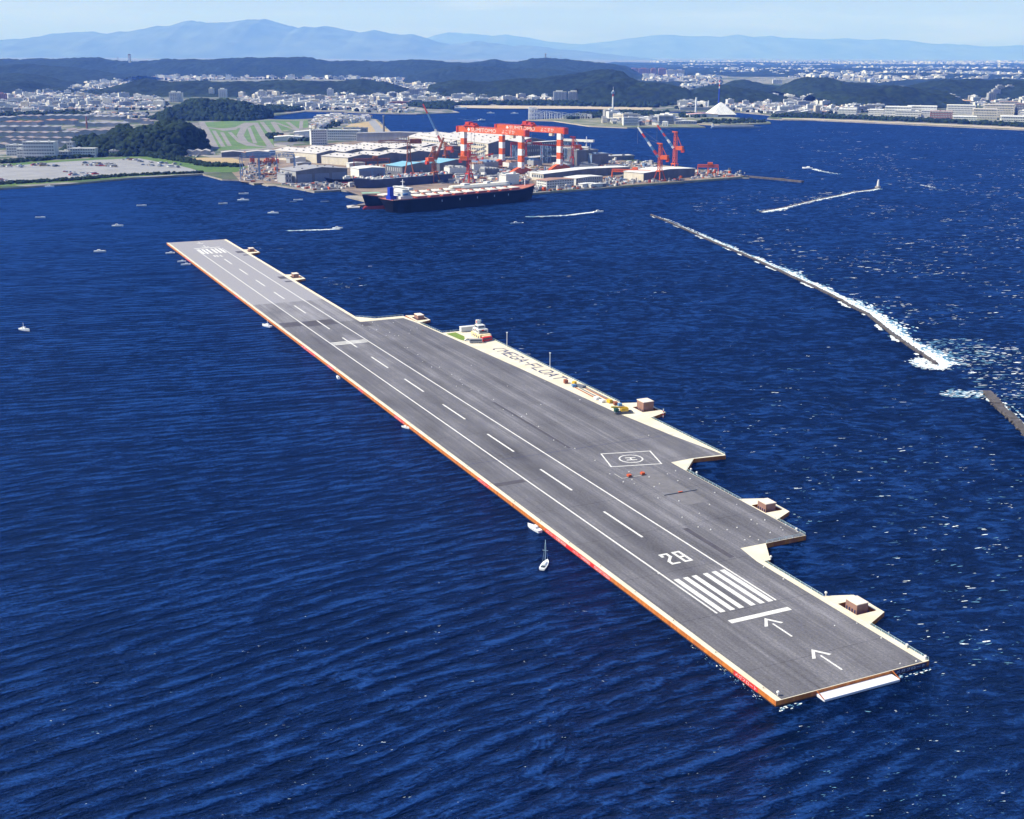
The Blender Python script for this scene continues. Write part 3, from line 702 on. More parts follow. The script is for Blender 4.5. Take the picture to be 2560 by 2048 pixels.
def ridge(name, crest, D, hw, m=None, step=9.0, canopy=7.0, cs=16.0, seed=0, lobes=0.55, slant=0.0, nt=56, kind=None):
    """hill range with its crest at distance D; crest: list of (region, x, y) skyline points"""
    pts = [at_depth(r, x, y, D) for r, x, y in crest]
    xs = np.array([p.x for p in pts]); zs = np.array([max(p.z, 3.0) for p in pts])
    n = int(min(900, max(40, (xs[-1] - xs[0]) / step)))
    X1 = np.linspace(xs[0], xs[-1], n); Z1 = np.interp(X1, xs, zs)
    T = np.linspace(-1, 1, nt)
    X, TT = np.meshgrid(X1, T); Zc = np.interp(X, X1, Z1)
    Yb = D + TT * hw + slant * (X - xs[0]) + (fbm(X / (hw * 0.9) + seed, TT * 0 + seed * 3.1, 3) - 0.5) * hw * 0.9 * (1 - np.abs(TT)) * 0
    # spurs and gullies: the falling profile is modulated along the range
    sp = fbm(X / (hw * 0.45) + seed * 5, TT * 1.3 + seed, 4)
    prof = np.clip(1 - np.abs(TT) ** (1.1 + 0.9 * sp), 0, 1)
    prof = prof * (1 - lobes * (sp - 0.5) * 2 * np.sin(np.abs(TT) * PI))
    Z = (Zc + 2) * np.clip(prof, 0, 1) - 0.5
    if canopy: Z = Z + (fbm(X / cs, Yb / cs, 3) - 0.5) * 2 * canopy * np.clip(prof * 4, 0, 1) * (1 if m is not M_mount else 1)
    me = grid_mesh(name, X, Yb, Z, m or M_wood)
    o = bpy.data.objects.new(name, me); COL.objects.link(o); o['kind'] = 'structure'
    RIDGES.append((xs[0], xs[-1], D, hw))
    return o
def cr(r, *pts): return [(r, x, y) for x, y in pts]
# far mountain ranges
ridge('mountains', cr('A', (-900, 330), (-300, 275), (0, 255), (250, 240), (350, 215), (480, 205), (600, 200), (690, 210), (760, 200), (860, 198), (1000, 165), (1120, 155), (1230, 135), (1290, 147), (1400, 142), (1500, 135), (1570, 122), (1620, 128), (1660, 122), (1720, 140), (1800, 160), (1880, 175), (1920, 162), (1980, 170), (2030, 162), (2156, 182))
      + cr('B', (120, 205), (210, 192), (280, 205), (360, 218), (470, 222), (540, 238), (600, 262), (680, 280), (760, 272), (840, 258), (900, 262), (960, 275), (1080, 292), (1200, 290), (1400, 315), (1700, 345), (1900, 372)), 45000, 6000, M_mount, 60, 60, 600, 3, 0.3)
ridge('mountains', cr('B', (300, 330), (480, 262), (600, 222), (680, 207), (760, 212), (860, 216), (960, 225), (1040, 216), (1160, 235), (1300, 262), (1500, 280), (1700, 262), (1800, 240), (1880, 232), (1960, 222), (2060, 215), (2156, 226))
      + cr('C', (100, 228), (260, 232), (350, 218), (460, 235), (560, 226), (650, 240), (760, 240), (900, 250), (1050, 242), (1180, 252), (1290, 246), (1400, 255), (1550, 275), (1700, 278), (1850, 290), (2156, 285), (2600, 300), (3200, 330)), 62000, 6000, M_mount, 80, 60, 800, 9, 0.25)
# wooded hills, far to near
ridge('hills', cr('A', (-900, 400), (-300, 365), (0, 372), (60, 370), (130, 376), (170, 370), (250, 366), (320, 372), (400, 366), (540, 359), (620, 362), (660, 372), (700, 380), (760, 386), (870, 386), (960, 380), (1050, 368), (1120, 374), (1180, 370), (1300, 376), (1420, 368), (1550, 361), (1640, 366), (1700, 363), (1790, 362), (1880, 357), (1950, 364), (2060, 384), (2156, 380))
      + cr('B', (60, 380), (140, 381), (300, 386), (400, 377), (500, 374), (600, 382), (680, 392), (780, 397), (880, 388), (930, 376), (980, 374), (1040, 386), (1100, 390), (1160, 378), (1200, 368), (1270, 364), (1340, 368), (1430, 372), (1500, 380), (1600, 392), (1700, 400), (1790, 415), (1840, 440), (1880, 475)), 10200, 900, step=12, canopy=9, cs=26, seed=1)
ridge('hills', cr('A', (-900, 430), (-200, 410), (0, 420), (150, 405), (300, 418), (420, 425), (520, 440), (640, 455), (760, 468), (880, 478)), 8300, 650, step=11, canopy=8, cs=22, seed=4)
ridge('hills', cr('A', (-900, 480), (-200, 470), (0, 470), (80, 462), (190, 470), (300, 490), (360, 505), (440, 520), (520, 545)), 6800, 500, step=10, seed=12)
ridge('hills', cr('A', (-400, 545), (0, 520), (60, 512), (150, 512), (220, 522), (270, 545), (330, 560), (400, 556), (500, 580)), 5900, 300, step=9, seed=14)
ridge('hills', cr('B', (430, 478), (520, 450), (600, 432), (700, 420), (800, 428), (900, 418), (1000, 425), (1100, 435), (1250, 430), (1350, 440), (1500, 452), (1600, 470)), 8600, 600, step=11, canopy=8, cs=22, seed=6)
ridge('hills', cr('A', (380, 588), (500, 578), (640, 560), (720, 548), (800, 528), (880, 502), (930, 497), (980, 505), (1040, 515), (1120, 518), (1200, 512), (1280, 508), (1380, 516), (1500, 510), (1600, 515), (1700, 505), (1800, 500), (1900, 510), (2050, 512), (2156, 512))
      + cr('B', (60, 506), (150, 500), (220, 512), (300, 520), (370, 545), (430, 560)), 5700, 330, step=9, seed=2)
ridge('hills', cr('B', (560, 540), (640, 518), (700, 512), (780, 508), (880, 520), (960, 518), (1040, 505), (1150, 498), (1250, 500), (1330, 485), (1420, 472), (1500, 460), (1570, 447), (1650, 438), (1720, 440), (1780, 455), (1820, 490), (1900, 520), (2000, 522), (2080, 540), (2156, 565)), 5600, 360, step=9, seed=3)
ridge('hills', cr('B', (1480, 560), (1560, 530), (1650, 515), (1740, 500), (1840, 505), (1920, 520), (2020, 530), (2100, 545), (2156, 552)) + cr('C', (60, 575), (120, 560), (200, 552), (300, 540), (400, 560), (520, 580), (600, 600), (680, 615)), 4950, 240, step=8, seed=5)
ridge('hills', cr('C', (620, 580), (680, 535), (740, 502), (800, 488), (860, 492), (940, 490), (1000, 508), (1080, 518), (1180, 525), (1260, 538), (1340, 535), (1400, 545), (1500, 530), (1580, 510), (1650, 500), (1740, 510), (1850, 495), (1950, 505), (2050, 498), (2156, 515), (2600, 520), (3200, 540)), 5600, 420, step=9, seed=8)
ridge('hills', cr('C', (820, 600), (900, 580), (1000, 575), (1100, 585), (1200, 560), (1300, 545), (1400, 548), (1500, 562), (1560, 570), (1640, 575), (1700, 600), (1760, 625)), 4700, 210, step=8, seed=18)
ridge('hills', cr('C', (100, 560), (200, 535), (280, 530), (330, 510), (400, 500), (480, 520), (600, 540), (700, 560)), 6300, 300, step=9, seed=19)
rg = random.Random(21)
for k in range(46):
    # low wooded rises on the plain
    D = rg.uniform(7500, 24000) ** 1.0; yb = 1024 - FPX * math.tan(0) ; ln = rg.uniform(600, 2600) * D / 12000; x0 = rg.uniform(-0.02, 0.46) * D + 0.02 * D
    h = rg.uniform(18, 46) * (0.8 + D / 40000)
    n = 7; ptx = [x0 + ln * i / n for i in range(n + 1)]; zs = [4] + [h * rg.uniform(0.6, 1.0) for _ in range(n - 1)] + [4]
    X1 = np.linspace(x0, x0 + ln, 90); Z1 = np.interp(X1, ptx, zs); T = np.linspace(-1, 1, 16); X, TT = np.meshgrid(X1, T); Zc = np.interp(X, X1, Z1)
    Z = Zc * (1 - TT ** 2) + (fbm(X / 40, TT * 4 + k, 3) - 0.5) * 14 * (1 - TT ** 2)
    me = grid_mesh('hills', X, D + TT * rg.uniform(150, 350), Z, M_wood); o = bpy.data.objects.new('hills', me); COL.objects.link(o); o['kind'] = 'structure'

# crowns: bumpy blobs merged into one mesh for a wood that reads as one mass
def blob_proto(seed):
    rs = np.random.RandomState(seed)
    t = (1 + 5 ** 0.5) / 2
    v = np.array([(-1, t, 0), (1, t, 0), (-1, -t, 0), (1, -t, 0), (0, -1, t), (0, 1, t), (0, -1, -t), (0, 1, -t), (t, 0, -1), (t, 0, 1), (-t, 0, -1), (-t, 0, 1)], float)
    v /= np.linalg.norm(v[0])
    f = [(0, 11, 5), (0, 5, 1), (0, 1, 7), (0, 7, 10), (0, 10, 11), (1, 5, 9), (5, 11, 4), (11, 10, 2), (10, 7, 6), (7, 1, 8), (3, 9, 4), (3, 4, 2), (3, 2, 6), (3, 6, 8), (3, 8, 9), (4, 9, 5), (2, 4, 11), (6, 2, 10), (8, 6, 7), (9, 8, 1)]
    vs = [tuple(p) for p in v]; cache = {}; nf = []
    def mid(a, b):
        k = (min(a, b), max(a, b))
        if k not in cache:
            p = (np.array(vs[a]) + np.array(vs[b])) / 2; p /= np.linalg.norm(p); vs.append(tuple(p)); cache[k] = len(vs) - 1
        return cache[k]
    for a, b, c in f:
        x, y, z = mid(a, b), mid(b, c), mid(c, a); nf += [(a, x, z), (b, y, x), (c, z, y), (x, y, z)]
    v = np.array(vs); v *= (0.78 + 0.44 * rs.rand(len(v)))[:, None]
    return v, np.array(nf)
BL = [blob_proto(i) for i in range(6)]
def blobs(name, pts, m, label=None, cat='wood', kind='stuff'):
    """pts: (x, y, z, r, squash)"""
    V = []; F = []; o = 0
    rs = np.random.RandomState(3)
    for i, (x, y, z, r, sq) in enumerate(pts):
        v, f = BL[i % 6]; a = rs.rand() * 6.28; c, s = math.cos(a), math.sin(a)
        w = v @ np.array([[c, s, 0], [-s, c, 0], [0, 0, sq]]) * r + np.array([x, y, z]); V.append(w); F.append(f + o); o += len(v)
    V = np.concatenate(V); F = np.concatenate(F)
    me = bpy.data.meshes.new(name); me.vertices.add(len(V)); me.vertices.foreach_set('co', V.ravel().astype(np.float32))
    me.loops.add(F.size); me.loops.foreach_set('vertex_index', F.ravel().astype(np.int32))
    me.polygons.add(len(F)); me.polygons.foreach_set('loop_start', np.arange(0, F.size, 3, dtype=np.int32)); me.polygons.foreach_set('loop_total', np.full(len(F), 3, dtype=np.int32))
    me.update(calc_edges=True); me.materials.append(m)
    ob = bpy.data.objects.new(name, me); COL.objects.link(ob)
    if label: ob['label'] = label; ob['category'] = cat
    if kind: ob['kind'] = kind
    return ob
def wood_hill(crest, D, hw, label, r0, seed, m, step=1.0):
    pts = [at_depth(r, x, y, D) for r, x, y in crest]; xs = [p.x for p in pts]; zs = [p.z for p in pts]
    rs = random.Random(seed); out = []; n = int((xs[-1] - xs[0]) * hw * 2 / (r0 * r0 * 1.5) * step)
    for i in range(n):
        x = rs.uniform(xs[0], xs[-1]); t = rs.uniform(-1, 0.6); zc = np.interp(x, xs, zs); w = hw * min(1, 0.35 + zc / max(zs))
        pr = 1 - abs(t) ** 2.1; r = r0 * rs.uniform(0.6, 1.5)
        g_ = 0.84 + 0.16 * math.sin(x / 31.0 + seed) * math.sin(t * 6 + x / 50.0)
        z = (zc - 2) * pr * g_ - r * 0.3
        out.append((x, D + t * w, max(z, r * 0.4), r, rs.uniform(0.7, 1.15)))
    me = blobs('woodland', out, m, label, 'wood')
    # the hill body under the crowns
    X1 = np.linspace(xs[0], xs[-1], 80); T = np.linspace(-1, 1, 24); X, TT = np.meshgrid(X1, T); Zc = np.interp(X, xs, zs)
    Wd = hw * np.minimum(1, 0.35 + Zc / max(zs))
    Z = (Zc - 6) * (1 - np.abs(TT) ** 2.1) * 0.84 - 1
    h = bpy.data.objects.new('hills', grid_mesh('hills', X, D + TT * Wd * 0.95, Z, M_woodn)); COL.objects.link(h); h['kind'] = 'structure'
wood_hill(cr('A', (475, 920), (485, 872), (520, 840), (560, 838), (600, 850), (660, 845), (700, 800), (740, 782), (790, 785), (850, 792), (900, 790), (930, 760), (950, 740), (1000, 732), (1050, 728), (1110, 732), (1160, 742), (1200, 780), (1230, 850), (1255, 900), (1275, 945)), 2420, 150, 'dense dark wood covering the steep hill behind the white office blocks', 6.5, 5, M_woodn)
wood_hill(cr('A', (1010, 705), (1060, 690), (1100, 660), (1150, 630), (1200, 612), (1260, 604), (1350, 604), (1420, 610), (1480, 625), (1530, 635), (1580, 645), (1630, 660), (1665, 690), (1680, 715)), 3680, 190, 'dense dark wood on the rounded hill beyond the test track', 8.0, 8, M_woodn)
# belts of trees, shrubs along the aprons and parks
def belt(r, poly, n, r0, label, seed, m=None, z=ZL, sq=0.9):
    rs = random.Random(seed); pl = [Vector(p + (0,)) for p in poly]; tri = tessellate_polygon([pl]); ar = []
    for t in tri:
        a, b, c = [pl[i] for i in t]; ar.append((b - a).cross(c - a).length)
    out = []
    for i in range(n):
        t = rs.choices(tri, ar)[0]; a, b, c = [pl[j] for j in t]; u, v = rs.random(), rs.random()
        if u + v > 1: u, v = 1 - u, 1 - v
        p = a + (b - a) * u + (c - a) * v; rr = r0 * rs.uniform(0.5, 1.4); out.append((p.x, p.y, z + rr * 0.5, rr, sq))
    return blobs('tree_belt', out, m or M_woodn, label, 'trees')
belt('A', P('A', (-300, 1180), (0, 1160), (450, 1134), (820, 1104), (1270, 1086), (1270, 1082), (820, 1096), (450, 1124), (0, 1148), (-300, 1165)), 700, 2.2, 'low green shrubs along the seawall in front of the parking apron', 1)
belt('A', P('A', (0, 1028), (380, 1000), (600, 985), (900, 975), (900, 965), (600, 975), (380, 990), (0, 1015)), 380, 3.2, 'row of green trees behind the parking apron', 2)
belt('A', P('A', (920, 985), (1020, 962), (1120, 985), (1290, 1028), (1540, 1040), (1500, 1050), (1280, 1045), (1100, 1010)), 420, 3.0, 'green thicket between the apron and the bare field', 3)
belt('B', P('B', (400, 662), (560, 655), (700, 650), (730, 668), (700, 688), (560, 682)), 420, 8, 'dark pines along the far side of the bay, left of the beach', 4)
belt('B', P('B', (740, 660), (1300, 664), (1960, 676), (2156, 652), (2156, 640), (1600, 644), (1000, 646), (740, 652)), 900, 8, 'long dark belt of pines behind the beach', 5)
belt('B', P('B', (1580, 706), (1800, 704), (2060, 706), (2060, 745), (1900, 745), (1720, 742), (1580, 742), (1440, 750), (1400, 742)), 560, 5.5, 'green trees over the island park', 6)
belt('C', P('C', (0, 715), (150, 722), (190, 735), (100, 740), (0, 738)), 80, 5.0, 'green trees beside the pyramid roof', 7)
belt('C', P('C', (80, 772), (250, 778), (500, 772), (555, 765), (400, 748), (350, 755), (150, 755)), 200, 4.2, 'green trees round the foot of the pyramid roof', 8)
belt('C', P('C', (560, 735), (1000, 745), (1600, 770), (2156, 798), (2700, 820), (2700, 812), (2156, 788), (1600, 760), (1000, 735), (700, 722)), 900, 6, 'long dark belt of trees along the right-hand shore', 9)
belt('A', P('A', (1670, 675), (1900, 670), (1905, 695), (1720, 708)), 200, 7, 'dark trees at the mouth of the inlet beyond the test track', 10)
belt('D', P('D', (290, 350), (400, 330), (560, 375), (740, 390), (740, 405), (500, 405), (310, 375)), 90, 4.5, 'green trees between the test track and the big workshops', 11)
belt('D', P('D', (850, 290), (1120, 230), (1000, 200), (900, 200)), 60, 4, 'small trees among the pale houses by the bay', 12)
for (a, b, c, d, e, s) in ((0, 560, 700, 585, 5200, 30), (380, 640, 900, 655, 3900, 31), (0, 715, 560, 735, 3300, 32)):
    belt('A', P('A', (a, b), (c, b + 4), (c, d), (a, d - 4)), 260, 7, 'scattered dark trees in the town, band %s' % ('farthest back' if s == 30 else 'in the middle' if s == 31 else 'nearest the factories'), s)
# ------------------------------------------------------------------ buildings
M_wallw = mat('wall_white', (0.62, 0.62, 0.60), 0.8, 0.1, 0.15)
M_wallc = mat('wall_cream', (0.58, 0.53, 0.44), 0.8, 0.15, 0.1, stretch=(1, 1, 0.3))
M_wallg = mat('wall_grey', (0.34, 0.345, 0.36), 0.8, 0.15, 0.1, stretch=(1, 1, 0.3))
M_walld = mat('wall_dark', (0.14, 0.15, 0.18), 0.8, 0.2, 0.1, stretch=(1, 1, 0.2))
M_roofl = mat('roof_light', (0.50, 0.475, 0.46), 0.7, 0.12, 0.05, stretch=(1, 1, 1), detail=8)
M_roofg = mat('roof_grey', (0.30, 0.30, 0.32), 0.7, 0.15, 0.06, detail=8)
M_roofw = mat('roof_white', (0.66, 0.66, 0.64), 0.7, 0.1, 0.1)
M_roofd = mat('roof_dull', (0.235, 0.20, 0.21), 0.85, col2=(0.32, 0.27, 0.26), scale=0.03, detail=8)
M_rooft = mat('roof_teal', (0.20, 0.42, 0.55), 0.6, 0.15, 0.1)
M_roofr = mat('roof_rust', (0.33, 0.20, 0.15), 0.8, 0.25, 0.05)
M_roofb = mat('roof_blue_tile', (0.12, 0.14, 0.19), 0.8, 0.2, 0.1)
M_brick = mat('wall_brick', (0.28, 0.13, 0.12), 0.8, 0.15, 0.1)
M_win = mat('window_glass', (0.05, 0.07, 0.10), 0.25, 0.2, 0.3, spec=0.5)
def win_mat(name, axis, pitch):
    m = bpy.data.materials.new(name); m.use_nodes = True
    n, l = m.node_tree.nodes, m.node_tree.links; b = n['Principled BSDF']; b.inputs['Roughness'].default_value = 0.3
    tc = n.new('ShaderNodeTexCoord'); sp = n.new('ShaderNodeSeparateXYZ'); l.new(tc.outputs['Object'], sp.inputs[0])
    a = n.new('ShaderNodeMath'); a.operation = 'MULTIPLY'; a.inputs[1].default_value = 1 / pitch; l.new(sp.outputs[axis], a.inputs[0])
    f = n.new('ShaderNodeMath'); f.operation = 'FRACT'; l.new(a.outputs[0], f.inputs[0])
    g_ = n.new('ShaderNodeMath'); g_.operation = 'LESS_THAN'; g_.inputs[1].default_value = 0.34; l.new(f.outputs[0], g_.inputs[0])
    mx = n.new('ShaderNodeMix'); mx.data_type = 'RGBA'; mx.inputs[6].default_value = (0.05, 0.07, 0.10, 1); mx.inputs[7].default_value = (0.60, 0.60, 0.59, 1)
    l.new(g_.outputs[0], mx.inputs['Factor']); l.new(mx.outputs[2], b.inputs['Base Color']); return m
M_winx = win_mat('window_band', 0, 4.5); M_winy = win_mat('window_band_side', 1, 5.0)
M_door = mat('door_steel', (0.17, 0.21, 0.30), 0.7, 0.1, 0.2)
M_rust = mat('rust_steel', (0.30, 0.10, 0.05), 0.8, 0.3, 0.2)
M_steelb = mat('steel_blue', (0.16, 0.24, 0.38), 0.6, 0.2, 0.2)
M_cor = mat('crane_orange', (0.62, 0.11, 0.03), 0.5, 0.15, 0.1)
M_cwh = mat('crane_white', (0.72, 0.72, 0.72), 0.5, 0.06, 0.1)
M_cred = mat('crane_red', (0.50, 0.05, 0.03), 0.55, 0.2, 0.2)
M_cblue = mat('crane_blue', (0.10, 0.22, 0.42), 0.55, 0.2, 0.2)
def hall(name, label, p0, ang, Lw, Dp, H, nb=1, rise=None, wall=M_wallc, roof=M_roofl, front=None, flat_roof=False, doors=0, windows=0, cat='building', group=None, vents=0, dang=None, side_win=0):
    """workshop with front edge from p0 along ang (deg); depth runs away to the left-hand normal"""
    t = thing(name, label, cat, (p0[0], p0[1], ZL), R(ang), group)
    rise = (H * 0.18 if rise is None else rise)
    sh = 0 if dang is None else math.tan(R(dang - ang - 90)) * -1
    def Q(x, y, z): return (x + sh * y, y, z)
    w = MB()
    bw = Lw / nb
    prof = [(0, 0)]
    for k in range(nb): prof += ([((k + 0.5) * bw, rise)] if not flat_roof else []) + [((k + 1) * bw, 0)]
    if flat_roof: prof = [(0, 0), (Lw, 0)]
    # front and back walls follow the roof profile
    for (y, mi) in ((0, 1), (Dp, 0)):
        o = len(w.v); n = len(prof)
        w.v += [Q(x, y, 0) for x, z in prof] + [Q(x, y, H + z) for x, z in prof]
        for k in range(n - 1):
            w.f.append((o + k, o + k + 1, o + n + k + 1, o + n + k) if y == 0 else (o + k + 1, o + k, o + n + k, o + n + k + 1)); w.m.append(mi)
    w.add([Q(0, 0, 0), Q(0, Dp, 0), Q(0, Dp, H), Q(0, 0, H)], [(1, 0, 3, 2)]); w.add([Q(Lw, 0, 0), Q(Lw, Dp, 0), Q(Lw, Dp, H), Q(Lw, 0, H)], [(0, 1, 2, 3)])
    obj('wall', w, [wall, front or wall], t)  # workshop fronts take a darker wall: their shade is painted in
    r = MB(); e = 0.8
    n = len(prof); pf = [(x + (-e if i == 0 else e if i == n - 1 else 0), z) for i, (x, z) in enumerate(prof)]
    th = 0.5
    ring = lambda y: [Q(x, y, H + z + th) for x, z in pf] + [Q(x, y, H + z + 0.02) for x, z in pf[::-1]]
    r.loft([ring(-e), ring(Dp + e)])
    ro = obj('roof', r, roof, t)
    if flat_roof:
        pr = MB()
        for a, b in (((0, 0), (Lw, 0)), ((Lw, 0), (Lw, Dp)), ((Lw, Dp), (0, Dp)), ((0, Dp), (0, 0))): pr.beam(Q(a[0], a[1], H + 0.9), Q(b[0], b[1], H + 0.9), 0.5, 0.8)
        rs = random.Random(int(Lw * 7 + Dp))
        for k in range(3):
            pr.cbox(rs.uniform(0.2, 0.8) * Lw, rs.uniform(0.2, 0.8) * Dp, H + 0.5, rs.uniform(2, 5), rs.uniform(2, 4), rs.uniform(1.2, 3))
        obj('parapet', pr, wall, t)
    if vents:
        vm = MB().cbox(0, 0, 0, 2.2, 2.2, 1.3).mesh('roof_vent', M_walld)
        for k in range(nb):
            for j in range(vents):
                y = Dp * (j + 0.5) / vents
                for xx in (0.2, 0.5, 0.8):
                    x = (k + xx) * bw; z = H + rise * (1 - abs(xx - 0.5) * 2) + 0.5
                    obj('roof_vent', vm, None, ro, (Q(x, y, 0)[0], y, z))
    for k in range(doors):
        a = Lw * (k + 0.08) / doors; b = Lw * (k + 0.92) / doors
        obj('door', MB().box(a, -0.25, 0.02, b, -0.02, H * 0.72), M_door, t)
    if windows:
        fl = max(1, windows)
        for k in range(fl):
            z = H * (k + 0.42) / fl
            obj('window_row', MB().box(Lw * 0.03, -0.14, z, Lw * 0.97, -0.02, z + H / fl * 0.42), M_winx, t)
    if side_win:
        for k in range(side_win):
            z = H * (k + 0.42) / side_win; q = MB(); nwin = 1
            for j in range(nwin):
                a = Dp * (j + 0.2) / nwin; b = Dp * (j + 0.8) / nwin; q.box(-0.14, Dp * 0.03, z, -0.02, Dp * 0.97, z + H / side_win * 0.4)
            obj('window_row', q, M_winy, t)
    return t
def G2(r, x, y): p = at(r, x, y, ZL); return (p.x, p.y)
# the two great multi-bay workshops
hall('workshop', 'huge pale workshop whose long zigzag roof rises behind the lower one', (-341, 2148), 44, 290, 118, 16, 5, 4.5, M_wallc, M_roofl, M_walld, vents=6, dang=139, side_win=2)
hall('workshop', 'lower pale zigzag-roofed workshop in front of the larger one, rust stains on its end', (-281, 2105), 44, 250, 62, 13, 4, 4.0, M_wallc, M_roofl, M_walld, vents=4, dang=144, side_win=1)
hall('workshop', 'tallest long shed with a pale roof beside the bay behind the gantry cranes', (-46, 2294), 44, 150, 270, 24, 2, 6, M_wallc, M_roofl, M_walld, vents=9, dang=121, side_win=3)
hall('workshop', 'long shed sloping away left of the tallest shed, pale roof', (-122, 2386), 44, 66, 190, 19, 1, 7, M_wallc, M_roofl, M_walld, vents=6, dang=119)
hall('workshop', 'low pale shed wing in front of the tallest shed', (-150, 2290), 44, 80, 95, 15, 1, 4, M_wallc, M_roofl, M_walld, dang=124)
hall('hangar', 'big grey hangar with tall dark closed doors on the left quay', (-319, 1811), 37, 86, 52, 17, 1, 4.0, M_wallg, M_roofg, M_walld, doors=3, side_win=0, vents=2)
hall('annexe', 'small grey block built against the left end of the big hangar', (-334, 1806), 37, 11, 26, 13, 1, 0.8, M_wallg, M_roofg, M_wallg, flat_roof=True, windows=2)
hall('workshop', 'white shed with blue-grey doors right of the big hangar', (-237, 1898), 30, 44, 34, 13, 1, 1.5, M_wallw, M_roofw, M_steelb, doors=2)
hall('workshop', 'open-ended dark blue shed under a bright teal roof', (-173, 1930), 45, 70, 40, 14, 1, 4, M_walld, M_rooft, M_walld, side_win=1)
hall('workshop', 'second teal-roofed shed, the longer one behind the slender cranes', (-118, 1992), 45, 70, 46, 14, 1, 4, M_walld, M_rooft, M_walld)
hall('long_shed', 'very long low white-roofed shed running beside the dry dock', (46, 1859), 42, 190, 26, 10, 1, 2.5, M_wallc, M_roofw, M_walld, side_win=1)
hall('office', 'three-storey white office with brown roof on the quay right of the big ship', (48, 1751), 36, 50, 24, 10.5, 1, 1.2, M_wallw, M_roofr, M_wallw, windows=3, side_win=3)
hall('office', 'white-roofed hall just right of the brown-roofed quay office', (92, 1793), 40, 54, 26, 10, 1, 1.2, M_wallw, M_roofw, M_wallg, windows=2)
hall('workshop', 'cream shed on the quay under the two red jib cranes', (197, 1858), 43, 122, 40, 12, 1, 2.5, M_wallc, M_roofw, M_walld)
hall('store', 'plain white cube-like store at the bow of the moored ship', (-10, 1798), 36, 24, 22, 14, 1, 0.5, M_wallw, M_roofw, M_wallw, flat_roof=True)
hall('store', 'white shed with a long truck-like shape on the quay edge, first of two', (100, 1762), 38, 26, 9, 5, 1, 0.6, M_wallw, M_roofw, M_wallw)
hall('store', 'white shed with a long truck-like shape on the quay edge, nearer of two', (112, 1762), 38, 26, 8, 4.5, 1, 0.6, M_wallw, M_roofw, M_wallw)
hall('canopy', 'flat canopy roof on the tip of the shipyard beyond the dock', G2('F', 30, 610), 20, 62, 26, 7, 1, 0.6, M_walld, M_roofw, M_walld, flat_roof=True)
hall('tank_block', 'dark round-topped tank block right of the rear gantry', G2('E', 1690, 690), 30, 42, 30, 28, 1, 1.5, M_walld, M_roofg, M_walld, flat_roof=True)
hall('tank_block', 'dark ribbed silo block next to the round-topped tank', G2('E', 1850, 690), 30, 34, 24, 22, 1, 1.0, M_steelb, M_roofg, M_walld, flat_roof=True)
hall('conveyor_house', 'upper of two white strip-roofed conveyor galleries behind the gantries', G2('E', 1100, 610), 42, 135, 10, 30, 1, 0.5, M_wallg, M_roofw, M_walld, windows=3)
hall('workshop', 'white ribbed roof shed at the foot of the rear gantry legs', G2('E', 1140, 640), 30, 80, 20, 8, 1, 2, M_wallg, M_roofl, M_walld)
rs = random.Random(44)
LBL = ['grey', 'white', 'blue', 'rusty']
for i, (x, y, w, d, h, mm, rm, lab) in enumerate((
    (540, 640, 22, 14, 8, M_wallg, M_roofg, 'small grey shed on the yard left of the big workshops'), (600, 640, 20, 12, 9, M_wallw, M_roofw, 'small white shed on the yard left of the big workshops'),
    (120, 580, 30, 16, 9, M_steelb, M_roofw, 'blue-walled store with white roof left of the workshops'), (60, 575, 26, 14, 8, M_walld, M_roofr, 'rust-roofed dark store at the left end of the yard'),
    (270, 560, 28, 14, 8, M_wallg, M_roofw, 'pale store behind the red steel stacks'), (400, 590, 12, 9, 7, M_wallw, M_roofr, 'small house-like shed beside the workshop corner'),
    (620, 690, 26, 14, 7, M_wallg, M_roofg, 'low grey shed behind the hangar'), (1180, 690, 30, 10, 7, M_wallw, M_roofw, 'thin white shed under the red travelling crane'))):
    hall('store', lab, G2('D', x, y), 37, w, d, h, 1, 1.2, mm, rm, mm)
for i, (x, y, w, d, h, mm, lab) in enumerate((
    (320, 760, 30, 20, 14, M_wallw, 'white block of ship sections behind the moored ship'), (640, 690, 40, 26, 12, M_wallg, 'grey block of ship sections below the front gantry'),
    (700, 770, 26, 18, 13, M_walld, 'dark ship section between the gantry legs'), (580, 720, 22, 16, 14, M_wallw, 'white louvred ship section beside the red tower crane'),
    (1260, 800, 30, 18, 12, M_wallw, 'white hull section near the long low shed'), (960, 690, 24, 18, 12, M_wallw, 'white ship block at the foot of the rear gantry'),
    (1060, 650, 40, 20, 12, M_wallg, 'grey striped ship block behind the front gantry leg'), (1420, 690, 30, 18, 10, M_wallg, 'grey louvred block left of the rear gantry leg'),
    (750, 640, 50, 20, 14, M_wallg, 'grey deckhouse block behind the front gantry'), (1580, 690, 26, 18, 11, M_wallw, 'white angular hull section right of the rear gantry'),
    (1720, 700, 26, 18, 11, M_wallw, 'white wedge of hull beside the dark tank block'), (2000, 690, 40, 14, 7, M_wallw, 'low white block right of the tank'))):
    p = G2('E', x, y)
    t = thing('ship_section', lab, 'ship section', (p[0], p[1], ZL), R(rs.choice((37, 40, -50, 30))))
    m = MB(); m.box(0, 0, 0, w, d, h * 0.7); obj('shell', m, mm, t)
    m = MB()
    for k in range(5): m.box(w * (0.02 + 0.2 * k), d * 0.1, h * 0.7 + 0.02, w * (0.15 + 0.2 * k), d * 0.9, h * (0.75 + 0.25 * rs.random()))
    obj('deckhouse', m, rs.choice((M_wallw, M_wallg, M_roofr, M_steelb)), t)
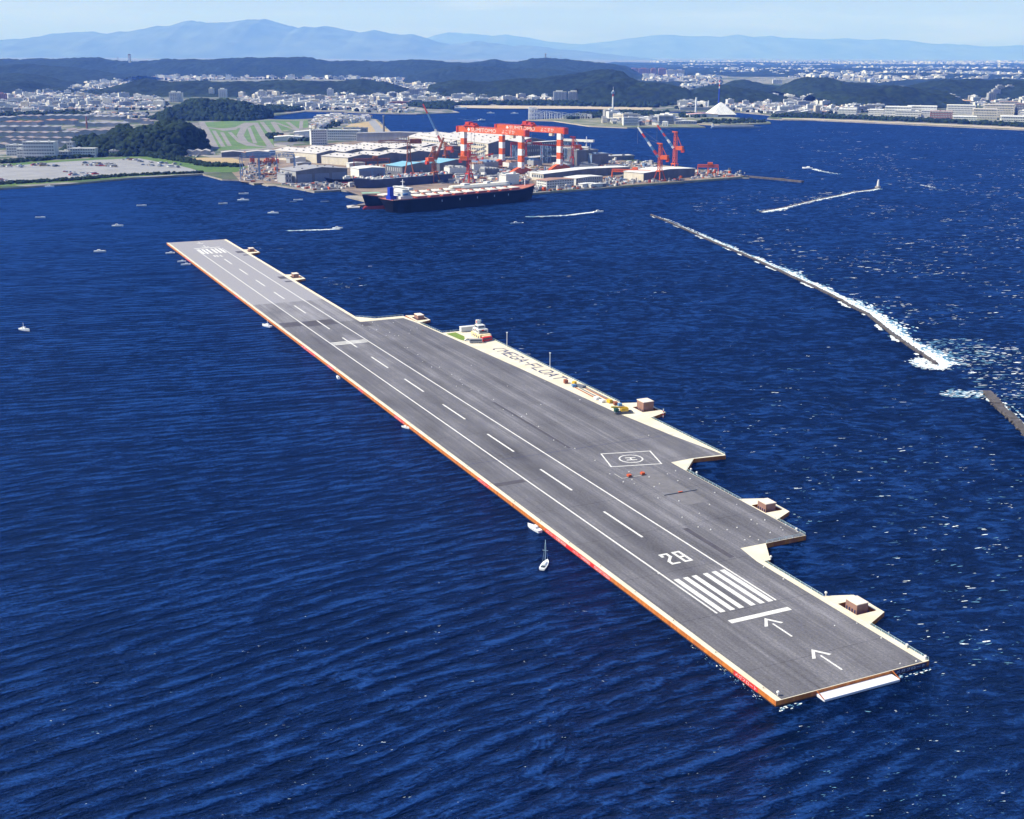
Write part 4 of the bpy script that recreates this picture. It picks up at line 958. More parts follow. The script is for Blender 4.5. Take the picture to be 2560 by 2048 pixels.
# white blocks and houses near the test track
hall('office_tower', 'white six-storey office with outside stair behind the workshops', G2('D', 770, 445), 20, 34, 16, 30, 1, .5, M_wallw, M_roofw, M_wallw, flat_roof=True, windows=6)
hall('office', 'wide white building with a red sign mark behind the office tower', G2('D', 940, 395), 0, 72, 24, 22, 1, .5, M_wallw, M_roofw, M_wallw, flat_roof=True, windows=4)
hall('boiler_house', 'open steel-framed grey building left of the long grey store', G2('D', 1118, 382), 0, 52, 20, 24, 1, .5, M_wallg, M_roofg, M_wallg, flat_roof=True, windows=3)
hall('long_store', 'long grey store beside the dark chimney', G2('D', 1258, 405), 0, 180, 30, 17, 1, 2.5, M_wallg, M_roofg, M_wallg, side_win=1)
hall('store', 'white low store at the edge of the test track', G2('D', 370, 400), 10, 60, 30, 8, 1, 2, M_wallw, M_roofw, M_wallw)
hall('store', 'white marquee-like hall beyond the low store by the test track', G2('D', 580, 345), 8, 70, 26, 8, 1, 3, M_wallw, M_roofw, M_wallw)
t = thing('chimney', 'slim dark chimney standing on the point by the bay', 'chimney', tuple(G2('D', 1552, 322)) + (ZL,))
obj('shaft', MB().cyl((0, 0, 0), (0, 0, 40), 2.4, 1.7, 14), M_walld, t); obj('chimney_top', MB().cyl((0, 0, 40.02), (0, 0, 42.5), 2.1, 2.1, 14), M_roofg, t)
t = thing('chimney', 'slim brick-brown chimney over the long factory roofs', 'chimney', tuple(G2('A', 546, 806)) + (ZL,))
obj('shaft', MB().cyl((0, 0, 0), (0, 0, 30), 2.6, 1.8, 12), M_brick, t)
t = thing('chimney', 'tall white incinerator chimney on the far ridge', 'chimney', tuple(at_depth('A', 814, 394, 9700)))
obj('shaft', MB().cbox(0, 0, 0, 16, 16, 56), M_wallw, t); obj('chimney_top', MB().cbox(0, 0, 56.05, 16.4, 16.4, 8), M_roofr, t)
t = thing('radio_mast', 'grey lattice radio tower on the highest wooded ridge', 'mast', tuple(at_depth('B', 1288, 366, 10200)))
obj('lattice', MB().lattice((0, 0, 0), (0, 0, 34), 12, 12, 6, 2.2, w2=6, h2=6), M_wallg, t); obj('platform', MB().cbox(0, 0, 34.1, 16, 16, 5), M_wallw, t)
for x, h, lb in ((1320, 24, 'thin aerial just right of the ridge radio tower'), (1384, 30, 'lone thin aerial farther right on the ridge'), (740, 24, 'thin pylon left of the white chimney on the ridge')):
    t = thing('aerial', lb, 'mast', tuple(at_depth('B' if x > 800 else 'A', x, 372 if x > 800 else 378, 10200)))
    obj('pole', MB().lattice((0, 0, -4), (0, 0, h), 3, 3, 5, 0.9), M_wallg, t)
# white company blocks on the left
hall('office_block', 'largest white five-storey block behind the parking apron', G2('A', 150, 996), 3, 56, 22, 29, 1, .5, M_wallw, M_roofw, M_wallw, flat_roof=True, windows=5, side_win=5)
hall('office_block', 'white block left of the largest one behind the apron', G2('A', 42, 978), 3, 32, 18, 19, 1, .5, M_wallw, M_roofw, M_wallw, flat_roof=True, windows=4)
hall('office_block', 'narrow white block squeezed against the largest one', G2('A', 108, 990), 3, 13, 16, 15, 1, .5, M_wallw, M_roofw, M_wallw, flat_roof=True, windows=3)
hall('office_block', 'low white link building right of the largest block', G2('A', 345, 988), 3, 24, 16, 10, 1, .5, M_wallw, M_roofw, M_wallw, flat_roof=True, windows=2)
hall('office_block', 'white four-storey block with a stair tower next to the wooded hill', G2('A', 440, 986), 3, 46, 18, 15, 1, .5, M_wallw, M_roofw, M_wallw, flat_roof=True, windows=3)
hall('stair_tower', 'white tower with round tank at the left end of the four-storey block', G2('A', 424, 975), 3, 12, 12, 23, 1, .5, M_wallw, M_roofg, M_wallw, flat_roof=True, windows=4)
hall('office_block', 'small white house between the apron trees and the wooded hill', G2('A', 685, 980), 5, 18, 10, 9, 1, .5, M_wallw, M_roofr, M_wallw, flat_roof=True, windows=2)
hall('store', 'dark shed with grey roof beside the bare field', G2('A', 1390, 985), 15, 40, 20, 8, 1, 2, M_walld, M_roofl, M_walld)
hall('store', 'blue-grey shed with pale roof beside the bare field', G2('A', 1545, 990), 12, 40, 18, 10, 1, 2, M_steelb, M_roofl, M_steelb)
hall('store', 'low lilac tent-roofed store under the wooded hill', G2('A', 1100, 972), 8, 62, 26, 6, 4, 3, M_wallg, M_roofl, M_wallg)
# factory roofs on the left
k = 0; rs = random.Random(9); rowof = {}
for (x0, x1, y, h, d, mm) in ((-200, 60, 760, 9, 60, M_roofg), (80, 240, 748, 8, 50, M_roofl), (250, 540, 750, 10, 60, M_roofg), (560, 760, 752, 8, 60, M_roofg), (0, 240, 790, 9, 50, M_roofr), (250, 460, 782, 10, 50, M_roofr), (470, 780, 795, 8, 55, M_roofg),
    (-200, 90, 822, 9, 45, M_roofg), (100, 350, 822, 9, 45, M_roofg), (360, 470, 860, 10, 40, M_roofg), (380, 700, 845, 9, 60, M_roofl), (-200, 60, 856, 8, 40, M_roofl), (70, 360, 858, 8, 36, M_roofl), (0, 200, 890, 8, 30, M_roofl), (210, 440, 893, 8, 30, M_roofl), (-200, 30, 930, 7, 30, M_roofl), (40, 140, 905, 7, 26, M_roofl), (350, 470, 925, 8, 26, M_roofg), (780, 920, 770, 8, 40, M_roofl), (880, 950, 778, 7, 30, M_roofl)):
    a = G2('A', x0, y); b = G2('A', x1, y); ln = math.hypot(b[0] - a[0], b[1] - a[1]); k += 1
    rowof[y] = rowof.get(y, 0) + 1; roww = {760: 'back', 748: 'back', 750: 'back', 752: 'back'}.get(y) or ('second' if y < 800 else 'third' if y < 850 else 'fourth' if y < 880 else 'front')
    rowk = rowof.setdefault(roww, 0) + 1; rowof[roww] = rowk
    hall('factory', 'factory shed with %s zigzag roof, %s in the %s row of works' % ({M_roofg.name: 'dark grey', M_roofl.name: 'dull lilac', M_roofr.name: 'rusty red'}[mm.name], ('first', 'second', 'third', 'fourth', 'fifth', 'sixth', 'seventh')[rowk - 1], roww), a, 2, ln, d, h, max(2, int(ln / 22)), 2.4, M_wallg, M_roofd if mm is M_roofl else mm, M_wallg, group='long factory sheds left of the wooded hill')
# right-hand shore
rr = [(990, 722, 0.62, 22, 'wall'), (1180, 726, 0.52, 22, ''), (1280, 735, 0.9, 38, ''), (1345, 738, 0.8, 24, ''), (1420, 730, 1.0, 38, ''), (1510, 735, .5, 24, ''), (1565, 752, .75, 30, ''), (1670, 715, 0.95, 34, ''), (1730, 665, 0.5, 24, ''), (1835, 748, .8, 36, ''), (1900, 730, 1.0, 44, ''), (2000, 700, .6, 40, ''), (2100, 730, 0.5, 46, ''), (2010, 780, 1.0, 26, ''), (1710, 765, .8, 18, '')]
lb = ['long low white works hall, leftmost on the right-hand shore', 'white works hall second from the left on the right-hand shore', 'large white windowless works block behind the shore road', 'stepped white factory in front of the windowless block', 'tall white works block in the middle of the shore row',
      'narrow white factory wing in the middle of the shore row', 'brown-fronted apartment-like block standing nearest the shore trees', 'broad white hall behind the brown-fronted block', 'orange and white hall high behind the shore row', 'beige office block with rows of windows near the right edge',
      'long beige office block behind the first beige one', 'lilac-topped hall near the right edge', 'dark purple-grey block at the right edge of the view', 'low white hall on the shore at the right edge', 'low white store between the brown block and the beige office']
cols = [(M_wallw, M_roofw)] * 6 + [(M_brick, M_roofl), (M_wallw, M_roofw), (M_wallc, mat('roof_orange', (0.6, 0.3, 0.14), 0.8)), (M_wallc, M_roofl), (M_wallc, M_roofl), (M_wallg, M_roofr), (M_walld, M_roofr), (M_wallw, M_roofw), (M_wallw, M_roofw)]
for (x, y, s, h, _), l_, (wm, rm) in zip(rr, lb, cols):
    p = at('C', x, y, ZL); q = at('C', x + 190 * s * 0.9, y, ZL)
    hall('works_building', l_, (p.x, p.y), -18, (q.x - p.x) * 1.0, 70, h * 0.8, 1, .5, wm, rm, wm, flat_roof=True, windows=2 + int(h / 14), side_win=2)
# apartment towers
M_redt = mat('wall_dull_red', (0.36, 0.20, 0.20), 0.8, 0.12, 0.05)
def tower(r, x, y, w, d, h, wall, lab, grp=None, z=ZL, fl=12, ang=0, D=None):
    p = at_depth(r, x, y, D) if D else at(r, x, y, z)
    t = thing('apartment_tower', lab, 'apartment block', (p.x, p.y, p.z), R(ang), grp)
    m = MB(); m.box(-w / 2, 0, 0, w / 2, d, h); m.box(-w / 2 + w * .2, d * .2, h, w / 2 - w * .3, d * .7, h + 5); obj('wall', m, wall, t)
    q = MB()
    for k in range(fl):
        zz_ = h * (k + 0.35) / fl
        q.box(-w / 2 + 0.8, -0.3, zz_, w / 2 - 0.8, -0.02, zz_ + h / fl * 0.42)
    obj('balcony_rows', q, M_win if wall is not M_brick else M_walld, t)
    q = MB()
    for k in range(4): xx = -w / 2 + w * (k + 0.5) / 4; q.box(xx - 0.6, -1.1, 0, xx + 0.6, -0.32, h)
    obj('fin', q, wall, t)
for x, w, lab in ((1378, 52, 'left white tower slab of the three behind the beach'), (1468, 46, 'middle white tower slab of the three behind the beach'), (1565, 46, 'right white tower slab of the three behind the beach')):
    tower('B', x, 641, w, 22, 40, M_wallw, lab, 'three white tower slabs behind the beach')
for x, w, lab in ((1842, 120, 'leftmost of the four dark red tower blocks on the far hill'), (1906, 150, 'second and widest dark red tower block on the far hill'), (1966, 80, 'third and narrow dark red tower block on the far hill'), (2020, 110, 'fourth dark red tower block on the far hill')):
    tower('B', x, 481, w * 0.58, 40, 66, M_redt, lab, 'dark red tower blocks on the far hill', fl=10)
for x, w, lab in ((2075, 60, 'long low cream block right of the dark red towers'), (2130, 60, 'long low cream block farthest right of the dark red towers')):
    tower('B', x, 473, w * 1.4, 30, 46, M_wallc, lab, fl=6)
for x, y, h, lab in ((1955, 640, 36, 'grey apartment tower, left of the stepped group on the right'), (1980, 632, 46, 'grey apartment tower, middle of the stepped group on the right'), (2003, 626, 58, 'tallest grey apartment tower of the stepped group on the right'), (2065, 625, 58, 'lone grey apartment tower right of the stepped group')):
    tower('C', x, y, 32, 24, h, M_wallg, lab, 'grey apartment towers near the right edge', fl=14)
for i, (r, x, y, w, h, lab) in enumerate((('A', 1090, 640, 34, 36, 'white apartment tower left of the rounded wooded hill'), ('A', 1125, 640, 22, 34, 'white tower just right of the one left of the rounded hill'), ('A', 1325, 606, 20, 34, 'thin white tower behind the rounded wooded hill'), ('A', 1395, 612, 34, 34, 'broad white tower behind the rounded wooded hill'),
     ('A', 1545, 590, 34, 22, 'cream block right of the rounded wooded hill'), ('A', 1640, 625, 30, 34, 'white tower by the inlet'), ('A', 1700, 612, 60, 26, 'wide cream block by the inlet'), ('A', 2070, 615, 26, 36, 'white tower at the head of the bay'), ('A', 1890, 600, 24, 24, 'grey slab at the head of the bay'),
     ('B', 460, 612, 40, 34, 'grey hospital-like block above the marina'), ('B', 120, 590, 120, 24, 'long white block with grey roof in the town left of the marina'), ('B', 545, 590, 44, 22, 'pale block right of the grey hospital-like block'), ('B', 330, 612, 44, 20, 'pale block behind the marina'), ('B', 590, 618, 44, 18, 'low pale block above the pines'), ('B', 220, 600, 40, 20, 'white mid-rise in the town left of the marina'),
     ('A', 10, 640, 30, 30, 'red-brown tower at the left edge of the town'), ('C', 610, 525, 60, 26, 'white domed hall on the wooded rise'))):
    tower(r, x, y, w, 20, h, M_redt if 'red-brown' in lab else M_wallc if 'cream' in lab else M_wallg if 'grey' in lab else M_wallw, lab, fl=7)
# row of saw-tooth white roofs like a terrace of gables
for i in range(12):
    p = at('A', 1845 + i * 26, 572, ZL); tower('A', 1845 + i * 26, 572, 30, 40, 16, M_wallw, 'white gabled block in the long terrace above the bay', 'terrace of white gabled blocks above the bay', fl=2)

# ------------------------------------------------------------------ town houses
def house_mesh(i, wall, roof):
    rs = random.Random(i); m = MB(); w, d, h = rs.uniform(8, 12), rs.uniform(7, 10), rs.uniform(5, 7)
    if i % 3 != 2:
        m.box(-w / 2, -d / 2, 0, w / 2, d / 2, h)
        r_ = MB(); e = 0.7; r_.loft([[(-w / 2 - e, -d / 2 - e, h + 0.05), (-w / 2 - e, d / 2 + e, h + 0.05), (-w / 2 - e, 0, h + 2.8)], [(w / 2 + e, -d / 2 - e, h + 0.05), (w / 2 + e, d / 2 + e, h + 0.05), (w / 2 + e, 0, h + 2.8)]])
    else:
        m.box(-w / 2, -d / 2, 0, w / 2, d / 2, h + 3)
        r_ = MB(); r_.box(-w / 2 - .3, -d / 2 - .3, h + 3.02, w / 2 + .3, d / 2 + .3, h + 3.6)
    q = MB()
    for xx in (-w * .28, w * .1): q.box(xx, -d / 2 - 0.12, 1.2, xx + w * 0.2, -d / 2 - 0.02, 2.6); q.box(xx, -d / 2 - 0.12, 3.9, xx + w * 0.2, -d / 2 - 0.02, 5.0)
    return m.mesh('wall', wall), r_.mesh('roof', roof), q.mesh('window', M_win), (w, d, h)
hw_ = [M_wallw, M_wallc, M_wallw, M_wallg, M_wallw, M_wallc]; hr_ = [M_roofb, M_roofg, M_roofw, M_roofr, M_roofb, M_roofl]
HT = [house_mesh(i, hw_[i % 6], hr_[i % 6]) for i in range(12)]
hdesc = {'wall_white': 'white', 'wall_cream': 'cream', 'wall_grey': 'grey'}; rdesc = {'roof_blue_tile': 'dark blue-grey', 'roof_grey': 'grey', 'roof_white': 'white', 'roof_rust': 'rusty red', 'roof_light': 'pale'}
URB = []
def urban(r, poly, n, kw=1.0, where='', big=0.08, zf=None):
    URB.append((r, poly, n, kw, where, big, zf))
def inpoly(x, y, poly):
    c = False; j = len(poly) - 1
    for i in range(len(poly)):
        xi, yi = poly[i]; xj, yj = poly[j]
        if (yi > y) != (yj > y) and x < (xj - xi) * (y - yi) / (yj - yi) + xi: c = not c
        j = i
    return c
urban('D', [(760, 250), (800, 200), (850, 150), (1000, 135), (1230, 140), (1400, 150), (1400, 185), (1200, 205), (1000, 215), (920, 260), (860, 290)], 260, 1.1, 'in the estate by the bay', 0.0)
urban('D', [(400, 380), (740, 370), (740, 400), (560, 402)], 20, 1.0, 'by the test track', 0.0)
urban('B', [(1640, 745), (1760, 735), (2060, 740), (2156, 770), (2156, 792), (1800, 792), (1640, 772)], 110, 1.3, 'in the island park', 0.1)
urban('B', [(40, 700), (300, 672), (480, 690), (480, 708), (300, 706)], 60, 1.2, 'by the marina', 0.0)
urban('A', [(0, 600), (300, 585), (700, 612), (1000, 625), (1050, 660), (980, 690), (700, 690), (400, 700), (0, 730)], 2700, 1.0, 'in the town left of the rounded hill', 0.05)
urban('A', [(-600, 590), (0, 600), (0, 730), (-600, 760)], 800, 1.0, 'in the town at the left edge', 0.05)
urban('A', [(560, 740), (900, 745), (930, 720), (560, 715)], 90, 1.2, 'in the town behind the factories', 0.05)
urban('A', [(430, 560), (700, 480), (880, 474), (860, 500), (760, 540), (560, 585)], 1300, 1.15, 'on the slope of the left hills', 0.05)
urban('A', [(880, 478), (1400, 455), (2156, 455), (2156, 500), (1800, 495), (1300, 503), (1100, 512), (960, 490)], 2000, 1.5, 'in the valley under the far ridge', 0.12)
urban('A', [(1480, 560), (1840, 545), (2156, 545), (2156, 690), (1900, 690), (1680, 665), (1520, 640)], 1900, 1.1, 'at the head of the bay', 0.08)
urban('B', [(0, 560), (300, 545), (560, 525), (800, 548), (950, 592), (1330, 582), (1330, 642), (730, 650), (400, 668), (0, 690)], 4200, 1.05, 'behind the beach pines', 0.07)
urban('B', [(0, 470), (350, 448), (420, 470), (400, 515), (330, 518), (200, 505), (0, 500)], 1500, 1.25, 'in the valley under the far ridge', 0.05)
urban('B', [(930, 492), (1480, 478), (1500, 490), (950, 508)], 700, 1.3, 'on the wooded slope behind the beach', 0.08)
urban('B', [(1610, 600), (1900, 590), (2156, 570), (2156, 632), (1850, 650), (1610, 642)], 1500, 1.05, 'behind the island tower', 0.06)
urban('B', [(1860, 485), (2156, 470), (2156, 535), (1950, 522)], 600, 1.6, 'below the dark red towers', 0.06)
urban('C', [(0, 480), (250, 480), (250, 530), (120, 550), (0, 560)], 500, 1.6, 'below the dark red towers', 0.06)
urban('C', [(250, 645), (500, 612), (800, 615), (950, 660), (1250, 678), (1260, 705), (1000, 712), (600, 715), (350, 695)], 2000, 1.0, 'right of the pyramid roof', 0.05)
urban('C', [(0, 620), (200, 610), (240, 650), (0, 690)], 160, 1.3, 'left of the pyramid roof', 0.06)
urban('C', [(1600, 640), (1900, 590), (2156, 575), (2600, 590), (2600, 760), (2156, 760), (2100, 690), (1700, 650)], 900, 1.3, 'behind the right-hand works', 0.15)
urban('C', [(-200, 388), (2156, 386), (3000, 392), (3000, 440), (2156, 420), (1000, 415), (0, 420)], 5200, 3.0, 'on the far plain', 0.35)
urban('C', [(0, 415), (2156, 415), (2900, 430), (2900, 505), (1700, 498), (1300, 530), (1050, 500), (700, 485), (0, 440)], 4200, 2.0, 'on the plain behind the wooded hills', 0.22)
allh = []
rs = random.Random(77)
for (r, poly, n, kw, where, big, zf) in URB:
    xs = [p[0] for p in poly]; ys = [p[1] for p in poly]; c = 0; tries = 0
    while c < n and tries < n * 30:
        tries += 1
        x = rs.uniform(min(xs), max(xs)); y = rs.uniform(min(ys), max(ys))
        if not inpoly(x, y, poly): continue
        p = at(r, x, y, ZL)
        if abs(p.x) > 0.62 * p.y + 50: continue
        allh.append((p.length, p.x, p.y, kw, where, rs.random() < big)); c += 1
allh.sort()
V = []; F = []; MI = []; base = 0
slots = [M_wallw, M_wallc, M_wallg, M_roofb, M_roofg, M_roofw, M_roofr, M_roofl, M_win, M_brick]
def cube_into(cx_, cy_, a, w, d, z0, h, mi, mt):
    global base
    c, s = math.cos(a), math.sin(a)
    for zz_ in (z0, z0 + h):
        for sx, sy in ((-1, -1), (1, -1), (1, 1), (-1, 1)):
            lx, ly = sx * w / 2, sy * d / 2; V.append((cx_ + lx * c - ly * s, cy_ + lx * s + ly * c, zz_))
    for q in ((0, 1, 5, 4), (1, 2, 6, 5), (2, 3, 7, 6), (3, 0, 4, 7)): F.append(tuple(base + i for i in q)); MI.append(mi)
    F.append((base + 4, base + 5, base + 6, base + 7)); MI.append(mt); base += 8
def gable_into(cx_, cy_, a, w, d, z0, h, mt):
    global base
    c, s = math.cos(a), math.sin(a)
    for lx, ly, z in ((-w / 2, -d / 2, z0), (w / 2, -d / 2, z0), (w / 2, d / 2, z0), (-w / 2, d / 2, z0), (-w / 2, 0, z0 + h), (w / 2, 0, z0 + h)): V.append((cx_ + lx * c - ly * s, cy_ + lx * s + ly * c, z))
    for q in ((0, 1, 5, 4), (2, 3, 4, 5), (0, 4, 3), (1, 2, 5)): F.append(tuple(base + i for i in q)); MI.append(mt)
    base += 6
nind = 0
for (dd, x, y, kw, where, big) in allh:
    a = rs.choice((0, 0.15, -0.2, 0.6, -0.9)) + rs.uniform(-0.08, 0.08)
    if nind < 285 and not big:
        i = rs.randrange(12); wm, rm, wn2, dim = HT[i]
        t = thing('house', '%s house with a %s roof %s' % (hdesc[wm.materials[0].name], rdesc[rm.materials[0].name], where), 'house', (x, y, ZL), a, 'small houses %s' % where)
        t.scale = (kw, kw, kw * rs.uniform(0.9, 1.15))
        for nm, me in (('wall', wm), ('roof', rm)): o = bpy.data.objects.new(nm, me); COL.objects.link(o); o.parent = t
        o = bpy.data.objects.new('window', wn2); COL.objects.link(o); o.parent = t
        nind += 1
    elif big:
        w = rs.uniform(20, 46) * (0.7 + kw * 0.3); d = rs.uniform(12, 20) * kw * .7; h = rs.uniform(10, 26) * (0.8 + 0.2 * kw)
        cube_into(x, y, a, w, d, ZL, h, rs.choice((0, 0, 0, 1, 2)), rs.choice((5, 7, 4)))
        cube_into(x, y, a, w * .3, d * .5, ZL + h, 3, 0, 4)
        if dd < 7000:
            for k in range(int(h / 4)): cube_into(x + math.sin(a) * (d / 2), y - math.cos(a) * (d / 2), a, w * 0.92, 0.4, ZL + 1.6 + k * 4, 1.5, 8, 8)
    else:
        w = rs.uniform(8, 14) * kw; d = rs.uniform(7, 11) * kw; h = rs.uniform(5, 8) * (0.6 + 0.4 * kw)
        mw = rs.choice((0, 0, 1, 2, 2)); mt = rs.choice((3, 3, 3, 4, 4, 4, 5, 6, 7))
        cube_into(x, y, a, w, d, ZL, h, mw, mt)
        if rs.random() < 0.7 and kw < 1.9: gable_into(x, y, a, w * 1.1, d * 1.15, ZL + h, 2.6 * (0.6 + .4 * kw), mt)
me = bpy.data.meshes.new('distant_town'); me.from_pydata(V, [], F)
for m in slots: me.materials.append(m)
me.polygons.foreach_set('material_index', MI); me.update()
o = bpy.data.objects.new('distant_town', me); COL.objects.link(o)
tag(o, 'thousands of tiny far-off houses and blocks of the city behind the bay', 'town', kind='stuff')
# trees scattered through the towns
pts = []
for i in range(0, len(allh), 2):
    dd, x, y, kw, where, big = allh[i]
    if 'estate' in where or 'island' in where: continue
    r0 = rs.uniform(3.5, 7) * kw; pts.append((x + rs.uniform(-20, 20) * kw, y + rs.uniform(-25, 25) * kw, ZL + r0 * .5, r0, 0.9))
blobs('town_trees', pts, M_wood, 'small dark trees scattered between the far-off houses', 'trees')
# ------------------------------------------------------------------ gantry cranes
def gantry(name, label, A, B, leg_h, beam_h, trolley, text=True):
    A, B = Vector((A[0], A[1], 0)), Vector((B[0], B[1], 0)); d = (B - A); Ls = d.length; ang = math.atan2(d.y, d.x)
    t = thing(name, label, 'gantry crane', (A.x, A.y, ZL), ang)
    H = leg_h
    for k, x in enumerate((0, Ls)):
        lg = MB(); bands = 5; ww = 8.6
        for j in range(bands):
            z0 = 8 + (H - 8) * j / bands; z1 = 8 + (H - 8) * (j + 1) / bands
            f0 = 1.0; mi = (bands - 1 - j) % 2
            lg.box(x - ww / 2 * f0 + 0.0, -3.4, z0, x + ww / 2 * f0, 3.4, z1 - 0.01, 0 if mi == 0 else 1)
        obj('leg', lg, [M_cwh, M_cor], t)
        sl = MB(); prof = [(-24, 0), (24, 0), (24, 3.5), (12, 8.5), (6, 10), (-6, 10), (-12, 8.5), (-24, 3.5)]
        sl.loft([[(x - 3.2, y, z) for y, z in prof], [(x + 3.2, y, z) for y, z in prof]])
        for y in (-20, -12, 12, 20): sl.cyl((x - 1.5, y, -1.4), (x + 1.5, y, -1.4), 1.3, n=10)
        obj('sill_beam', sl, M_cor, t)
    g = MB(); g.box(-10, -3.6, H, Ls + 10, 3.6, H + beam_h)
    gb = obj('girder', g, M_cor, t)
    rr_ = MB()
    for y in (-3.3, 3.3):
        rr_.beam((-10, y, H + beam_h + 1.2), (Ls + 10, y, H + beam_h + 1.2), 0.3)
        for k in range(24): rr_.beam((-10 + k * (Ls + 20) / 23, y, H + beam_h), (-10 + k * (Ls + 20) / 23, y, H + beam_h + 1.2), 0.25)
    obj('walkway_rail', rr_, M_cor, gb)
    e = MB(); e.box(Ls + 10.02, -5, H - 1, Ls + 13.5, 5, H + beam_h + 0.6); e.box(-13.5, -5, H - 1, -10.02, 5, H + beam_h + 0.6); obj('end_carriage', e, M_cred, t)
    # writing on the girder's face
    text_on('SUMITOMO', Ls * 0.44, 6.0, (Ls * 0.16, -3.68, H + beam_h * 0.5 - 2.6), (1, 0, 0), (0, 0, 1), M_white, gb)
    text_on('よこすか', Ls * 0.22, 6.0, (Ls * 0.70, -3.68, H + beam_h * 0.5 - 2.6), (1, 0, 0), (0, 0, 1), M_white, gb)
    em = MB(); c = (Ls * 0.12, H + beam_h * 0.5 + 0.3); r_ = 3.4
    em.add([(c[0] - r_, -3.7, c[1]), (c[0], -3.7, c[1] - r_), (c[0] + r_, -3.7, c[1]), (c[0], -3.7, c[1] + r_)], [(0, 1, 2, 3)]); obj('emblem', em, M_white, gb)
    tr = MB(); x = trolley * Ls; z = H + beam_h
    tr.box(x - 13, -4.6, z + 1.6, x + 13, 4.6, z + 3.6); tr.box(x - 10, -5, z + 3.62, x - 1, 5, z + 8.0); tr.box(x + 2, -4.5, z + 3.62, x + 9, 4.5, z + 6.4); tr.beam((x - 12, 0, z + 5), (x + 14, 0, z + 4.6), 1.2)
    for s in (-11, 11): tr.box(x + s - 1, -7, z, x + s + 1, 7, z + 1.58)
    obj('trolley', tr, M_cred, t)
    rp = MB()
    for s in (-4, 4): rp.beam((x + s, 3, z), (x + s, 3, H - 18), 0.3)
    rp.box(x - 5, 1.5, H - 21, x + 5, 4.5, H - 18); obj('hook_block', rp, M_walld, t)
    cb = MB(); cb.box(Ls - 22, -3, H - 5, Ls - 15, 3, H - 0.1); obj('driver_cab', cb, M_wallc, t)
    st = MB(); z = 10; s = 1
    while z < H - 6:
        st.beam((Ls + 5.6 + 0, -3.5 * s, z), (Ls + 5.6, 3.5 * s, z + 6), 0.7, 0.3); z += 6; s = -s
    obj('stair', st, M_cred, t)
    return t
gantry('gantry_crane', 'nearer of the two orange gantry cranes with red and white striped legs', (-82, 2068), (13, 1974), 59.5, 8.4, 0.14)
gantry('gantry_crane', 'farther orange striped-leg gantry crane, standing behind and right of the other', (-19, 2128), (77, 2036), 59.5, 8.4, 0.47)

# ------------------------------------------------------------------ jib cranes
def jib_crane(name, label, p, rail, hp_, ht, boomL, boomA, heading, cm, bands=None, cab='', cw=True, scale=1.0, boom_mats=None, hammer=False):
    """portal crane: portal height hp_, tower top ht, boom length and angle (deg above horizontal), heading (deg)"""
    t = thing(name, label, 'jib crane', (p[0], p[1], ZL), R(rail))
    s = 5.5
    for sx, sy in ((-1, -1), (1, -1), (1, 1), (-1, 1)):
        obj('portal_leg', MB().beam((sx * s * 1.25, sy * s * 1.25, 0), (sx * s * 0.55, sy * s * 0.55, hp_), 1.3, 1.3), cm, t)
    b = MB()
    for sy in (-1, 1): b.beam((-s * 1.25, sy * s * 1.25, 1), (s * 1.25, sy * s * 1.25, 1), 1.6, 1.4)
    b.cbox(0, 0, hp_, s * 1.6, s * 1.6, 1.6); obj('portal_frame', b, cm, t)
    h = R(heading - rail); hd = Vector((math.cos(h), math.sin(h), 0)); hn = Vector((-hd.y, hd.x, 0))
    obj('tower', MB().lattice((0, 0, hp_ + 1.6), (0, 0, ht), 5.2, 5.2, 6, 0.75, w2=3.6, h2=3.6), cm, t)
    zt = hp_ + (ht - hp_) * 0.45
    hs = MB(); hs.loft([[tuple(hn * a * 3.6 - hd * q + Vector((0, 0, zt + c))) for a, c in ((-1, 0), (1, 0), (1, 6), (-1, 6))] for q in (2, 13)]); obj('machinery_house', hs, M_cor if cm is not M_steelb else M_steelb, t)
    base = hd * 3 + Vector((0, 0, zt + 3)); tip = base + (hd * math.cos(R(boomA)) + Vector((0, 0, math.sin(R(boomA))))) * boomL
    obj('boom', MB().lattice(base, tip, 3.4, 2.6, 14, 0.6, w2=1.5, h2=1.2, bands=bands), boom_mats or [cm], t)
    c = MB(); c.beam(Vector((0, 0, ht)), tip, 0.22); c.beam(Vector((0, 0, ht)) + hn * 0.8, base.lerp(tip, 0.6), 0.22); c.beam(tip, (tip.x, tip.y, max(6, tip.z - 25)), 0.22)
    obj('cable', c, M_walld, t)
    a = MB(); a.beam(Vector((0, 0, ht)) + hn * 1.6, -hd * 10 + Vector((0, 0, zt + 6)), 0.6); a.beam(Vector((0, 0, ht)) - hn * 1.6, -hd * 10 + Vector((0, 0, zt + 6)), 0.6)
    a.beam(hd * -3 + Vector((0, 0, ht)), hd * 6 + Vector((0, 0, ht + 0.6)), 1.8); obj('top_frame', a, cm, t)
    if cw: obj('counterweight', MB().loft([[tuple(hn * a_ * 2.6 - hd * q + Vector((0, 0, zt + c_))) for a_, c_ in ((-1, -3.5), (1, -3.5), (1, 1.5), (-1, 1.5))] for q in (10.5, 15)]), M_cred, t)
    return t
BM = [M_cred, M_cwh, M_cblue]
jib_crane('jib_crane', 'red jib crane on the quay edge, left one of the right-hand pair', G2('F', 640, 830), 40, 14, 55, 56, 50, 148, M_cor, bands=[2, 0, 2, 1, 2, 0, 1], boom_mats=BM)
jib_crane('jib_crane', 'tallest red jib crane of the right-hand pair, behind the cream quay shed', G2('F', 800, 760), 40, 16, 66, 45, 50, 152, M_cor, bands=[1, 2, 1, 2, 0, 2, 0], boom_mats=BM)
jib_crane('jib_crane', 'red lattice tower crane standing right in front of the nearer gantry leg', G2('E', 530, 860), 40, 14, 58, 34, 12, -10, M_cred, bands=[0, 1, 0], boom_mats=BM)
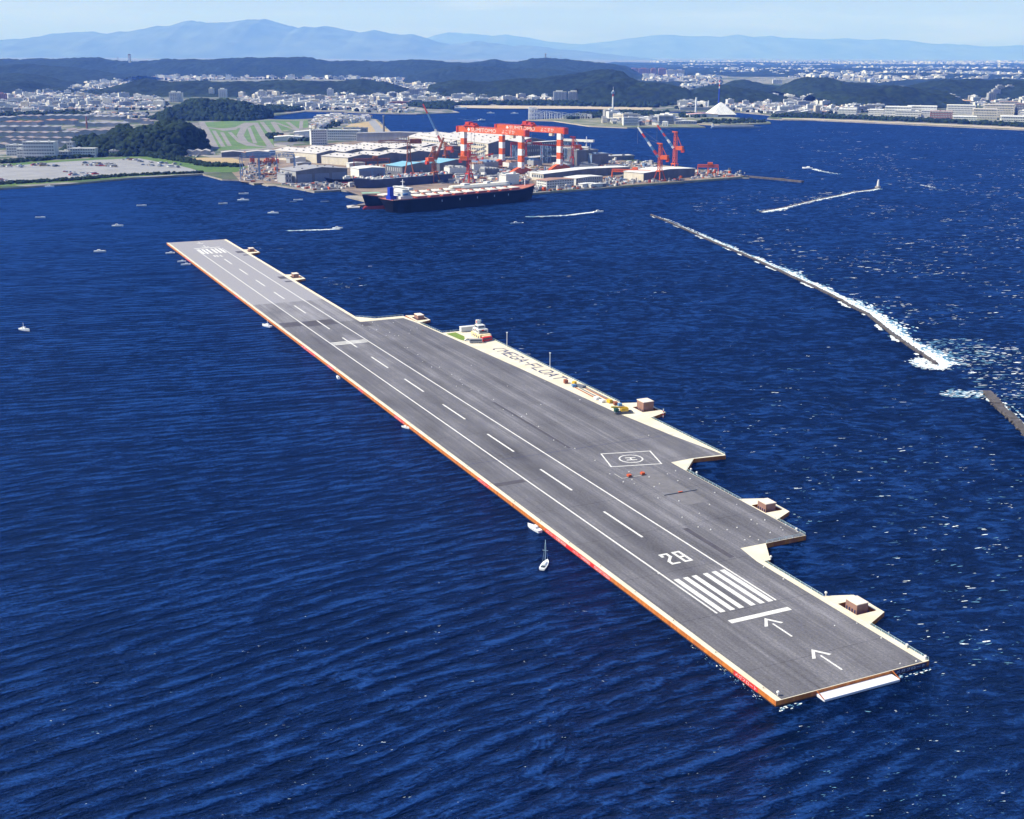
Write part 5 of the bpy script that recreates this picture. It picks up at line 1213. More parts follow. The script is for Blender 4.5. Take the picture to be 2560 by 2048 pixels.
jib_crane('jib_crane', 'slim rusty orange tower crane left of the red one, behind the moored ship', G2('E', 155, 850), 40, 14, 52, 34, 64, 40, M_rust, bands=[0], boom_mats=[M_rust])
jib_crane('jib_crane', 'crane with a long blue, white and red boom reaching high left of the gantries', (-118, 2170), 40, 12, 34, 84, 62, 158, M_rust, bands=[1, 0, 1, 2, 2, 0], boom_mats=BM)
jib_crane('jib_crane', 'red crane behind the rear gantry with its boom lying low', (102, 2090), 40, 16, 50, 58, 4, 190, M_cred, bands=[0], boom_mats=[M_cred])
0 and jib_crane('jib_crane', 'orange crane folded low beside the dark tower left of the rear gantry', G2('E', 930, 700), 40, 10, 34, 40, 22, 150, M_cor, bands=[0, 1], boom_mats=BM)
def hammer(name, label, p, h, L1, L2, ang, m):
    t = thing(name, label, 'tower crane', (p[0], p[1], ZL), R(ang))
    for sx, sy in ((-1, -1), (1, -1), (1, 1), (-1, 1)): obj('portal_leg', MB().beam((sx * 8, sy * 8, 0), (sx * 3.2, sy * 3.2, h * 0.45), 1.0), m, t)
    obj('tower', MB().lattice((0, 0, h * 0.45), (0, 0, h), 6, 6, 5, 0.8, w2=4, h2=4), m, t)
    obj('boom', MB().lattice((-L1, 0, h + 2), (2, 0, h + 2), 3, 3.4, 14, 0.7), m, t)
    obj('machinery_house', MB().box(2.1, -3.5, h - 1, L2, 3.5, h + 6), m, t)
    c = MB(); c.beam((0, 0, h + 10), (-L1 * 0.7, 0, h + 4), 0.4); c.beam((0, 0, h), (0, 0, h + 10), 1); obj('mast_head', c, m, t)
hammer('hammerhead_crane', 'rust-red hammerhead crane in front of the teal-roofed shed', G2('D', 1825, 790), 52, 46, 20, 8, M_rust)
def travelling(name, label, p, ang, span, h, m, n=4, dp=10):
    t = thing(name, label, 'gantry crane', (p[0], p[1], ZL), R(ang))
    obj('girder', MB().lattice((0, 0, h), (span, 0, h), 4.0, 3.4, 12, 0.9), m, t)
    for k in range(n):
        x = span * k / (n - 1); l = MB(); l.beam((x, -dp / 2, 0), (x, -1, h - 1), 1.1); l.beam((x, dp / 2, 0), (x, 1, h - 1), 1.1); l.beam((x, -dp / 2, 3), (x, dp / 2, 3), 0.8); obj('leg', l, m, t)
    obj('trolley', MB().cbox(span * 0.6, 0, h + 2.1, 8, 6, 3.5), m, t)
travelling('travelling_crane', 'long blue overhead crane on blue legs at the left end of the yard', G2('D', 10, 815), 14, 82, 34, M_steelb, 4, 20)
travelling('travelling_crane', 'second blue overhead crane just behind the first', G2('D', 30, 770), 14, 80, 32, M_steelb, 4, 16)
travelling('travelling_crane', 'rust-red travelling crane between the white shed and the workshops', G2('D', 1230, 690), 14, 60, 13, M_rust, 4, 8)
travelling('travelling_crane', 'red lattice travelling crane behind the nearer gantry leg', G2('E', 980, 640), 10, 54, 34, M_cred, 3, 18)
travelling('travelling_crane', 'orange low crane frame near the tip of the shipyard', G2('F', 1050, 770), -8, 32, 15, M_cor, 3, 12)
travelling('travelling_crane', 'orange pipe-like crane beam beside the cream quay shed', G2('F', 130, 800), -18, 60, 12, M_cor, 3, 10)
t = thing('storage_tower', 'white radar-like mast on the round-topped tank block', 'mast', tuple(G2('E', 1790, 640)) + (ZL + 28,))
obj('pole', MB().cyl((0, 0, 0), (0, 0, 18), 1.2, 0.6), M_cwh, t); obj('platform', MB().cbox(0, 0, 8, 7, 7, 1.2), M_cwh, t)
# steel stacks and pipe racks in the yard
for i, (r, x, y, l_, w_, h_, m_, lab) in enumerate((('D', 110, 640, 8, 6, 16, M_cor, 'bright orange tower of steel at the left end of the yard'), ('D', 190, 655, 34, 10, 9, M_rust, 'rusty stack of steel plates left of the hangar'), ('D', 260, 640, 26, 10, 11, M_cor, 'orange steel frames left of the hangar'),
      ('D', 380, 720, 40, 12, 4, M_rust, 'low rusty heap behind the blue crane'), ('D', 180, 770, 50, 14, 3, M_rust, 'long low rusty stacks beneath the blue crane'), ('E', 1200, 700, 60, 8, 3, M_tan, 'yellowish plate stacks in front of the long shed'),
      ('E', 640, 870, 34, 5, 3, M_cor, 'orange beam lying on the quay behind the ship'), ('E', 350, 560, 46, 8, 8, M_cor, 'orange girder lying on the teal shed side'), ('E', 590, 660, 16, 10, 14, M_cred, 'dark red block under the nearer gantry'))):
    p = G2(r, x, y); t = thing('steel_stack', lab, 'steel stack', (p[0], p[1], ZL), R(14)); mb = MB(); rs = random.Random(i)
    for k in range(8): mb.box(l_ * k / 8, rs.uniform(0, w_ * .3), 0, l_ * (k + 0.8) / 8, w_ * rs.uniform(.6, 1), h_ * rs.uniform(0.5, 1))
    obj('plates', mb, m_, t)
# conveyor towers between the gantries and the dock
for i, (x, y) in enumerate(((1010, 640), (1060, 650), (1330, 640), (1380, 640), (1600, 600), (1660, 590))):
    p = G2('E', x, y); t = thing('trestle', 'grey steel trestle under the conveyor gallery behind the gantries, one of a row', 'trestle', (p[0], p[1], ZL), R(40), 'steel trestles under the conveyor gallery')
    obj('frame', MB().lattice((0, 0, 0), (0, 0, 30), 8, 6, 3, 1.0), M_steelb, t)
t = thing('conveyor', 'twin white conveyor galleries right of the rear gantry leg', 'conveyor', tuple(G2('E', 1530, 600)) + (ZL,), R(-30))
c = MB(); c.box(0, 0, 33, 62, 6, 37); c.box(0, -16, 22, 60, -10, 26); obj('gallery', c, M_wallw, t)
c = MB()
for x in (4, 30, 56): c.beam((x, 3, 0), (x, 3, 33), 1.4); c.beam((x, -13, 0), (x, -13, 22), 1.4)
obj('support', c, M_steelb, t)

# ------------------------------------------------------------------ ships
def ship_hull(Ln, B, F, draft=2.0, bulb=False, flat_stern=True):
    """x from stern 0 to bow Ln; lofted stations"""
    def half(x, z):   # half beam
        s = x / Ln; k = (z + draft) / (F + draft)
        hb = B / 2
        bow = 1 - max(0, (s - 0.80) / 0.20) ** (1.6 + 1.6 * k)
        st = 1 - 0.55 * max(0, (0.10 - s) / 0.10) ** 2 * (1.3 - 0.9 * k)
        return max(0.15, hb * bow * st)
    secs = []
    xs = [0, .01, .03, .06, .1, .2, .4, .6, .75, .82, .87, .91, .94, .965, .985, 1.0]
    for s in xs:
        x = s * Ln; sheer = F + (3.0 * max(0, (s - 0.86) / 0.14)); ring = []
        zs = (-draft, 0.25 * F, 0.6 * F, sheer)
        rake = lambda z: (z / F) * 5.0 * max(0, (s - 0.9) / 0.1) + ( -(1 - z / F) * 5.0 * max(0, (0.03 - s) / 0.03) * -1 if s < 0.03 else 0)
        for z in zs: ring.append((x + rake(z), -half(x, z), z))
        for z in zs[::-1]: ring.append((x + rake(z), half(x, z), z))
        secs.append(ring)
    return secs
M_hull = mat('hull_black', (0.006, 0.007, 0.016), 0.75, 0.3, 0.05, stretch=(1, 1, 5), spec=0.08)
M_boot = mat('hull_red', (0.36, 0.035, 0.03), 0.55, 0.25, 0.1)
M_sdeck = mat('ship_deck_red', (0.42, 0.15, 0.10), 0.8, 0.2, 0.2)
M_hatch = mat('hatch_cream', (0.66, 0.63, 0.55), 0.7, 0.12, 0.2)
M_funnel = mat('funnel_blue', (0.01, 0.04, 0.42), 0.45, 0.1, 0.2)
M_green = mat('paint_green', (0.25, 0.45, 0.33), 0.7, 0.15, 0.2)
def bulk_carrier(label, p, ang, Ln, B, F, full=True, boot=0.0):
    t = thing('bulk_carrier', label, 'ship', (p[0], p[1], 0), R(ang))
    hs = ship_hull(Ln, B, F)
    obj('hull', MB().loft(hs), M_hull, t)
    dk = MB()
    for a, b in zip(hs[:-1], hs[1:]): dk.add([(a[3][0], a[3][1] + .5, a[3][2] + .05), (b[3][0], b[3][1] + .5, b[3][2] + .05), (b[4][0], b[4][1] - .5, b[4][2] + .05), (a[4][0], a[4][1] - .5, a[4][2] + .05)], [(0, 1, 2, 3)])
    obj('deck', dk, M_sdeck, t)
    bl = MB()
    for a, b in zip(hs[:-1], hs[1:]):
        bl.beam(Vector(a[3]) + Vector((0, .2, .6)), Vector(b[3]) + Vector((0, .2, .6)), 0.3, 1.0); bl.beam(Vector(a[4]) + Vector((0, -.2, .6)), Vector(b[4]) + Vector((0, -.2, .6)), 0.3, 1.0)
    obj('bulwark', bl, M_sdeck if full else M_hull, t)
    if boot: 
        bm_ = MB(); secs = [[(q[0] + (0.25 if i > 12 else 0), q[1] * 1.012, q[2] * 0.0 + zz) for q, zz in ((s[0], -2.0), (s[0], boot), (s[7], boot), (s[7], -2.0))] for i, s in enumerate(hs)]
        secs2 = []
        for s in hs:
            k = boot / F
            def lerp(a, b): return tuple(a[i] + (b[i] - a[i]) * 1.0 for i in range(3))
            y = max(abs(s[1][1]), 0.2) * 1.01 + 0.05
            secs2.append([(s[1][0], -y, -1.9), (s[1][0], -y, boot), (s[1][0], y, boot), (s[1][0], y, -1.9)])
        bm_.loft(secs2); 
        bm_.loft([[(Ln - 4 + q, 2.6 * r_ * math.cos(a), 1.0 + 3.6 * r_ * math.sin(a)) for a in [PI * 2 * j / 10 for j in range(10)]] for q, r_ in ((-4, 1), (3, 1), (7, .8), (9.5, .3))])
        obj('underwater_paint', bm_, M_boot, t)
    nh = 9 if full else 6; x0 = Ln * 0.17; x1 = Ln * 0.90
    for k in range(nh):
        a = x0 + (x1 - x0) * k / nh; wd = (x1 - x0) / nh * 0.72; hb = B * (0.30 if k < nh - 1 else 0.24)
        o = obj('hatch_coaming', MB().box(a, -hb, F + 0.06, a + wd, hb, F + 1.7), M_boot if full else M_wallg, t)
        obj('hatch_cover', MB().box(a - 0.4, -hb - 0.3, F + 1.72, a + wd + 0.4, hb + 0.3, F + 2.6), M_hatch, o)
        if k: obj('deck_locker', MB().box(a - 4.5, -2.5, F + 0.06, a - 1.5, 2.5, F + 4), M_sdeck, t)
    if not full: return t
    # aft superstructure
    s = MB(); s.box(12, -B * .36, F + .06, 30, B * .36, F + 4); s.box(16, -B * .30, F + 4.02, 29, B * .30, F + 8.5); s.box(18, -B * .24, F + 8.52, 28, B * .24, F + 11.5); s.box(22, -B * .46, F + 11.52, 28, B * .46, F + 13.8); s.box(23, -4, F + 13.82, 27, 4, F + 15)
    ho = obj('superstructure', s, M_wallw, t)
    for k in range(2):
        w = MB()
        for j in range(8): w.box(16.0, -B * .27 + j * B * .068, F + 4.8 + k * 2.4, 15.9, -B * .27 + j * B * .068 + 1.1, F + 6.0 + k * 2.4); w.box(29.02, -B * .27 + j * B * .068, F + 4.8 + k * 2.4, 29.12, -B * .27 + j * B * .068 + 1.1, F + 6.0 + k * 2.4)
        obj('window_row', w, M_win, ho)
    w = MB(); w.box(28.02, -B * .44, F + 12.2, 28.15, B * .44, F + 13.2); w.box(21.85, -B * .40, F + 12.2, 21.98, B * .40, F + 13.2); obj('bridge_window', w, M_win, ho)
    f = MB(); f.loft([[(6.5 + q * c_[0], c_[1], F + z) for c_ in ((-3, -2.6), (3, -2.6), (4, 0), (3, 2.6), (-3, 2.6))] for q, z in ((1.0, 4), (0.9, 14.5))]); f.box(3, -5, F + .06, 11.8, 5, F + 3.98)
    obj('funnel', f, M_funnel if full else M_cor, t)
    mt = MB(); mt.beam((25, 0, F + 15), (25, 0, F + 23), 0.7); mt.beam((25, -4, F + 20), (25, 4, F + 20), 0.4); mt.beam((Ln * .95, 0, F + 3), (Ln * .95, 0, F + 15), 0.9); mt.beam((Ln * .95, -2.5, F + 12), (Ln * .95, 2.5, F + 12), 0.5); obj('mast', mt, M_cwh, t)
    lb = MB(); lb.loft([[(14 + q, -B * .40 + 1.4 * r_ * math.cos(a), F + 6.5 + 1.5 * r_ * math.sin(a)) for a in [PI * 2 * j / 8 for j in range(8)]] for q, r_ in ((0, .3), (1.5, 1), (7, 1), (8.5, .3))]); obj('lifeboat', lb, M_cblue, t)
    ra = MB()
    for yy in (-1, 1):
        for k in range(14): ra.beam((0.5 + k * 2.3, yy * B * .44, F + .06), (0.5 + k * 2.3, yy * B * .44, F + 1.4), 0.2)
        ra.beam((0.5, yy * B * .44, F + 1.4), (31, yy * B * .44, F + 1.4), 0.2)
    obj('stern_rail', ra, M_cwh, t)
    mk = MB()
    for s_ in (0.3, 0.42, 0.54, 0.66, 0.76): mk.box(Ln * s_, -B / 2 - 0.12, F * .62, Ln * s_ + 0.9, -B / 2 - 0.02, F * .78)
    obj('draught_mark', mk, M_white, t)
    return t
S0 = Vector((-148, 1474, 0)); se = dirv(40.6); sn = Vector((-se.y, se.x, 0))
c1 = S0 + sn * 19 + se * 8
bulk_carrier('long black bulk carrier with blue funnel and cream hatches at the shipyard quay', (c1.x, c1.y), 40.6, 236, 37, 15.5)
c2 = S0 + sn * 62 + se * 168
bulk_carrier('black ship with red bow bulb moored behind the bulk carrier, facing left', (c2.x, c2.y), 220.6, 160, 32, 14, full=False, boot=6.5)
# rudder and propeller hint at the stern of the near ship
t = thing('dock_ship', 'dark grey unfinished ship with cluttered white deck lying in the dry dock', 'ship', (-222, 1745, 0), R(42))
hs = ship_hull(170, 30, 13)
hs = [[(170 - q[0], q[1], q[2] + 1) for q in s][::-1] for s in hs][::-1]
obj('hull', MB().loft(hs), mat('hull_navy', (0.035, 0.05, 0.11), 0.5, 0.3, 0.06), t)
obj('deck', MB().box(14, -13.5, 14.02, 166, 13.5, 14.3), M_wallg, t)
rs = random.Random(3); cl = MB()
for k in range(150): cl.cbox(rs.uniform(14, 164), rs.uniform(-12, 12), 14.32, rs.uniform(1, 5), rs.uniform(1, 4), rs.uniform(0.6, 3.2), rs.choice((0, 0, 0, 1, 2, 3)))
obj('deck_clutter', cl, [M_wallw, M_wallg, M_cor, M_steelb], t)['kind'] = 'stuff'
t = thing('slip_ship', 'small dark ship with red bottom on the slip in front of the hangar', 'ship', tuple(G2('D', 1225, 860)) + (2.6,), R(198))
obj('hull', MB().loft(ship_hull(36, 10, 7, 0.2)), M_hull, t); obj('underwater_paint', MB().loft([[(x, -w, 0.0), (x, -w, 3.2), (x, w, 3.2), (x, w, 0.0)] for x, w in ((1, 3.7), (5, 5.1), (28, 5.1), (33, 3.2), (35, 1.2))]), M_boot, t)
obj('superstructure', MB().box(5, -4, 7.05, 15, 4, 10).box(6, -3, 10.02, 12, 3, 12), M_wallw, t)
t = thing('work_barge', 'long cream domed barge cargo lying between the two moored ships and the dock', 'barge', (-84, 1660, 0), R(40.6))
m = MB(); prof = [(-9, 0), (9, 0), (9, 12), (6, 15), (-6, 15), (-9, 12)]; m.loft([[(x, y * s, z) for y, z in prof] for x, s in ((0, .6), (8, 1), (92, 1), (100, .7))]); obj('hull', m, M_hatch, t)
obj('deck_box', MB().box(20, -4, 15.02, 30, 4, 17).box(60, -4, 15.02, 66, 4, 17), M_wallw, t)
# pier and rafts by the bow of the second ship
for lab, pts, z in (('low concrete pier left of the red ship bow', P('D', (1138, 990), (1180, 983), (1330, 985), (1455, 1030), (1430, 1060), (1300, 1028)), 2.2),
                    ('small square raft floating left of the red ship bow', P('D', (1148, 1100), (1215, 1092), (1292, 1098), (1292, 1118), (1165, 1122), z=1), 1.4),
                    ('little pontoon touching the red ship bow', P('D', (1358, 1082), (1415, 1076), (1420, 1105), (1370, 1108), z=1), 1.2),
                    ('brown moored pontoon at the left end of the yard', P('A', (1330, 1105), (1400, 1085), (1490, 1090), (1500, 1108), (1400, 1126), z=1), 1.6),
                    ('dark pontoon beside the hangar quay', P('D', (235, 868), (290, 850), (400, 868), (400, 882), (300, 885), z=1), 1.2)):
    x0, y0 = pts[0]; q = [(a - x0, b - y0) for a, b in pts]
    t = tag(obj('pontoon', MB().prism(q, -1, z, 0, 1), [M_quay, M_roofl if 'raft' in lab else M_quay], loc=(x0, y0, 0)), lab, 'pontoon')
t = thing('shelter', 'pale green shelter on the concrete pier', 'shelter', tuple(G2('D', 1330, 995)) + (2.2,), R(20)); obj('roof', MB().box(0, 0, 3.5, 24, 12, 4), M_green, t)
m = MB()
for x in (1, 23):
    for y in (1, 11): m.beam((x, y, 0), (x, y, 3.49), 0.5)
obj('post', m, M_wallg, t)

# ------------------------------------------------------------------ yard clutter: vans, containers, stacks that nobody could count
rs = random.Random(12); cl = MB()
def clutter(r, poly, n, smin, smax):
    xs = [p[0] for p in poly]; ys = [p[1] for p in poly]; c = 0
    while c < n:
        x = rs.uniform(min(xs), max(xs)); y = rs.uniform(min(ys), max(ys))
        if not inpoly(x, y, poly): continue
        p = at(r, x, y, ZL); a = R(rs.choice((38, -52, 38, 10))); w = rs.uniform(smin, smax); d = w * rs.uniform(.3, .9); h = rs.uniform(0.8, 3.0) * (1 + (rs.random() < .15) * 1.2)
        ca, sa = math.cos(a), math.sin(a); v = [(p.x + lx * ca - ly * sa, p.y + lx * sa + ly * ca, z) for z in (ZL, ZL + h) for lx, ly in ((-w / 2, -d / 2), (w / 2, -d / 2), (w / 2, d / 2), (-w / 2, d / 2))]
        cl.add(v, [(0, 1, 5, 4), (1, 2, 6, 5), (2, 3, 7, 6), (3, 0, 4, 7), (4, 5, 6, 7)], rs.choice((0, 0, 1, 1, 1, 1, 2, 5, 4, 5, 6, 6, 6) if rs.random() < .93 else (3, 3))); c += 1
clutter('D', [(430, 865), (620, 870), (1150, 850), (1270, 880), (1100, 915), (800, 930)], 260, 2, 6)
clutter('D', [(0, 640), (400, 650), (420, 830), (150, 845), (0, 830)], 120, 2, 7)
clutter('D', [(1170, 800), (1280, 800), (1400, 830), (1280, 860), (1180, 860)], 50, 2, 6)
clutter('D', [(1200, 650), (1640, 660), (1640, 780), (1290, 790), (1190, 700)], 60, 2, 8)
clutter('E', [(0, 760), (650, 700), (1150, 650), (1500, 700), (1300, 740), (1180, 860), (960, 880), (600, 870), (0, 850)], 420, 2, 10)
clutter('E', [(1220, 950), (1230, 900), (1370, 930), (1660, 900), (1930, 870), (2156, 850), (2156, 885)], 150, 2, 5)
clutter('E', [(1500, 640), (2100, 600), (2156, 680), (1900, 700), (1500, 710)], 160, 2, 10)
clutter('F', [(0, 800), (260, 790), (470, 850), (0, 900)], 120, 2, 6)
clutter('F', [(0, 640), (450, 620), (660, 650), (640, 690), (250, 740), (0, 720)], 170, 2, 8)
clutter('F', [(990, 730), (1200, 710), (1580, 750), (1500, 782), (1000, 810), (990, 790)], 150, 1.5, 6)
clutter('F', [(480, 840), (1000, 805), (1000, 815), (500, 855)], 60, 1.5, 4)
o = obj('yard_stock', cl, [M_wallw, M_wallg, M_rust, M_cor, M_steelb, M_roofl, M_walld]); tag(o, 'countless small crates, plates and machines strewn over the shipyard ground', 'yard stock', kind='stuff')

# ------------------------------------------------------------------ breakwaters, light beacon
M_bw = mat('breakwater_stone', (0.095, 0.085, 0.085), 0.95, 0.35, 0.25, bump=0.4)
def breakwater(label, pts, w, h, seed, lumps=True):
    pts = [Vector((p[0], p[1], 0)) for p in pts]; p0 = pts[0].copy()
    t = thing('breakwater', label, 'breakwater', tuple(p0)); rs = random.Random(seed); m = MB()
    for a, b in zip(pts[:-1], pts[1:]):
        d = (b - a); n = max(1, int(d.length / 14)); u = d.normalized(); nn = Vector((-u.y, u.x, 0))
        for k in range(n):
            q0 = a + d * (k / n); q1 = a + d * ((k + 0.985) / n); wob = nn * rs.uniform(-0.3, 0.3); hh = h * rs.uniform(0.85, 1.1)
            m.prism([(q0 + nn * w / 2 + wob - p0), (q1 + nn * w / 2 + wob - p0), (q1 - nn * w / 2 + wob - p0), (q0 - nn * w / 2 + wob - p0)], -1.5, hh)
    obj('caisson_wall', m, M_bw, t)
    if lumps:
        q = []
        for a, b in zip(pts[:-1], pts[1:]):
            d = b - a; u = d.normalized(); nn = Vector((u.y, -u.x, 0)); n = int(d.length / 0.7)
            if nn.x < 0: nn = -nn
            for k in range(n): c = a + d * (k / n) + nn * rs.uniform(-w * .75, w * .9) - p0; q.append((c.x, c.y, h * rs.uniform(0.1, .8), rs.uniform(0.4, .8), 0.8))
        o = blobs('armour_block', q, M_bw, None); o.parent = t
BW1 = P('G', (62, 82), (170, 125), (400, 228), (620, 320), (800, 402), (990, 490), (1130, 560), (1180, 590), (1280, 640), (1400, 738), (1500, 808), (1580, 860), (1665, 918), z=1)
breakwater('long thin stone breakwater crossing the open bay right of the runway', BW1, 1.8, 1.5, 1)
BW2 = P('G', (1945, 1080), (2010, 1150), (2100, 1235), (2156, 1290), z=1); BW2.append((BW2[-1][0] - 5, BW2[-1][1] - 60))
breakwater('broad dark breakwater at the right edge of the view', BW2, 4.2, 2.0, 2)
BW3 = P('G', (672, 63), (730, 52), (800, 40), z=1) + P('C', (840, 1250), (980, 1222), (1080, 1200), (1180, 1188), (1235, 1178), z=1)
breakwater('half-drowned breakwater leading to the little white beacon', BW3, 2.2, 0.35, 3)
breakwater('thin stone jetty running out from the shipyard tip', P('C', (430, 1108), (560, 1120), (770, 1141), z=1), 7, 2.8, 4, False)
p = at('C', 1240, 1178, 0); t = thing('beacon', 'small white beacon standing at the end of the half-drowned breakwater', 'beacon', (p.x, p.y, 0))
obj('base', MB().cyl((0, 0, -1), (0, 0, 2.5), 4.5, 4.0, 14), M_quay, t); obj('tower', MB().cyl((0, 0, 2.51), (0, 0, 10), 2.0, 1.4, 14), M_white, t); obj('lantern', MB().cyl((0, 0, 10.01), (0, 0, 12), 1.2, 0.9, 10), M_cwh, t)

# ------------------------------------------------------------------ foam and white water
M_foam = mat('foam', (0.80, 0.86, 0.88), 0.9, 0.06, 1.0)
def lacy(m, sc_, lo, hi):
    n, l = m.node_tree.nodes, m.node_tree.links; b = n['Principled BSDF']; tc = n.new('ShaderNodeTexCoord'); t = n.new('ShaderNodeTexNoise'); t.inputs['Scale'].default_value = sc_; t.inputs['Detail'].default_value = 4
    t.inputs['Roughness'].default_value = 0.7; q = n.new('ShaderNodeMapRange'); q.inputs['From Min'].default_value = lo; q.inputs['From Max'].default_value = hi
    l.new(tc.outputs['Object'], t.inputs['Vector']); l.new(t.outputs['Fac'], q.inputs['Value']); l.new(q.outputs['Result'], b.inputs['Alpha'])
lacy(M_foam, 0.9, 0.30, 0.52)
M_foam2 = mat('foam_thin', (0.10, 0.24, 0.36), 0.6, 0.3, 0.5)
def specks(name, label, pts, cat='foam', mats=None):
    """pts: x, y, rx, ry, angle, mat index - small irregular flecks lying on the water"""
    mb = MB(); rs = random.Random(len(pts))
    for (x, y, rx, ry, a, mi) in pts:
        n = 7; ca, sa = math.cos(a), math.sin(a); vs = []
        for k in range(n):
            th = 2 * PI * k / n; q = rs.uniform(0.55, 1.15); lx = rx * q * math.cos(th); ly = ry * q * math.sin(th); vs.append((x + lx * ca - ly * sa, y + lx * sa + ly * ca, 0.06 + 0.02 * mi + rs.random() * 0.015))
        mb.v += vs; o = len(mb.v) - n; mb.f.append(tuple(range(o, o + n))); mb.m.append(mi)
    o = obj(name, mb, mats or [M_foam2, M_foam]); tag(o, label, cat, kind='stuff'); return o
rs = random.Random(31)
def surf(pts, n, w_out, w_in, big=1.0, pow_=1.0, side=1):
    out = []; P_ = [Vector((p[0], p[1], 0)) for p in pts]; ls = [(b - a).length for a, b in zip(P_[:-1], P_[1:])]; tot = sum(ls)
    for i in range(n):
        s = rs.random() ** pow_ * tot; k = 0; cum = 0
        while k < len(ls) - 1 and cum + ls[k] < s: cum += ls[k]; k += 1
        a, b = P_[k], P_[k + 1]; u = (b - a).normalized(); nn = Vector((u.y, -u.x, 0)) * side; nn = nn if nn.x * side > 0 else -nn
        f = s / tot; amp = 0.35 + 0.65 * (0.5 + 0.5 * math.sin(s / 17.0) * math.sin(s / 41.0 + 1))
        off = abs(rs.gauss(0, 1)) * w_out * amp * (0.5 + big * f) if rs.random() < 0.90 else (-abs(rs.gauss(0, .7)) * w_in if math.sin(s / 9.0) * math.sin(s / 23.0) > 0.25 else 6.0)
        c = a + u * (s - cum) + nn * (off + (1.9 if off > 0 else -1.9)); r_ = rs.uniform(0.5, 1.7) * (0.8 + f * 0.5)
        out.append((c.x, c.y, r_ * 1.6, r_ * 0.8, math.atan2(u.y, u.x) + rs.uniform(-.5, .5), 1 if rs.random() < (0.85 if abs(off) < 3 else 0.3) else 0))
    return out
f_ = surf(BW1, 6500, 3.4, 1.3, 2.2, 0.75)
e_ = Vector((BW1[-1][0], BW1[-1][1], 0))
for k in range(700):
    a = rs.uniform(0, 2 * PI); q = rs.gauss(8, 2.5); f_.append((e_.x - 3 + q * 1.0 * math.cos(a), e_.y + 3 + q * 1.3 * math.sin(a), rs.uniform(.6, 1.8), rs.uniform(.4, 1.0), rs.uniform(-.4, .4), 1 if rs.random() < .7 else 0))
for k in range(260):
    f_.append((e_.x + rs.uniform(5, 55), e_.y + rs.uniform(0, 75), rs.uniform(.8, 2.6), rs.uniform(.3, .9), rs.uniform(-.4, .2), 0 if rs.random() < .8 else 1))
specks('sea_foam', 'white surf breaking along the long breakwater', f_)
specks('sea_foam', 'white surf round the broad breakwater at the right edge', surf(BW2, 420, 2.4, .6, 0.5) + [(BW2[0][0] - rs.uniform(0, 26), BW2[0][1] + rs.gauss(0, 4), rs.uniform(.6, 2.4), rs.uniform(.3, .9), rs.uniform(-.3, .3), rs.choice((0, 0, 1))) for k in range(200)])
specks('sea_foam', 'white surf over the half-drowned breakwater', surf(BW3, 1100, 5, 5, 0.1) + surf(BW3[:3], 500, 8, 8, 0.1))
def wake(label, r, pts, w0, w1, n, taper=1.0):
    q = []; P_ = [at(r, x, y, 0) for x, y in pts]; ls = [(b - a).length for a, b in zip(P_[:-1], P_[1:])]; tot = sum(ls)
    for i in range(n):
        s = rs.random() ** 1.7 * tot; k = 0; cum = 0
        while k < len(ls) - 1 and cum + ls[k] < s: cum += ls[k]; k += 1
        a, b = P_[k], P_[k + 1]; u = (b - a).normalized(); nn = Vector((-u.y, u.x, 0)); w = w0 + (w1 - w0) * s / tot
        c = a + u * (s - cum) + nn * rs.gauss(0, w * .45); q.append((c.x, c.y, rs.uniform(.8, 2.4), rs.uniform(.3, .9), math.atan2(u.y, u.x), 1 if rs.random() > s / tot * 0.9 else 0))
    specks('boat_wake', label, q, 'wake')
wake('long white wake trailing left from the speedboat right of the big ship', 'E', [(1905, 1165), (1750, 1180), (1590, 1200), (1350, 1212), (1150, 1218)], 3, 6, 700)
wake('white wake behind the boat above the far end of the runway', 'O', [(712, 482), (680, 484), (640, 485), (605, 486)], 3, 5, 380)
wake('short white wake left of the beacon', 'C', [(838, 1060), (880, 1072), (930, 1082), (1000, 1092)], 5, 9, 460)
wake('faint wake far out on the bay behind the nearer gantry', 'E', [(650, 172), (600, 178), (500, 170), (420, 158)], 4, 7, 200)
wake('short wake at the right of the bay below the beacon', 'C', [(1510, 1160), (1560, 1168), (1600, 1180)], 3, 5, 90)
wake('small wake near the foot of the large bulk carrier', 'E', [(1100, 1280), (1040, 1285), (980, 1290)], 2, 3, 120)
# whitecaps
q = []
def caps(r, poly, n, s0, s1, pthin=0.5):
    xs = [p[0] for p in poly]; ys = [p[1] for p in poly]; c = 0
    while c < n:
        x = rs.uniform(min(xs), max(xs)); y = rs.uniform(min(ys), max(ys))
        if not inpoly(x, y, poly): continue
        p = at(r, x, y, 0); c += 1
        g_ = fbm(np.array([p.x / 90.0]), np.array([p.y / 140.0]), 3)[0]
        if g_ < 0.36: continue
        if rs.random() > min(1, (g_ - 0.30) * 3.2): continue
        s = rs.uniform(s0, s1) * (0.6 + 0.9 * rs.random() ** 3)
        for j in range(rs.choice((1, 1, 2, 3))):
            q.append((p.x + rs.gauss(0, s * 1.2), p.y + rs.gauss(0, s * 0.8), s * rs.uniform(.6, 1.4), s * rs.uniform(.12, .26), rs.uniform(-.1, .45), 0 if rs.random() < pthin else 1))
caps('O', [(1450, 430), (1620, 385), (1700, 330), (2156, 290), (2156, 900), (2000, 760), (1800, 650), (1600, 540)], 2900, 0.9, 2.9, 0.4)
caps('O', [(1700, 330), (1640, 270), (2156, 280), (2156, 420), (1700, 420)], 900, 1.8, 4.8, 0.4)
caps('O', [(1130, 430), (1400, 440), (1700, 640), (1950, 800), (2156, 1000), (2156, 1420), (1960, 1400), (1700, 1130), (1530, 950), (1300, 820), (900, 660), (700, 560)], 900, 0.45, 1.4, 0.65)
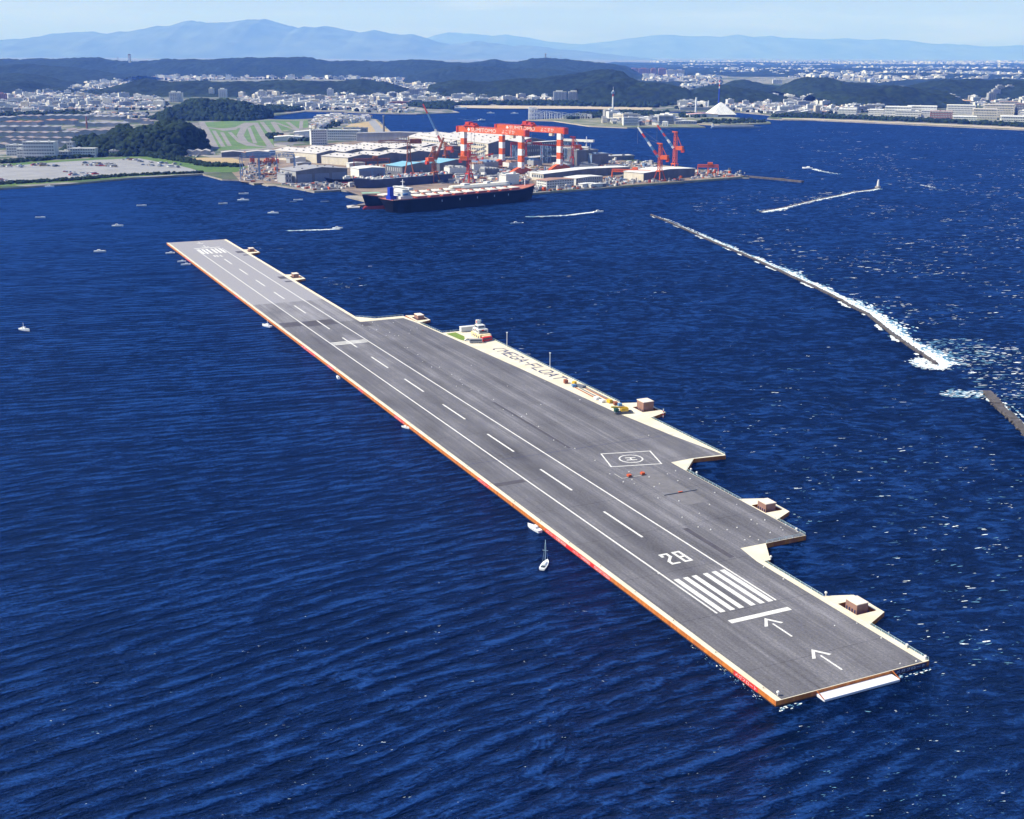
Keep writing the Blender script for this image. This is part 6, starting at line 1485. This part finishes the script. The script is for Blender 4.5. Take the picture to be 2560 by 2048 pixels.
caps('O', [(480, 510), (640, 570), (760, 660), (900, 665), (900, 640), (650, 540), (520, 500)], 260, 0.5, 1.5, 0.5)
caps('O', [(1980, 1400), (2156, 1350), (2156, 1725), (1500, 1725), (1560, 1600), (1750, 1500)], 260, 0.14, 0.5, 0.8)
caps('O', [(0, 1500), (900, 1150), (1400, 1250), (1600, 1480), (1500, 1725), (100, 1725)], 520, 0.10, 0.34, 0.4)
caps('O', [(820, 245), (1100, 240), (1700, 280), (1650, 340), (1250, 340), (1100, 290), (860, 280)], 260, 1.2, 3.0, 0.6)
specks('whitecap', 'scattered small whitecaps all over the windy open water', q, 'whitecaps')
specks('sea_foam', 'thin foam along the near corner and the end of the floating runway', [(lambda u, w, s: (FX + FE.x * u + FN.x * w, FY + FE.y * u + FN.y * w, s, s * .35, FTH + PI / 2 + rs.uniform(-.2, .2), rs.choice((0, 1))))(rs.gauss(-1.6, .6), rs.choice((rs.uniform(0, 9), rs.uniform(46, 60))), rs.uniform(.3, .9)) for k in range(60)]
       + [(lambda u, w, s: (FX + FE.x * u + FN.x * w, FY + FE.y * u + FN.y * w, s, s * .35, FTH + rs.uniform(-.2, .2), rs.choice((0, 0, 1))))(rs.uniform(5, 45), rs.gauss(-1.4, .6), rs.uniform(.15, .5)) for k in range(60)])

# ------------------------------------------------------------------ boats
M_boatw = mat('boat_white', (0.78, 0.79, 0.78), 0.35, 0.04, 1)
M_boatd = mat('boat_dark_glass', (0.03, 0.04, 0.06), 0.2, 0.1, 1)
def boat_hull(Ln, B, F):
    secs = []
    for s, wb in ((0, .82), (.15, .95), (.45, 1), (.7, .82), (.86, .5), (.96, .18), (1, .03)):
        x = s * Ln; h = F * (1 + .35 * s * s)
        secs.append([(x, -B / 2 * wb * .7, -.3), (x + .1 * s, -B / 2 * wb, h), (x + .1 * s, B / 2 * wb, h), (x, B / 2 * wb * .7, -.3)])
    return secs
def motor_boat(label, p, ang, Ln, group=None, cabin=True, col=None, mast=False, name='motor_boat'):
    if p[1] > 800: Ln *= 0.95
    t = thing(name, label, 'boat', (p[0], p[1], 0), ang, group); B = Ln * .30; F = Ln * .09 + .25
    obj('hull', MB().loft(boat_hull(Ln, B, F)), col or M_boatw, t)
    if cabin:
        c = MB(); c.loft([[(x, -B * .30 * s, F), (x, -B * .26 * s, F + h), (x, B * .26 * s, F + h), (x, B * .30 * s, F)] for x, s, h in ((Ln * .28, 1, Ln * .10), (Ln * .50, 1, Ln * .12), (Ln * .66, .8, Ln * .03))])
        obj('cabin', c, M_boatw, t)
        w = MB(); w.add([(Ln * .515, -B * .24, F + Ln * .11), (Ln * .515, B * .24, F + Ln * .11), (Ln * .645, B * .19, F + Ln * .045), (Ln * .645, -B * .19, F + Ln * .045)], [(0, 1, 2, 3)]); w.box(Ln * .31, -B * .305, F + Ln * .04, Ln * .48, -B * .285, F + Ln * .085)
        obj('windscreen', w, M_boatd, t)
        k = MB(); k.box(Ln * .06, -B * .30, F * .8, Ln * .26, B * .30, F * .84 + .15); obj('cockpit', k, M_boatd, t)
    else:
        k = MB(); k.box(Ln * .12, -B * .28, F * .95, Ln * .70, B * .28, F * 1.0 + .12); k.box(Ln * .2, -B * .3, F, Ln * .26, B * .3, F + .4); k.box(Ln * .5, -B * .3, F, Ln * .56, B * .3, F + .4); obj('thwart', k, M_walld, t)
    if mast: obj('mast', MB().beam((Ln * .4, 0, F), (Ln * .4, 0, F + Ln * .4), .15), M_cwh, t)
    return t
def g0(r, x, y): p = at(r, x, y, 0); return (p.x, p.y)
def fl(u, w): return (FX + FE.x * u + FN.x * w, FY + FE.y * u + FN.y * w)
motor_boat('white cabin cruiser moored against the runway side near the red banners', fl(152.6, -2.2), FTH + R(8), 9.0)
t = thing('sailing_boat', 'white sailing boat with bare mast off the near side of the runway', 'sailing boat', g0('R4', 1098, 1062) + (0,), R(74))
obj('hull', MB().loft(boat_hull(8.6, 2.7, .8)), M_boatw, t); obj('cabin', MB().loft([[(x, -.7 * s, .8), (x, -.6 * s, 1.3), (x, .6 * s, 1.3), (x, .7 * s, .8)] for x, s in ((2.8, 1), (5, 1), (6.2, .6))]), M_boatw, t)
m = MB(); m.beam((4.9, 0, .9), (4.9, 0, 10.5), .16); m.beam((4.9, -1.1, 6.2), (4.9, 1.1, 6.2), .1); m.beam((4.8, 0, 1.9), (1.2, 0, 1.8), .14); obj('mast', m, M_rail, t)
m = MB(); m.beam((.1, 0, 1.2), (4.9, 0, 10.4), .04); m.beam((8.5, 0, 1.1), (4.9, 0, 10.4), .04); obj('stay', m, M_rail, t); obj('cockpit', MB().box(.8, -.8, .7, 2.6, .8, .95), M_boatd, t)
motor_boat('white fishing boat with a mast moored half way along the runway side', fl(577, -3), FTH + R(25), 10, mast=True)
for (r, x, y, a, Ln, lab) in (('R1', 160, 232, 200, 9, 'white boat nearest the far end along the runway side'), ('R1', 280, 322, 200, 8, 'small white boat, second from the far end of the runway side'), ('R1', 330, 355, 200, 9, 'white boat, third from the far end of the runway side'),
                              ('R1', 1930, 1590, 110, 6, 'little white boat against the middle of the runway side'), ('R4', 0, 0, 0, 0, '')):
    if Ln: motor_boat(lab, g0(r, x, y), R(a), Ln)
motor_boat('little white boat under the runway side level with the deck step', g0('R2', 672, 1325), R(-45), 5.5)
for (r, x, y, a, Ln, lab, cab) in (('O', 42, 694, -32, 11, 'white fishing boat with a yellow flag at the left edge of the bay', True), ('O', 75, 459, 0, 12, 'low grey-white boat farthest left on the bay', False), ('O', 236, 477, 5, 13, 'white boat left of the runway far end, lower of two', True),
      ('O', 198, 531, 5, 12, 'white boat with a dark stern left of the runway far end', True), ('O', 288, 434, 0, 13, 'flat white boat on its own left of the runway far end', False), ('O', 460, 430, 10, 12, 'white boat straight above the runway far end', False),
      ('O', 500, 423, 5, 16, 'white cabin boat off the left quay', True), ('O', 503, 409, 2, 14, 'flat white boat just behind the white cabin boat', False), ('O', 564, 450, 0, 14, 'white boat with raised bow off the left quay', True),
      ('O', 610, 426, 0, 10, 'dark little boat beside the low white one off the hangar', False), ('O', 618, 422, 0, 13, 'low white boat off the hangar quay', False), ('O', 675, 426, 0, 12, 'dark blue boat between the hangar quay and the raft', False),
      ('O', 640, 403, 10, 11, 'white boat close under the hangar quay', True), ('O', 95, 394, 0, 14, 'small white boat under the green seawall', True), ('O', 700, 482, 8, 12, 'white speedboat making the wake above the runway', True),
      ('O', 1076, 472, 8, 13, 'small grey boat in open water below the bulk carrier', True), ('E', 1870, 1172, 20, 14, 'white speedboat making the long wake', True), ('C', 830, 1058, 160, 18, 'white motorboat making the short wake by the beacon', True),
      ('E', 630, 178, 20, 22, 'white boat on the bay behind the nearer gantry', True), ('B', 920, 712, 0, 26, 'white boat on the far bay, left of two', True), ('B', 1070, 714, 0, 26, 'white boat on the far bay, right of two', True), ('B', 690, 686, 5, 60, 'grey ship at the end of the marina mole', True)):
    motor_boat(lab, g0(r, x, y), R(a), Ln, cabin=cab, col=(M_steelb if ('dark' in lab and 'stern' not in lab) or 'grey boat' in lab else None), mast=('flag' in lab))
t = thing('excursion_boat', 'long low dark ship lying off the pyramid roof', 'ship', g0('C', 195, 805) + (0,), R(2)); obj('hull', MB().loft(boat_hull(132, 14, 3.5)), M_steelb, t); obj('cabin', MB().box(6, -5, 3.6, 112, 5, 7.5), M_wallg, t); obj('wheelhouse', MB().box(2, -4, 3.6, 5.9, 4, 12), M_wallw, t)

# ------------------------------------------------------------------ things on the floating runway
def fthing(name, label, cat, u, w, rz=0, group=None, z=HZ + 0.06):
    p = fl(u, w); return thing(name, label, cat, (p[0], p[1], z), FTH + rz, group)
t = fthing('control_house', 'cream and white control building with a stepped top on the wide deck', 'control building', 478, 116.5)
m = MB(); m.box(-7, -4.0, 0, 8, 4.4, 3.4); m.box(-9.5, -3, 0, -7.02, 3, 3.0); obj('ground_floor', m, mat('house_ochre', (0.60, 0.42, 0.18), 0.8, 0.15, 0.5, col2=(0.68, 0.60, 0.42)), t)
m = MB(); m.box(-3, -3.4, 3.42, 7, 3.6, 6.2); m.box(0, -2.6, 6.22, 5.5, 2.8, 8.4); m.box(5.2, -1.2, 8.42, 7.4, 1.2, 11.0); obj('upper_floor', m, M_wallw, t)
m = MB()
for k in range(4): m.box(-2.0 + k * 2.2, 3.62, 4.2, -0.8 + k * 2.2, 3.7, 5.4)
m.box(0.4, 2.82, 6.9, 5.0, 2.9, 7.9); m.box(-3.1, -2.4, 4.2, -3.02, 2.6, 5.3); m.box(-0.1, -2, 6.9, -0.02, 2.2, 7.9)
for k in range(4): m.box(-5.5 + k * 3, 4.42, 1.0, -3.8 + k * 3, 4.5, 2.3)
obj('window', m, M_win, t)
m = MB(); m.box(5.1, 1.22, 9.2, 6.4, 1.3, 10.4); m.box(-3.12, -0.4, 5.4, -3.03, 1.2, 6.1); m.box(1, 3.72, 5.5, 2.2, 3.8, 6.1); obj('red_panel', m, M_red, t)
m = MB(); m.beam((1.5, 0, 8.4), (1.5, 0, 12.5), .15); m.beam((0.2, 0, 11.4), (2.8, 0, 11.4), .1); m.beam((3, 1, 8.4), (3, 1, 11), .12); obj('antenna', m, M_rail, t)
t = fthing('container', 'long white container hut behind the lawn on the deck', 'container', 500, 113.2, R(90)); obj('shell', MB().box(-7.5, -1.6, 0.3, 3, 1.6, 3.4), M_wallw, t); obj('roof', MB().box(-7.7, -1.8, 3.42, 3.2, 1.8, 3.6), M_roofw, t); obj('window', MB().box(-6, -1.7, 1.5, -1, -1.62, 2.5), M_win, t)
lawn = obj('lawn', MB().sheet([fl(505 - 6, 99.0), fl(500, 106.6), fl(486, 107.2), fl(474, 102.3), fl(477, 100.8)], HZ + 0.1), mat('lawn_green', (0.20, 0.26, 0.04), 0.95, 0.3, 0.8, col2=(0.10, 0.19, 0.03))); tag(lawn, 'small bright green lawn on the cream deck', 'lawn', kind='stuff')
def car(label, u, w, rz, col, L_=4.4, W_=1.8, bus=False, fire=False):
    t = fthing('fire_engine' if fire else 'bus' if bus else 'parked_car', label, 'fire engine' if fire else 'bus' if bus else 'car', u, w, rz); k = L_ / 4.4
    if bus or fire:
        obj('body', MB().box(-L_ / 2, -W_ / 2, .4, L_ / 2, W_ / 2, 2.9), col, t); obj('window', MB().box(-L_ / 2 + .4, -W_ / 2 - .04, 1.5, L_ / 2 - .5, W_ / 2 + .04, 2.35), M_win, t)
    else:
        obj('body', MB().loft([[(-2.2 * k, y, z) for y, z in ((-W_ / 2, .3), (W_ / 2, .3), (W_ / 2, .9), (-W_ / 2, .9))], [(2.2 * k, y, z) for y, z in ((-W_ / 2, .3), (W_ / 2, .3), (W_ / 2, .75), (-W_ / 2, .75))]]), col, t)
        obj('cabin', MB().loft([[(x, -W_ * .42, .85), (x, W_ * .42, .85), (x, W_ * .36, z), (x, -W_ * .36, z)] for x, z in ((-1.7 * k, .9), (-1.1 * k, 1.45), (.5 * k, 1.45), (1.2 * k, .87))]), M_win, t)
    for sx in (-1, 1):
        for sy in (-1, 1): obj('wheel', MB().cyl((sx * L_ * .3, sy * W_ * .5 - .1, .35), (sx * L_ * .3, sy * W_ * .5 + .1, .35), .35, n=12), M_walld, t)
car('white van parked at the corner of the lawn on the deck', 473, 104, R(60), M_boatw, 4.8)
car('red fire engine beside the control building', 467, 115, R(-75), M_red, 8, 2.4, fire=True)
car('grey shuttle bus on the cream deck below the control building', 465, 106.5, R(70), M_wallg, 8.5, 2.4, bus=True)
for u, w, lab in ((445.5, 120.2, 'tall slim white lamp mast on the deck edge nearer the control building'), (383.5, 120.2, 'tall slim white lamp mast on the deck edge farther from the control building')):
    t = fthing('lamp_mast', lab, 'mast', u, w); obj('pole', MB().beam((0, 0, 0), (0, 0, 9.5), .28), M_cwh, t); obj('lamp_head', MB().cbox(0, 0, 9.5, .8, .8, .6), M_cwh, t)
t = fthing('red_marker_frame', 'red-white striped post in the water by the tallest mooring dolphin', 'post', 271, 131, z=-0.5); m = MB()
for k in range(6): m.cyl((0, 0, k * .9), (0, 0, k * .9 + .89), .25, n=8, mi=k % 2)
obj('pole', m, [M_red, M_white], t)
for u, w, lab in ((191.3, 62.5, 'red runway test cart nearer the centre line, left of two'), (191.3, 69.6, 'red runway test cart farther from the centre line, right of two')):
    t = fthing('test_cart', lab, 'cart', u, w); obj('body', MB().cbox(0, 0, .35, 1.7, 1.7, .9), M_cor, t); obj('post', MB().beam((.3, .3, 1.2), (.3, .3, 2.0), .15), M_cor, t)
    for a, b in ((-.7, -.8), (.7, -.8), (-.7, .8), (.7, .8)): obj('wheel', MB().cyl((a, b - .08, .3), (a, b + .08, .3), .3, n=10), M_walld, t)
t = fthing('measuring_beam', 'long thin black bar with a red middle lying on the deck', 'bar', 164, 72.5); m = MB(); m.box(-.25, -8.5, 0, .25, 8.5, .35); obj('bar', m, M_walld, t); obj('red_centre', MB().box(-.3, -1, .36, .3, 1, .6), M_cor, t)
t = fthing('helper_line', 'thin white measuring tape laid in a corner between the carts', 'tape', 191, 60); m = MB(); m.box(-.1, -9, 0, .1, 1.5, .03); m.box(.1, 1.3, 0, 7, 1.5, .03); obj('tape', m, M_white, t)
# crane lorry and gear by the tallest dolphin
t = fthing('crane_truck', 'yellow and dark green crane lorry parked by the tallest mooring dolphin', 'crane lorry', 281, 112, R(80))
obj('chassis', MB().box(-5, -1.4, .6, 5, 1.4, 1.3), M_walld, t); obj('driver_cab', MB().box(3, -1.3, 1.32, 5, 1.3, 3), mat('paint_green_dark', (0.02, 0.09, 0.05), .5), t)
M_yel = mat('paint_yellow', (0.62, 0.38, 0.02), 0.5, 0.1, 1)
obj('turntable', MB().box(-2.5, -1.3, 1.32, 1.5, 1.3, 3.2), M_yel, t); obj('boom', MB().beam((-2, 0, 3.2), (7, 0, 4.0), .7), M_yel, t)
for x in (-4, -2.2, 2.6, 4):
    for y in (-1.5, 1.5): obj('wheel', MB().cyl((x, y - .2, .6), (x, y + .2, .6), .6, n=12), M_walld, t)
rs = random.Random(8)
stock = (('rusty brown winch box', 349, 113, 3, 2, 2, M_rust), ('dark tangled chain pile', 338, 117, 6, 3, 1.0, M_walld), ('small blue crate', 340, 113.5, 3, 2, 1.2, M_cblue), ('yellow air compressor', 302, 115.5, 3, 2, 1.8, M_yel), ('rust-red generator', 297, 116.5, 3, 2, 1.6, M_rust), ('green hose reel', 290, 112.3, 4, 1.6, 1.0, M_green),
         ('small ochre drum group', 345, 116.5, 2, 2, 1.5, M_yel), ('blue water tank', 294, 117.5, 2.5, 2, 1.4, M_cblue), ('white tool box', 305, 112.5, 3, 2, 1.2, M_boatw), ('pale tool chest', 311, 112.3, 3, 2, 1.3, M_boatw))
for lab, u, w, a, b, h, m_ in stock:
    t = fthing('deck_equipment', lab + ' on the cream margin between the painted name and the crane lorry', 'equipment', u, w, rs.uniform(-.3, .3)); obj('case', MB().cbox(0, 0, .15, a, b, h), m_, t); obj('skid', MB().box(-a / 2 - .1, -b / 2, 0, a / 2 + .1, -b / 2 + .3, .14).box(-a / 2 - .1, b / 2 - .3, 0, a / 2 + .1, b / 2, .14), M_walld, t)
for k, (w, u0, u1) in enumerate(((119.0, 303, 335), (117.6, 300, 333), (115.2, 306, 336), (113.2, 312, 338))):
    t = fthing('steel_pipe', 'long dark steel pipe laid along the cream margin, %s' % ('outermost of four', 'second from the edge', 'third from the edge', 'innermost of four')[k], 'pipe', u0, w)
    m = MB()
    for j in range(2): m.cyl((0, j * .5, .2), (u1 - u0, j * .5 - .3 * j, .2), .2, n=8)
    obj('tube', m, M_rust if k % 2 else M_walld, t)
# small white deck fittings scattered over the wide deck
fit = []
for r, pl in (('R2', '245,232 350,200 410,235 320,275 395,280 535,310 498,342 590,345 633,345 575,205 745,318 762,285 830,263 890,622 840,548 988,683 1072,685 1205,765 1295,818 1320,873 1412,927 1497,940 1655,1033 1760,1140 1862,1202 1957,1218 2010,1190 2140,1325 1415,665 1805,887 1255,890 700,470 727,475'),
             ('R3', '185,828 337,963 452,1030 548,1047 750,1165 208,608 598,560 1285,915 1088,1280 897,1300 1290,1330 1032,1380 1140,1397 1120,1355 1340,1428 1392,1398 1577,1368 1472,1300 1553,1270 1700,1348 1945,1487 1377,1540 1587,1570 65,703 250,375'),
             ('R5', '195,285 420,316 540,75 407,98 808,225 640,450 455,493 1043,353 1347,522 1262,563 1047,603 940,625 762,625 1405,657 1187,700 1278,735 1130,735 628,597 1540,628 1520,600 1700,647 1573,573 1333,1027 1548,1157 200,1100 750,355 1200,520'),
             ('R6', '265,70 457,187 1163,612 1398,755 950,635 1580,1000 1735,978 1470,700')):
    for s in pl.split(): x, y = map(float, s.split(',')); fit.append(uw(r, x, y))
proto = None; rs = random.Random(2)
for k, (u, w) in enumerate(fit):
    p = fl(u, w); z = HZ + 0.06; sc_ = 0.5 + 0.35 * rs.random()
    lab = 'small white deck light among many dotted over the %s' % ('far wide deck' if u > 420 else 'middle of the wide deck' if u > 200 else 'deck behind the runway number' if u > 95 else 'strip beside the threshold bars')
    if proto is None:
        proto = thing('deck_light', lab, 'deck light', (p[0], p[1], z), FTH, 'small white deck lights')
        obj('lamp_base', MB().cyl((0, 0, 0), (0, 0, .25), .42, .36, 10), M_white, proto); obj('lamp_dome', MB().cyl((0, 0, .26), (0, 0, .5), .3, .12, 10), M_white, proto); proto.scale = (sc_,) * 3
    else: dup(proto, (p[0], p[1], z), FTH, lab, 'small white deck lights', sc_)
proto = None
for k in range(40):
    u = 8 + 25.2 * k; p = fl(u, 1.2)
    if proto is None:
        proto = thing('bollard', 'small white bollard in the row along the left edge of the runway', 'bollard', (p[0], p[1], HZ + .02), FTH, 'white bollards along the left edge')
        obj('post', MB().cyl((0, 0, 0), (0, 0, .5), .14, n=8), M_quay, proto); obj('cap', MB().cyl((0, 0, .61), (0, 0, .6), .2, n=8), M_cream, proto)
    else: dup(proto, (p[0], p[1], HZ + .02), FTH, proto['label'], proto['group'])
for u, w, lab in ((87.2, 63.5, 'white round lamp ball at the inner corner of the near cream triangle'), (52.6, 61.6, 'white ball light at the far side of the nearest mooring platform'), (1.0, 59.2, 'white corner light at the right end of the near edge'), (9.5, 59.4, 'white edge light on the right side just above the near corner'),
                  (2.5, 2.5, 'white railing post at the left end of the near edge'), (186, 92.5, 'white buoy drum on the edge of the middle deck step, first of two'), (181, 92.3, 'white buoy drum on the edge of the middle deck step, second of two'), (106, 90.4, 'white light at the outer corner of the near deck step')):
    t = fthing('corner_light', lab, 'light', u, w); obj('post', MB().cyl((0, 0, 0), (0, 0, .9), .2, n=8), M_white, t); obj('globe', MB().cyl((0, 0, .91), (0, 0, 1.3), .5, .5, 10).cyl((0, 0, 1.31), (0, 0, 1.6), .5, .2, 10), M_white, t)

# ------------------------------------------------------------------ island leisure park
p = at('B', 1170, 752, 0)
t = thing('roller_coaster', 'white lattice roller coaster standing out over the bay on the island', 'roller coaster', (p.x, p.y, 0.0), R(16))
N = 220; path = []
for k in range(N + 1):
    a = 2 * PI * k / N * 2; s = 0.5 - 0.5 * math.cos(a); x = 6 + 196 * s; y = 26 * math.sin(a) * (1 if k < N / 2 else .55); 
    h = (34 - 22 * s ** 0.5) * (0.75 + 0.25 * math.cos(a * 5 + (k > N / 2) * 1.5)) + 3
    if s < 0.12: h = 34 + 3 * math.sin(k)
    path.append(Vector((x, y, h)))
m = MB()
for a, b in zip(path[:-1], path[1:]): m.beam(a, b, 1.5, 0.9)
obj('track', m, M_cwh, t)
m = MB()
for k in range(0, N, 3):
    q = path[k]
    for dy in (-2, 2): m.beam((q.x, q.y + dy, -2), (q.x, q.y + dy * .4, q.z), 0.6)
    for z in range(6, int(q.z), 8): m.beam((q.x, q.y - 1.6, z), (q.x, q.y + 1.6, z), 0.45)
    if k + 3 < N:
        q2 = path[k + 3]; zz_ = 6
        while zz_ < min(q.z, q2.z): m.beam((q.x, q.y, zz_), (q2.x, q2.y, zz_ + 5), 0.4); zz_ += 10
obj('support_lattice', m, M_cwh, t)
p = at('B', 1708, 738, ZL); t = thing('observation_tower', 'tall slender white observation tower on the island', 'tower', tuple(p))
m = MB()
for k in range(9): m.cyl((0, 0, 80 * k / 9), (0, 0, 80 * (k + 1) / 9 - .05), 3.0 - k * .1, 2.9 - k * .1, 14, k % 2 if k > 6 else 0)
obj('shaft', m, [M_cwh, M_cred], t); obj('cabin', MB().cyl((0, 0, 70), (0, 0, 76), 6, 6, 16), M_steelb, t); obj('top_mast', MB().beam((0, 0, 80), (0, 0, 90), .8), M_cwh, t)
a = at('C', 182, 733, ZL); b = at('C', 350, 733, ZL); c = (a + b) / 2; w = (b - a).length
t = thing('pyramid_hall', 'white pyramid-roofed hall on the island', 'hall', (c.x, c.y + w / 2, ZL), R(12))
hw2 = w * .46; m = MB(); m.add([(-hw2, -hw2, 6), (hw2, -hw2, 6), (hw2, hw2, 6), (-hw2, hw2, 6), (-hw2 * .06, 0, 42), (hw2 * .06, 0, 42)], [(0, 1, 5, 4), (1, 2, 5), (2, 3, 4, 5), (3, 0, 4), (3, 2, 1, 0)]); obj('roof', m, M_roofw, t)
obj('wall', MB().box(-hw2 * .9, -hw2 * .9, 0, hw2 * .9, hw2 * .9, 5.98), M_walld, t)
p = at('C', 241, 672, ZL); t = thing('drop_tower', 'dark blue mast with a red-white top behind the pyramid roof', 'tower', tuple(p)); m = MB(); m.cyl((0, 0, 0), (0, 0, 66), 2.6, 2.2, 12); obj('shaft', m, M_funnel, t)
m = MB()
for k in range(4): m.cyl((0, 0, 66.02 + k * 7), (0, 0, 73 + k * 7), 2.0, 1.8, 12, k % 2)
obj('striped_top', m, [M_cwh, M_cred], t)
for x, y, h, r_, lab in ((98, 710, 50, 4, 'thick white pillar left of the pyramid roof'), (176, 682, 28, 3, 'short white pillar just behind the pyramid roof')):
    t = thing('pillar', lab, 'pillar', tuple(at('C', x, y, ZL))); obj('shaft', MB().cyl((0, 0, 0), (0, 0, h), r_ * .8, r_ * .7, 12), M_cwh, t); obj('base', MB().cyl((0, 0, 0), (0, 0, 2), r_ * 1.6, r_ * 1.5, 12), M_quay, t)
hall('bridge_deck', 'long pale elevated walkway behind the pillars', G2('C', 0, 690), 4, 260, 10, 8, 1, .3, M_wallg, M_roofw, M_wallg, flat_roof=True)
hall('pavilion', 'pinkish low pavilion roof left of the pyramid', G2('C', 60, 735), 8, 90, 40, 8, 1, 3, M_wallw, mat('roof_pink', (0.55, 0.34, 0.34), .8), M_wallw)
for x, y, w, h, lab in ((1660, 765, 60, 9, 'low lilac building at the left end of the island shore'), (1770, 775, 70, 13, 'white glassy hall on the island shore'), (1880, 765, 90, 12, 'largest white hall on the island shore'), (2000, 770, 80, 9, 'long white hall right of the largest one on the island'), (2100, 780, 60, 8, 'low grey quay building at the right of the island shore')):
    hall('pavilion', lab, G2('B', x, y), 2, w, 26, h, 1, 1.5, M_wallw if 'lilac' not in lab else M_wallg, M_roofw, M_wallg, windows=1, group='leisure halls on the island shore')
hall('pavilion', 'white round-roofed hall at the shore right of the pyramid roof', G2('C', 590, 718), -4, 130, 30, 9, 3, 4, M_wallw, M_roofw, M_wallg)
hall('red_hall', 'small red-roofed building above the marina', G2('B', 315, 665), 4, 70, 26, 14, 1, 3, M_brick, M_roofr, M_brick)
# ------------------------------------------------------------------ parked vehicles on the apron
def pcar(col, nm):
    t = thing('parked_car', '', 'car', (0, 0, -50)); m = MB()
    m.loft([[(-2.3, y, z) for y, z in ((-.9, .3), (.9, .3), (.9, .95), (-.9, .95))], [(2.3, y, z) for y, z in ((-.9, .3), (.9, .3), (.9, .8), (-.9, .8))]]); obj('body', m, col, t)
    obj('cabin', MB().loft([[(x, -.8, .9), (x, .8, .9), (x, .68, z), (x, -.68, z)] for x, z in ((-1.9, .95), (-1.3, 1.55), (.5, 1.55), (1.3, .9))]), M_win, t)
    obj('roof', MB().cbox(-.4, 0, 1.56, 1.8, 1.3, .06), col, t)
    return t
cc = [(M_boatw, 'white'), (M_roofl, 'silver'), (M_walld, 'dark'), (M_steelb, 'blue'), (M_cred, 'red'), (M_tan, 'yellowish')]
PC = [pcar(c[0], c[1]) for c in cc]; used = set()
rs = random.Random(66)
rows = ((0, 165, 1038, 1052, 22, 'in the row at the left edge of the apron'), (200, 360, 1030, 1045, 16, 'in the row below the largest white block'), (515, 750, 1024, 1048, 34, 'in the middle of the apron'), (870, 1135, 1015, 1052, 28, 'at the right end of the apron'),
        (770, 870, 998, 1006, 14, 'in the row under the apron trees'), (400, 620, 1078, 1112, 30, 'near the seawall side of the apron'), (0, 70, 1132, 1142, 8, 'beside the hedge at the lower left of the apron'), (1180, 1260, 975, 985, 10, 'beside the lilac store'))
for x0, x1, y0, y1, n, wh in rows:
    for k in range(n):
        x = rs.uniform(x0, x1); y = y0 + (y1 - y0) * (x - x0) / (x1 - x0) * .5 + rs.choice((0, .5)) * (y1 - y0)
        i = rs.choice((0, 0, 0, 1, 1, 2, 3, 3, 4, 5)); p = at('A', x, y, ZL + .08); a = R(rs.choice((5, 95, 50)) + rs.uniform(-5, 5)); lab = '%s car parked %s' % (cc[i][1], wh); sc_ = rs.choice((1.3, 1.5, 2.2))
        if i not in used:
            used.add(i); c = PC[i]; c.location = p; c.rotation_euler = (0, 0, a); c['label'] = lab; c['group'] = 'vehicles on the pale apron'; c.scale = (sc_,) * 3
        else: dup(PC[i], tuple(p), a, lab, 'vehicles on the pale apron', sc_)
# ------------------------------------------------------------------ haze
hb = MB().box(-62000, -420, -4, 62000, 74000, 2300)
hz = obj('haze', hb, []); hz['kind'] = 'stuff'; hz['label'] = 'blue summer haze over the bay'; hz['category'] = 'haze'
hm_ = bpy.data.materials.new('haze_air'); hm_.use_nodes = True
nn_ = hm_.node_tree.nodes; ll_ = hm_.node_tree.links; nn_.clear()
o_ = nn_.new('ShaderNodeOutputMaterial'); v_ = nn_.new('ShaderNodeVolumePrincipled')
v_.inputs['Color'].default_value = (0.11, 0.28, 1.0, 1); v_.inputs['Density'].default_value = 4.6e-5
v_.inputs['Absorption Color'].default_value = (1, 1, 1, 1)
v_.inputs['Anisotropy'].default_value = 0.0
ll_.new(v_.outputs['Volume'], o_.inputs['Volume']); hz.data.materials.append(hm_)
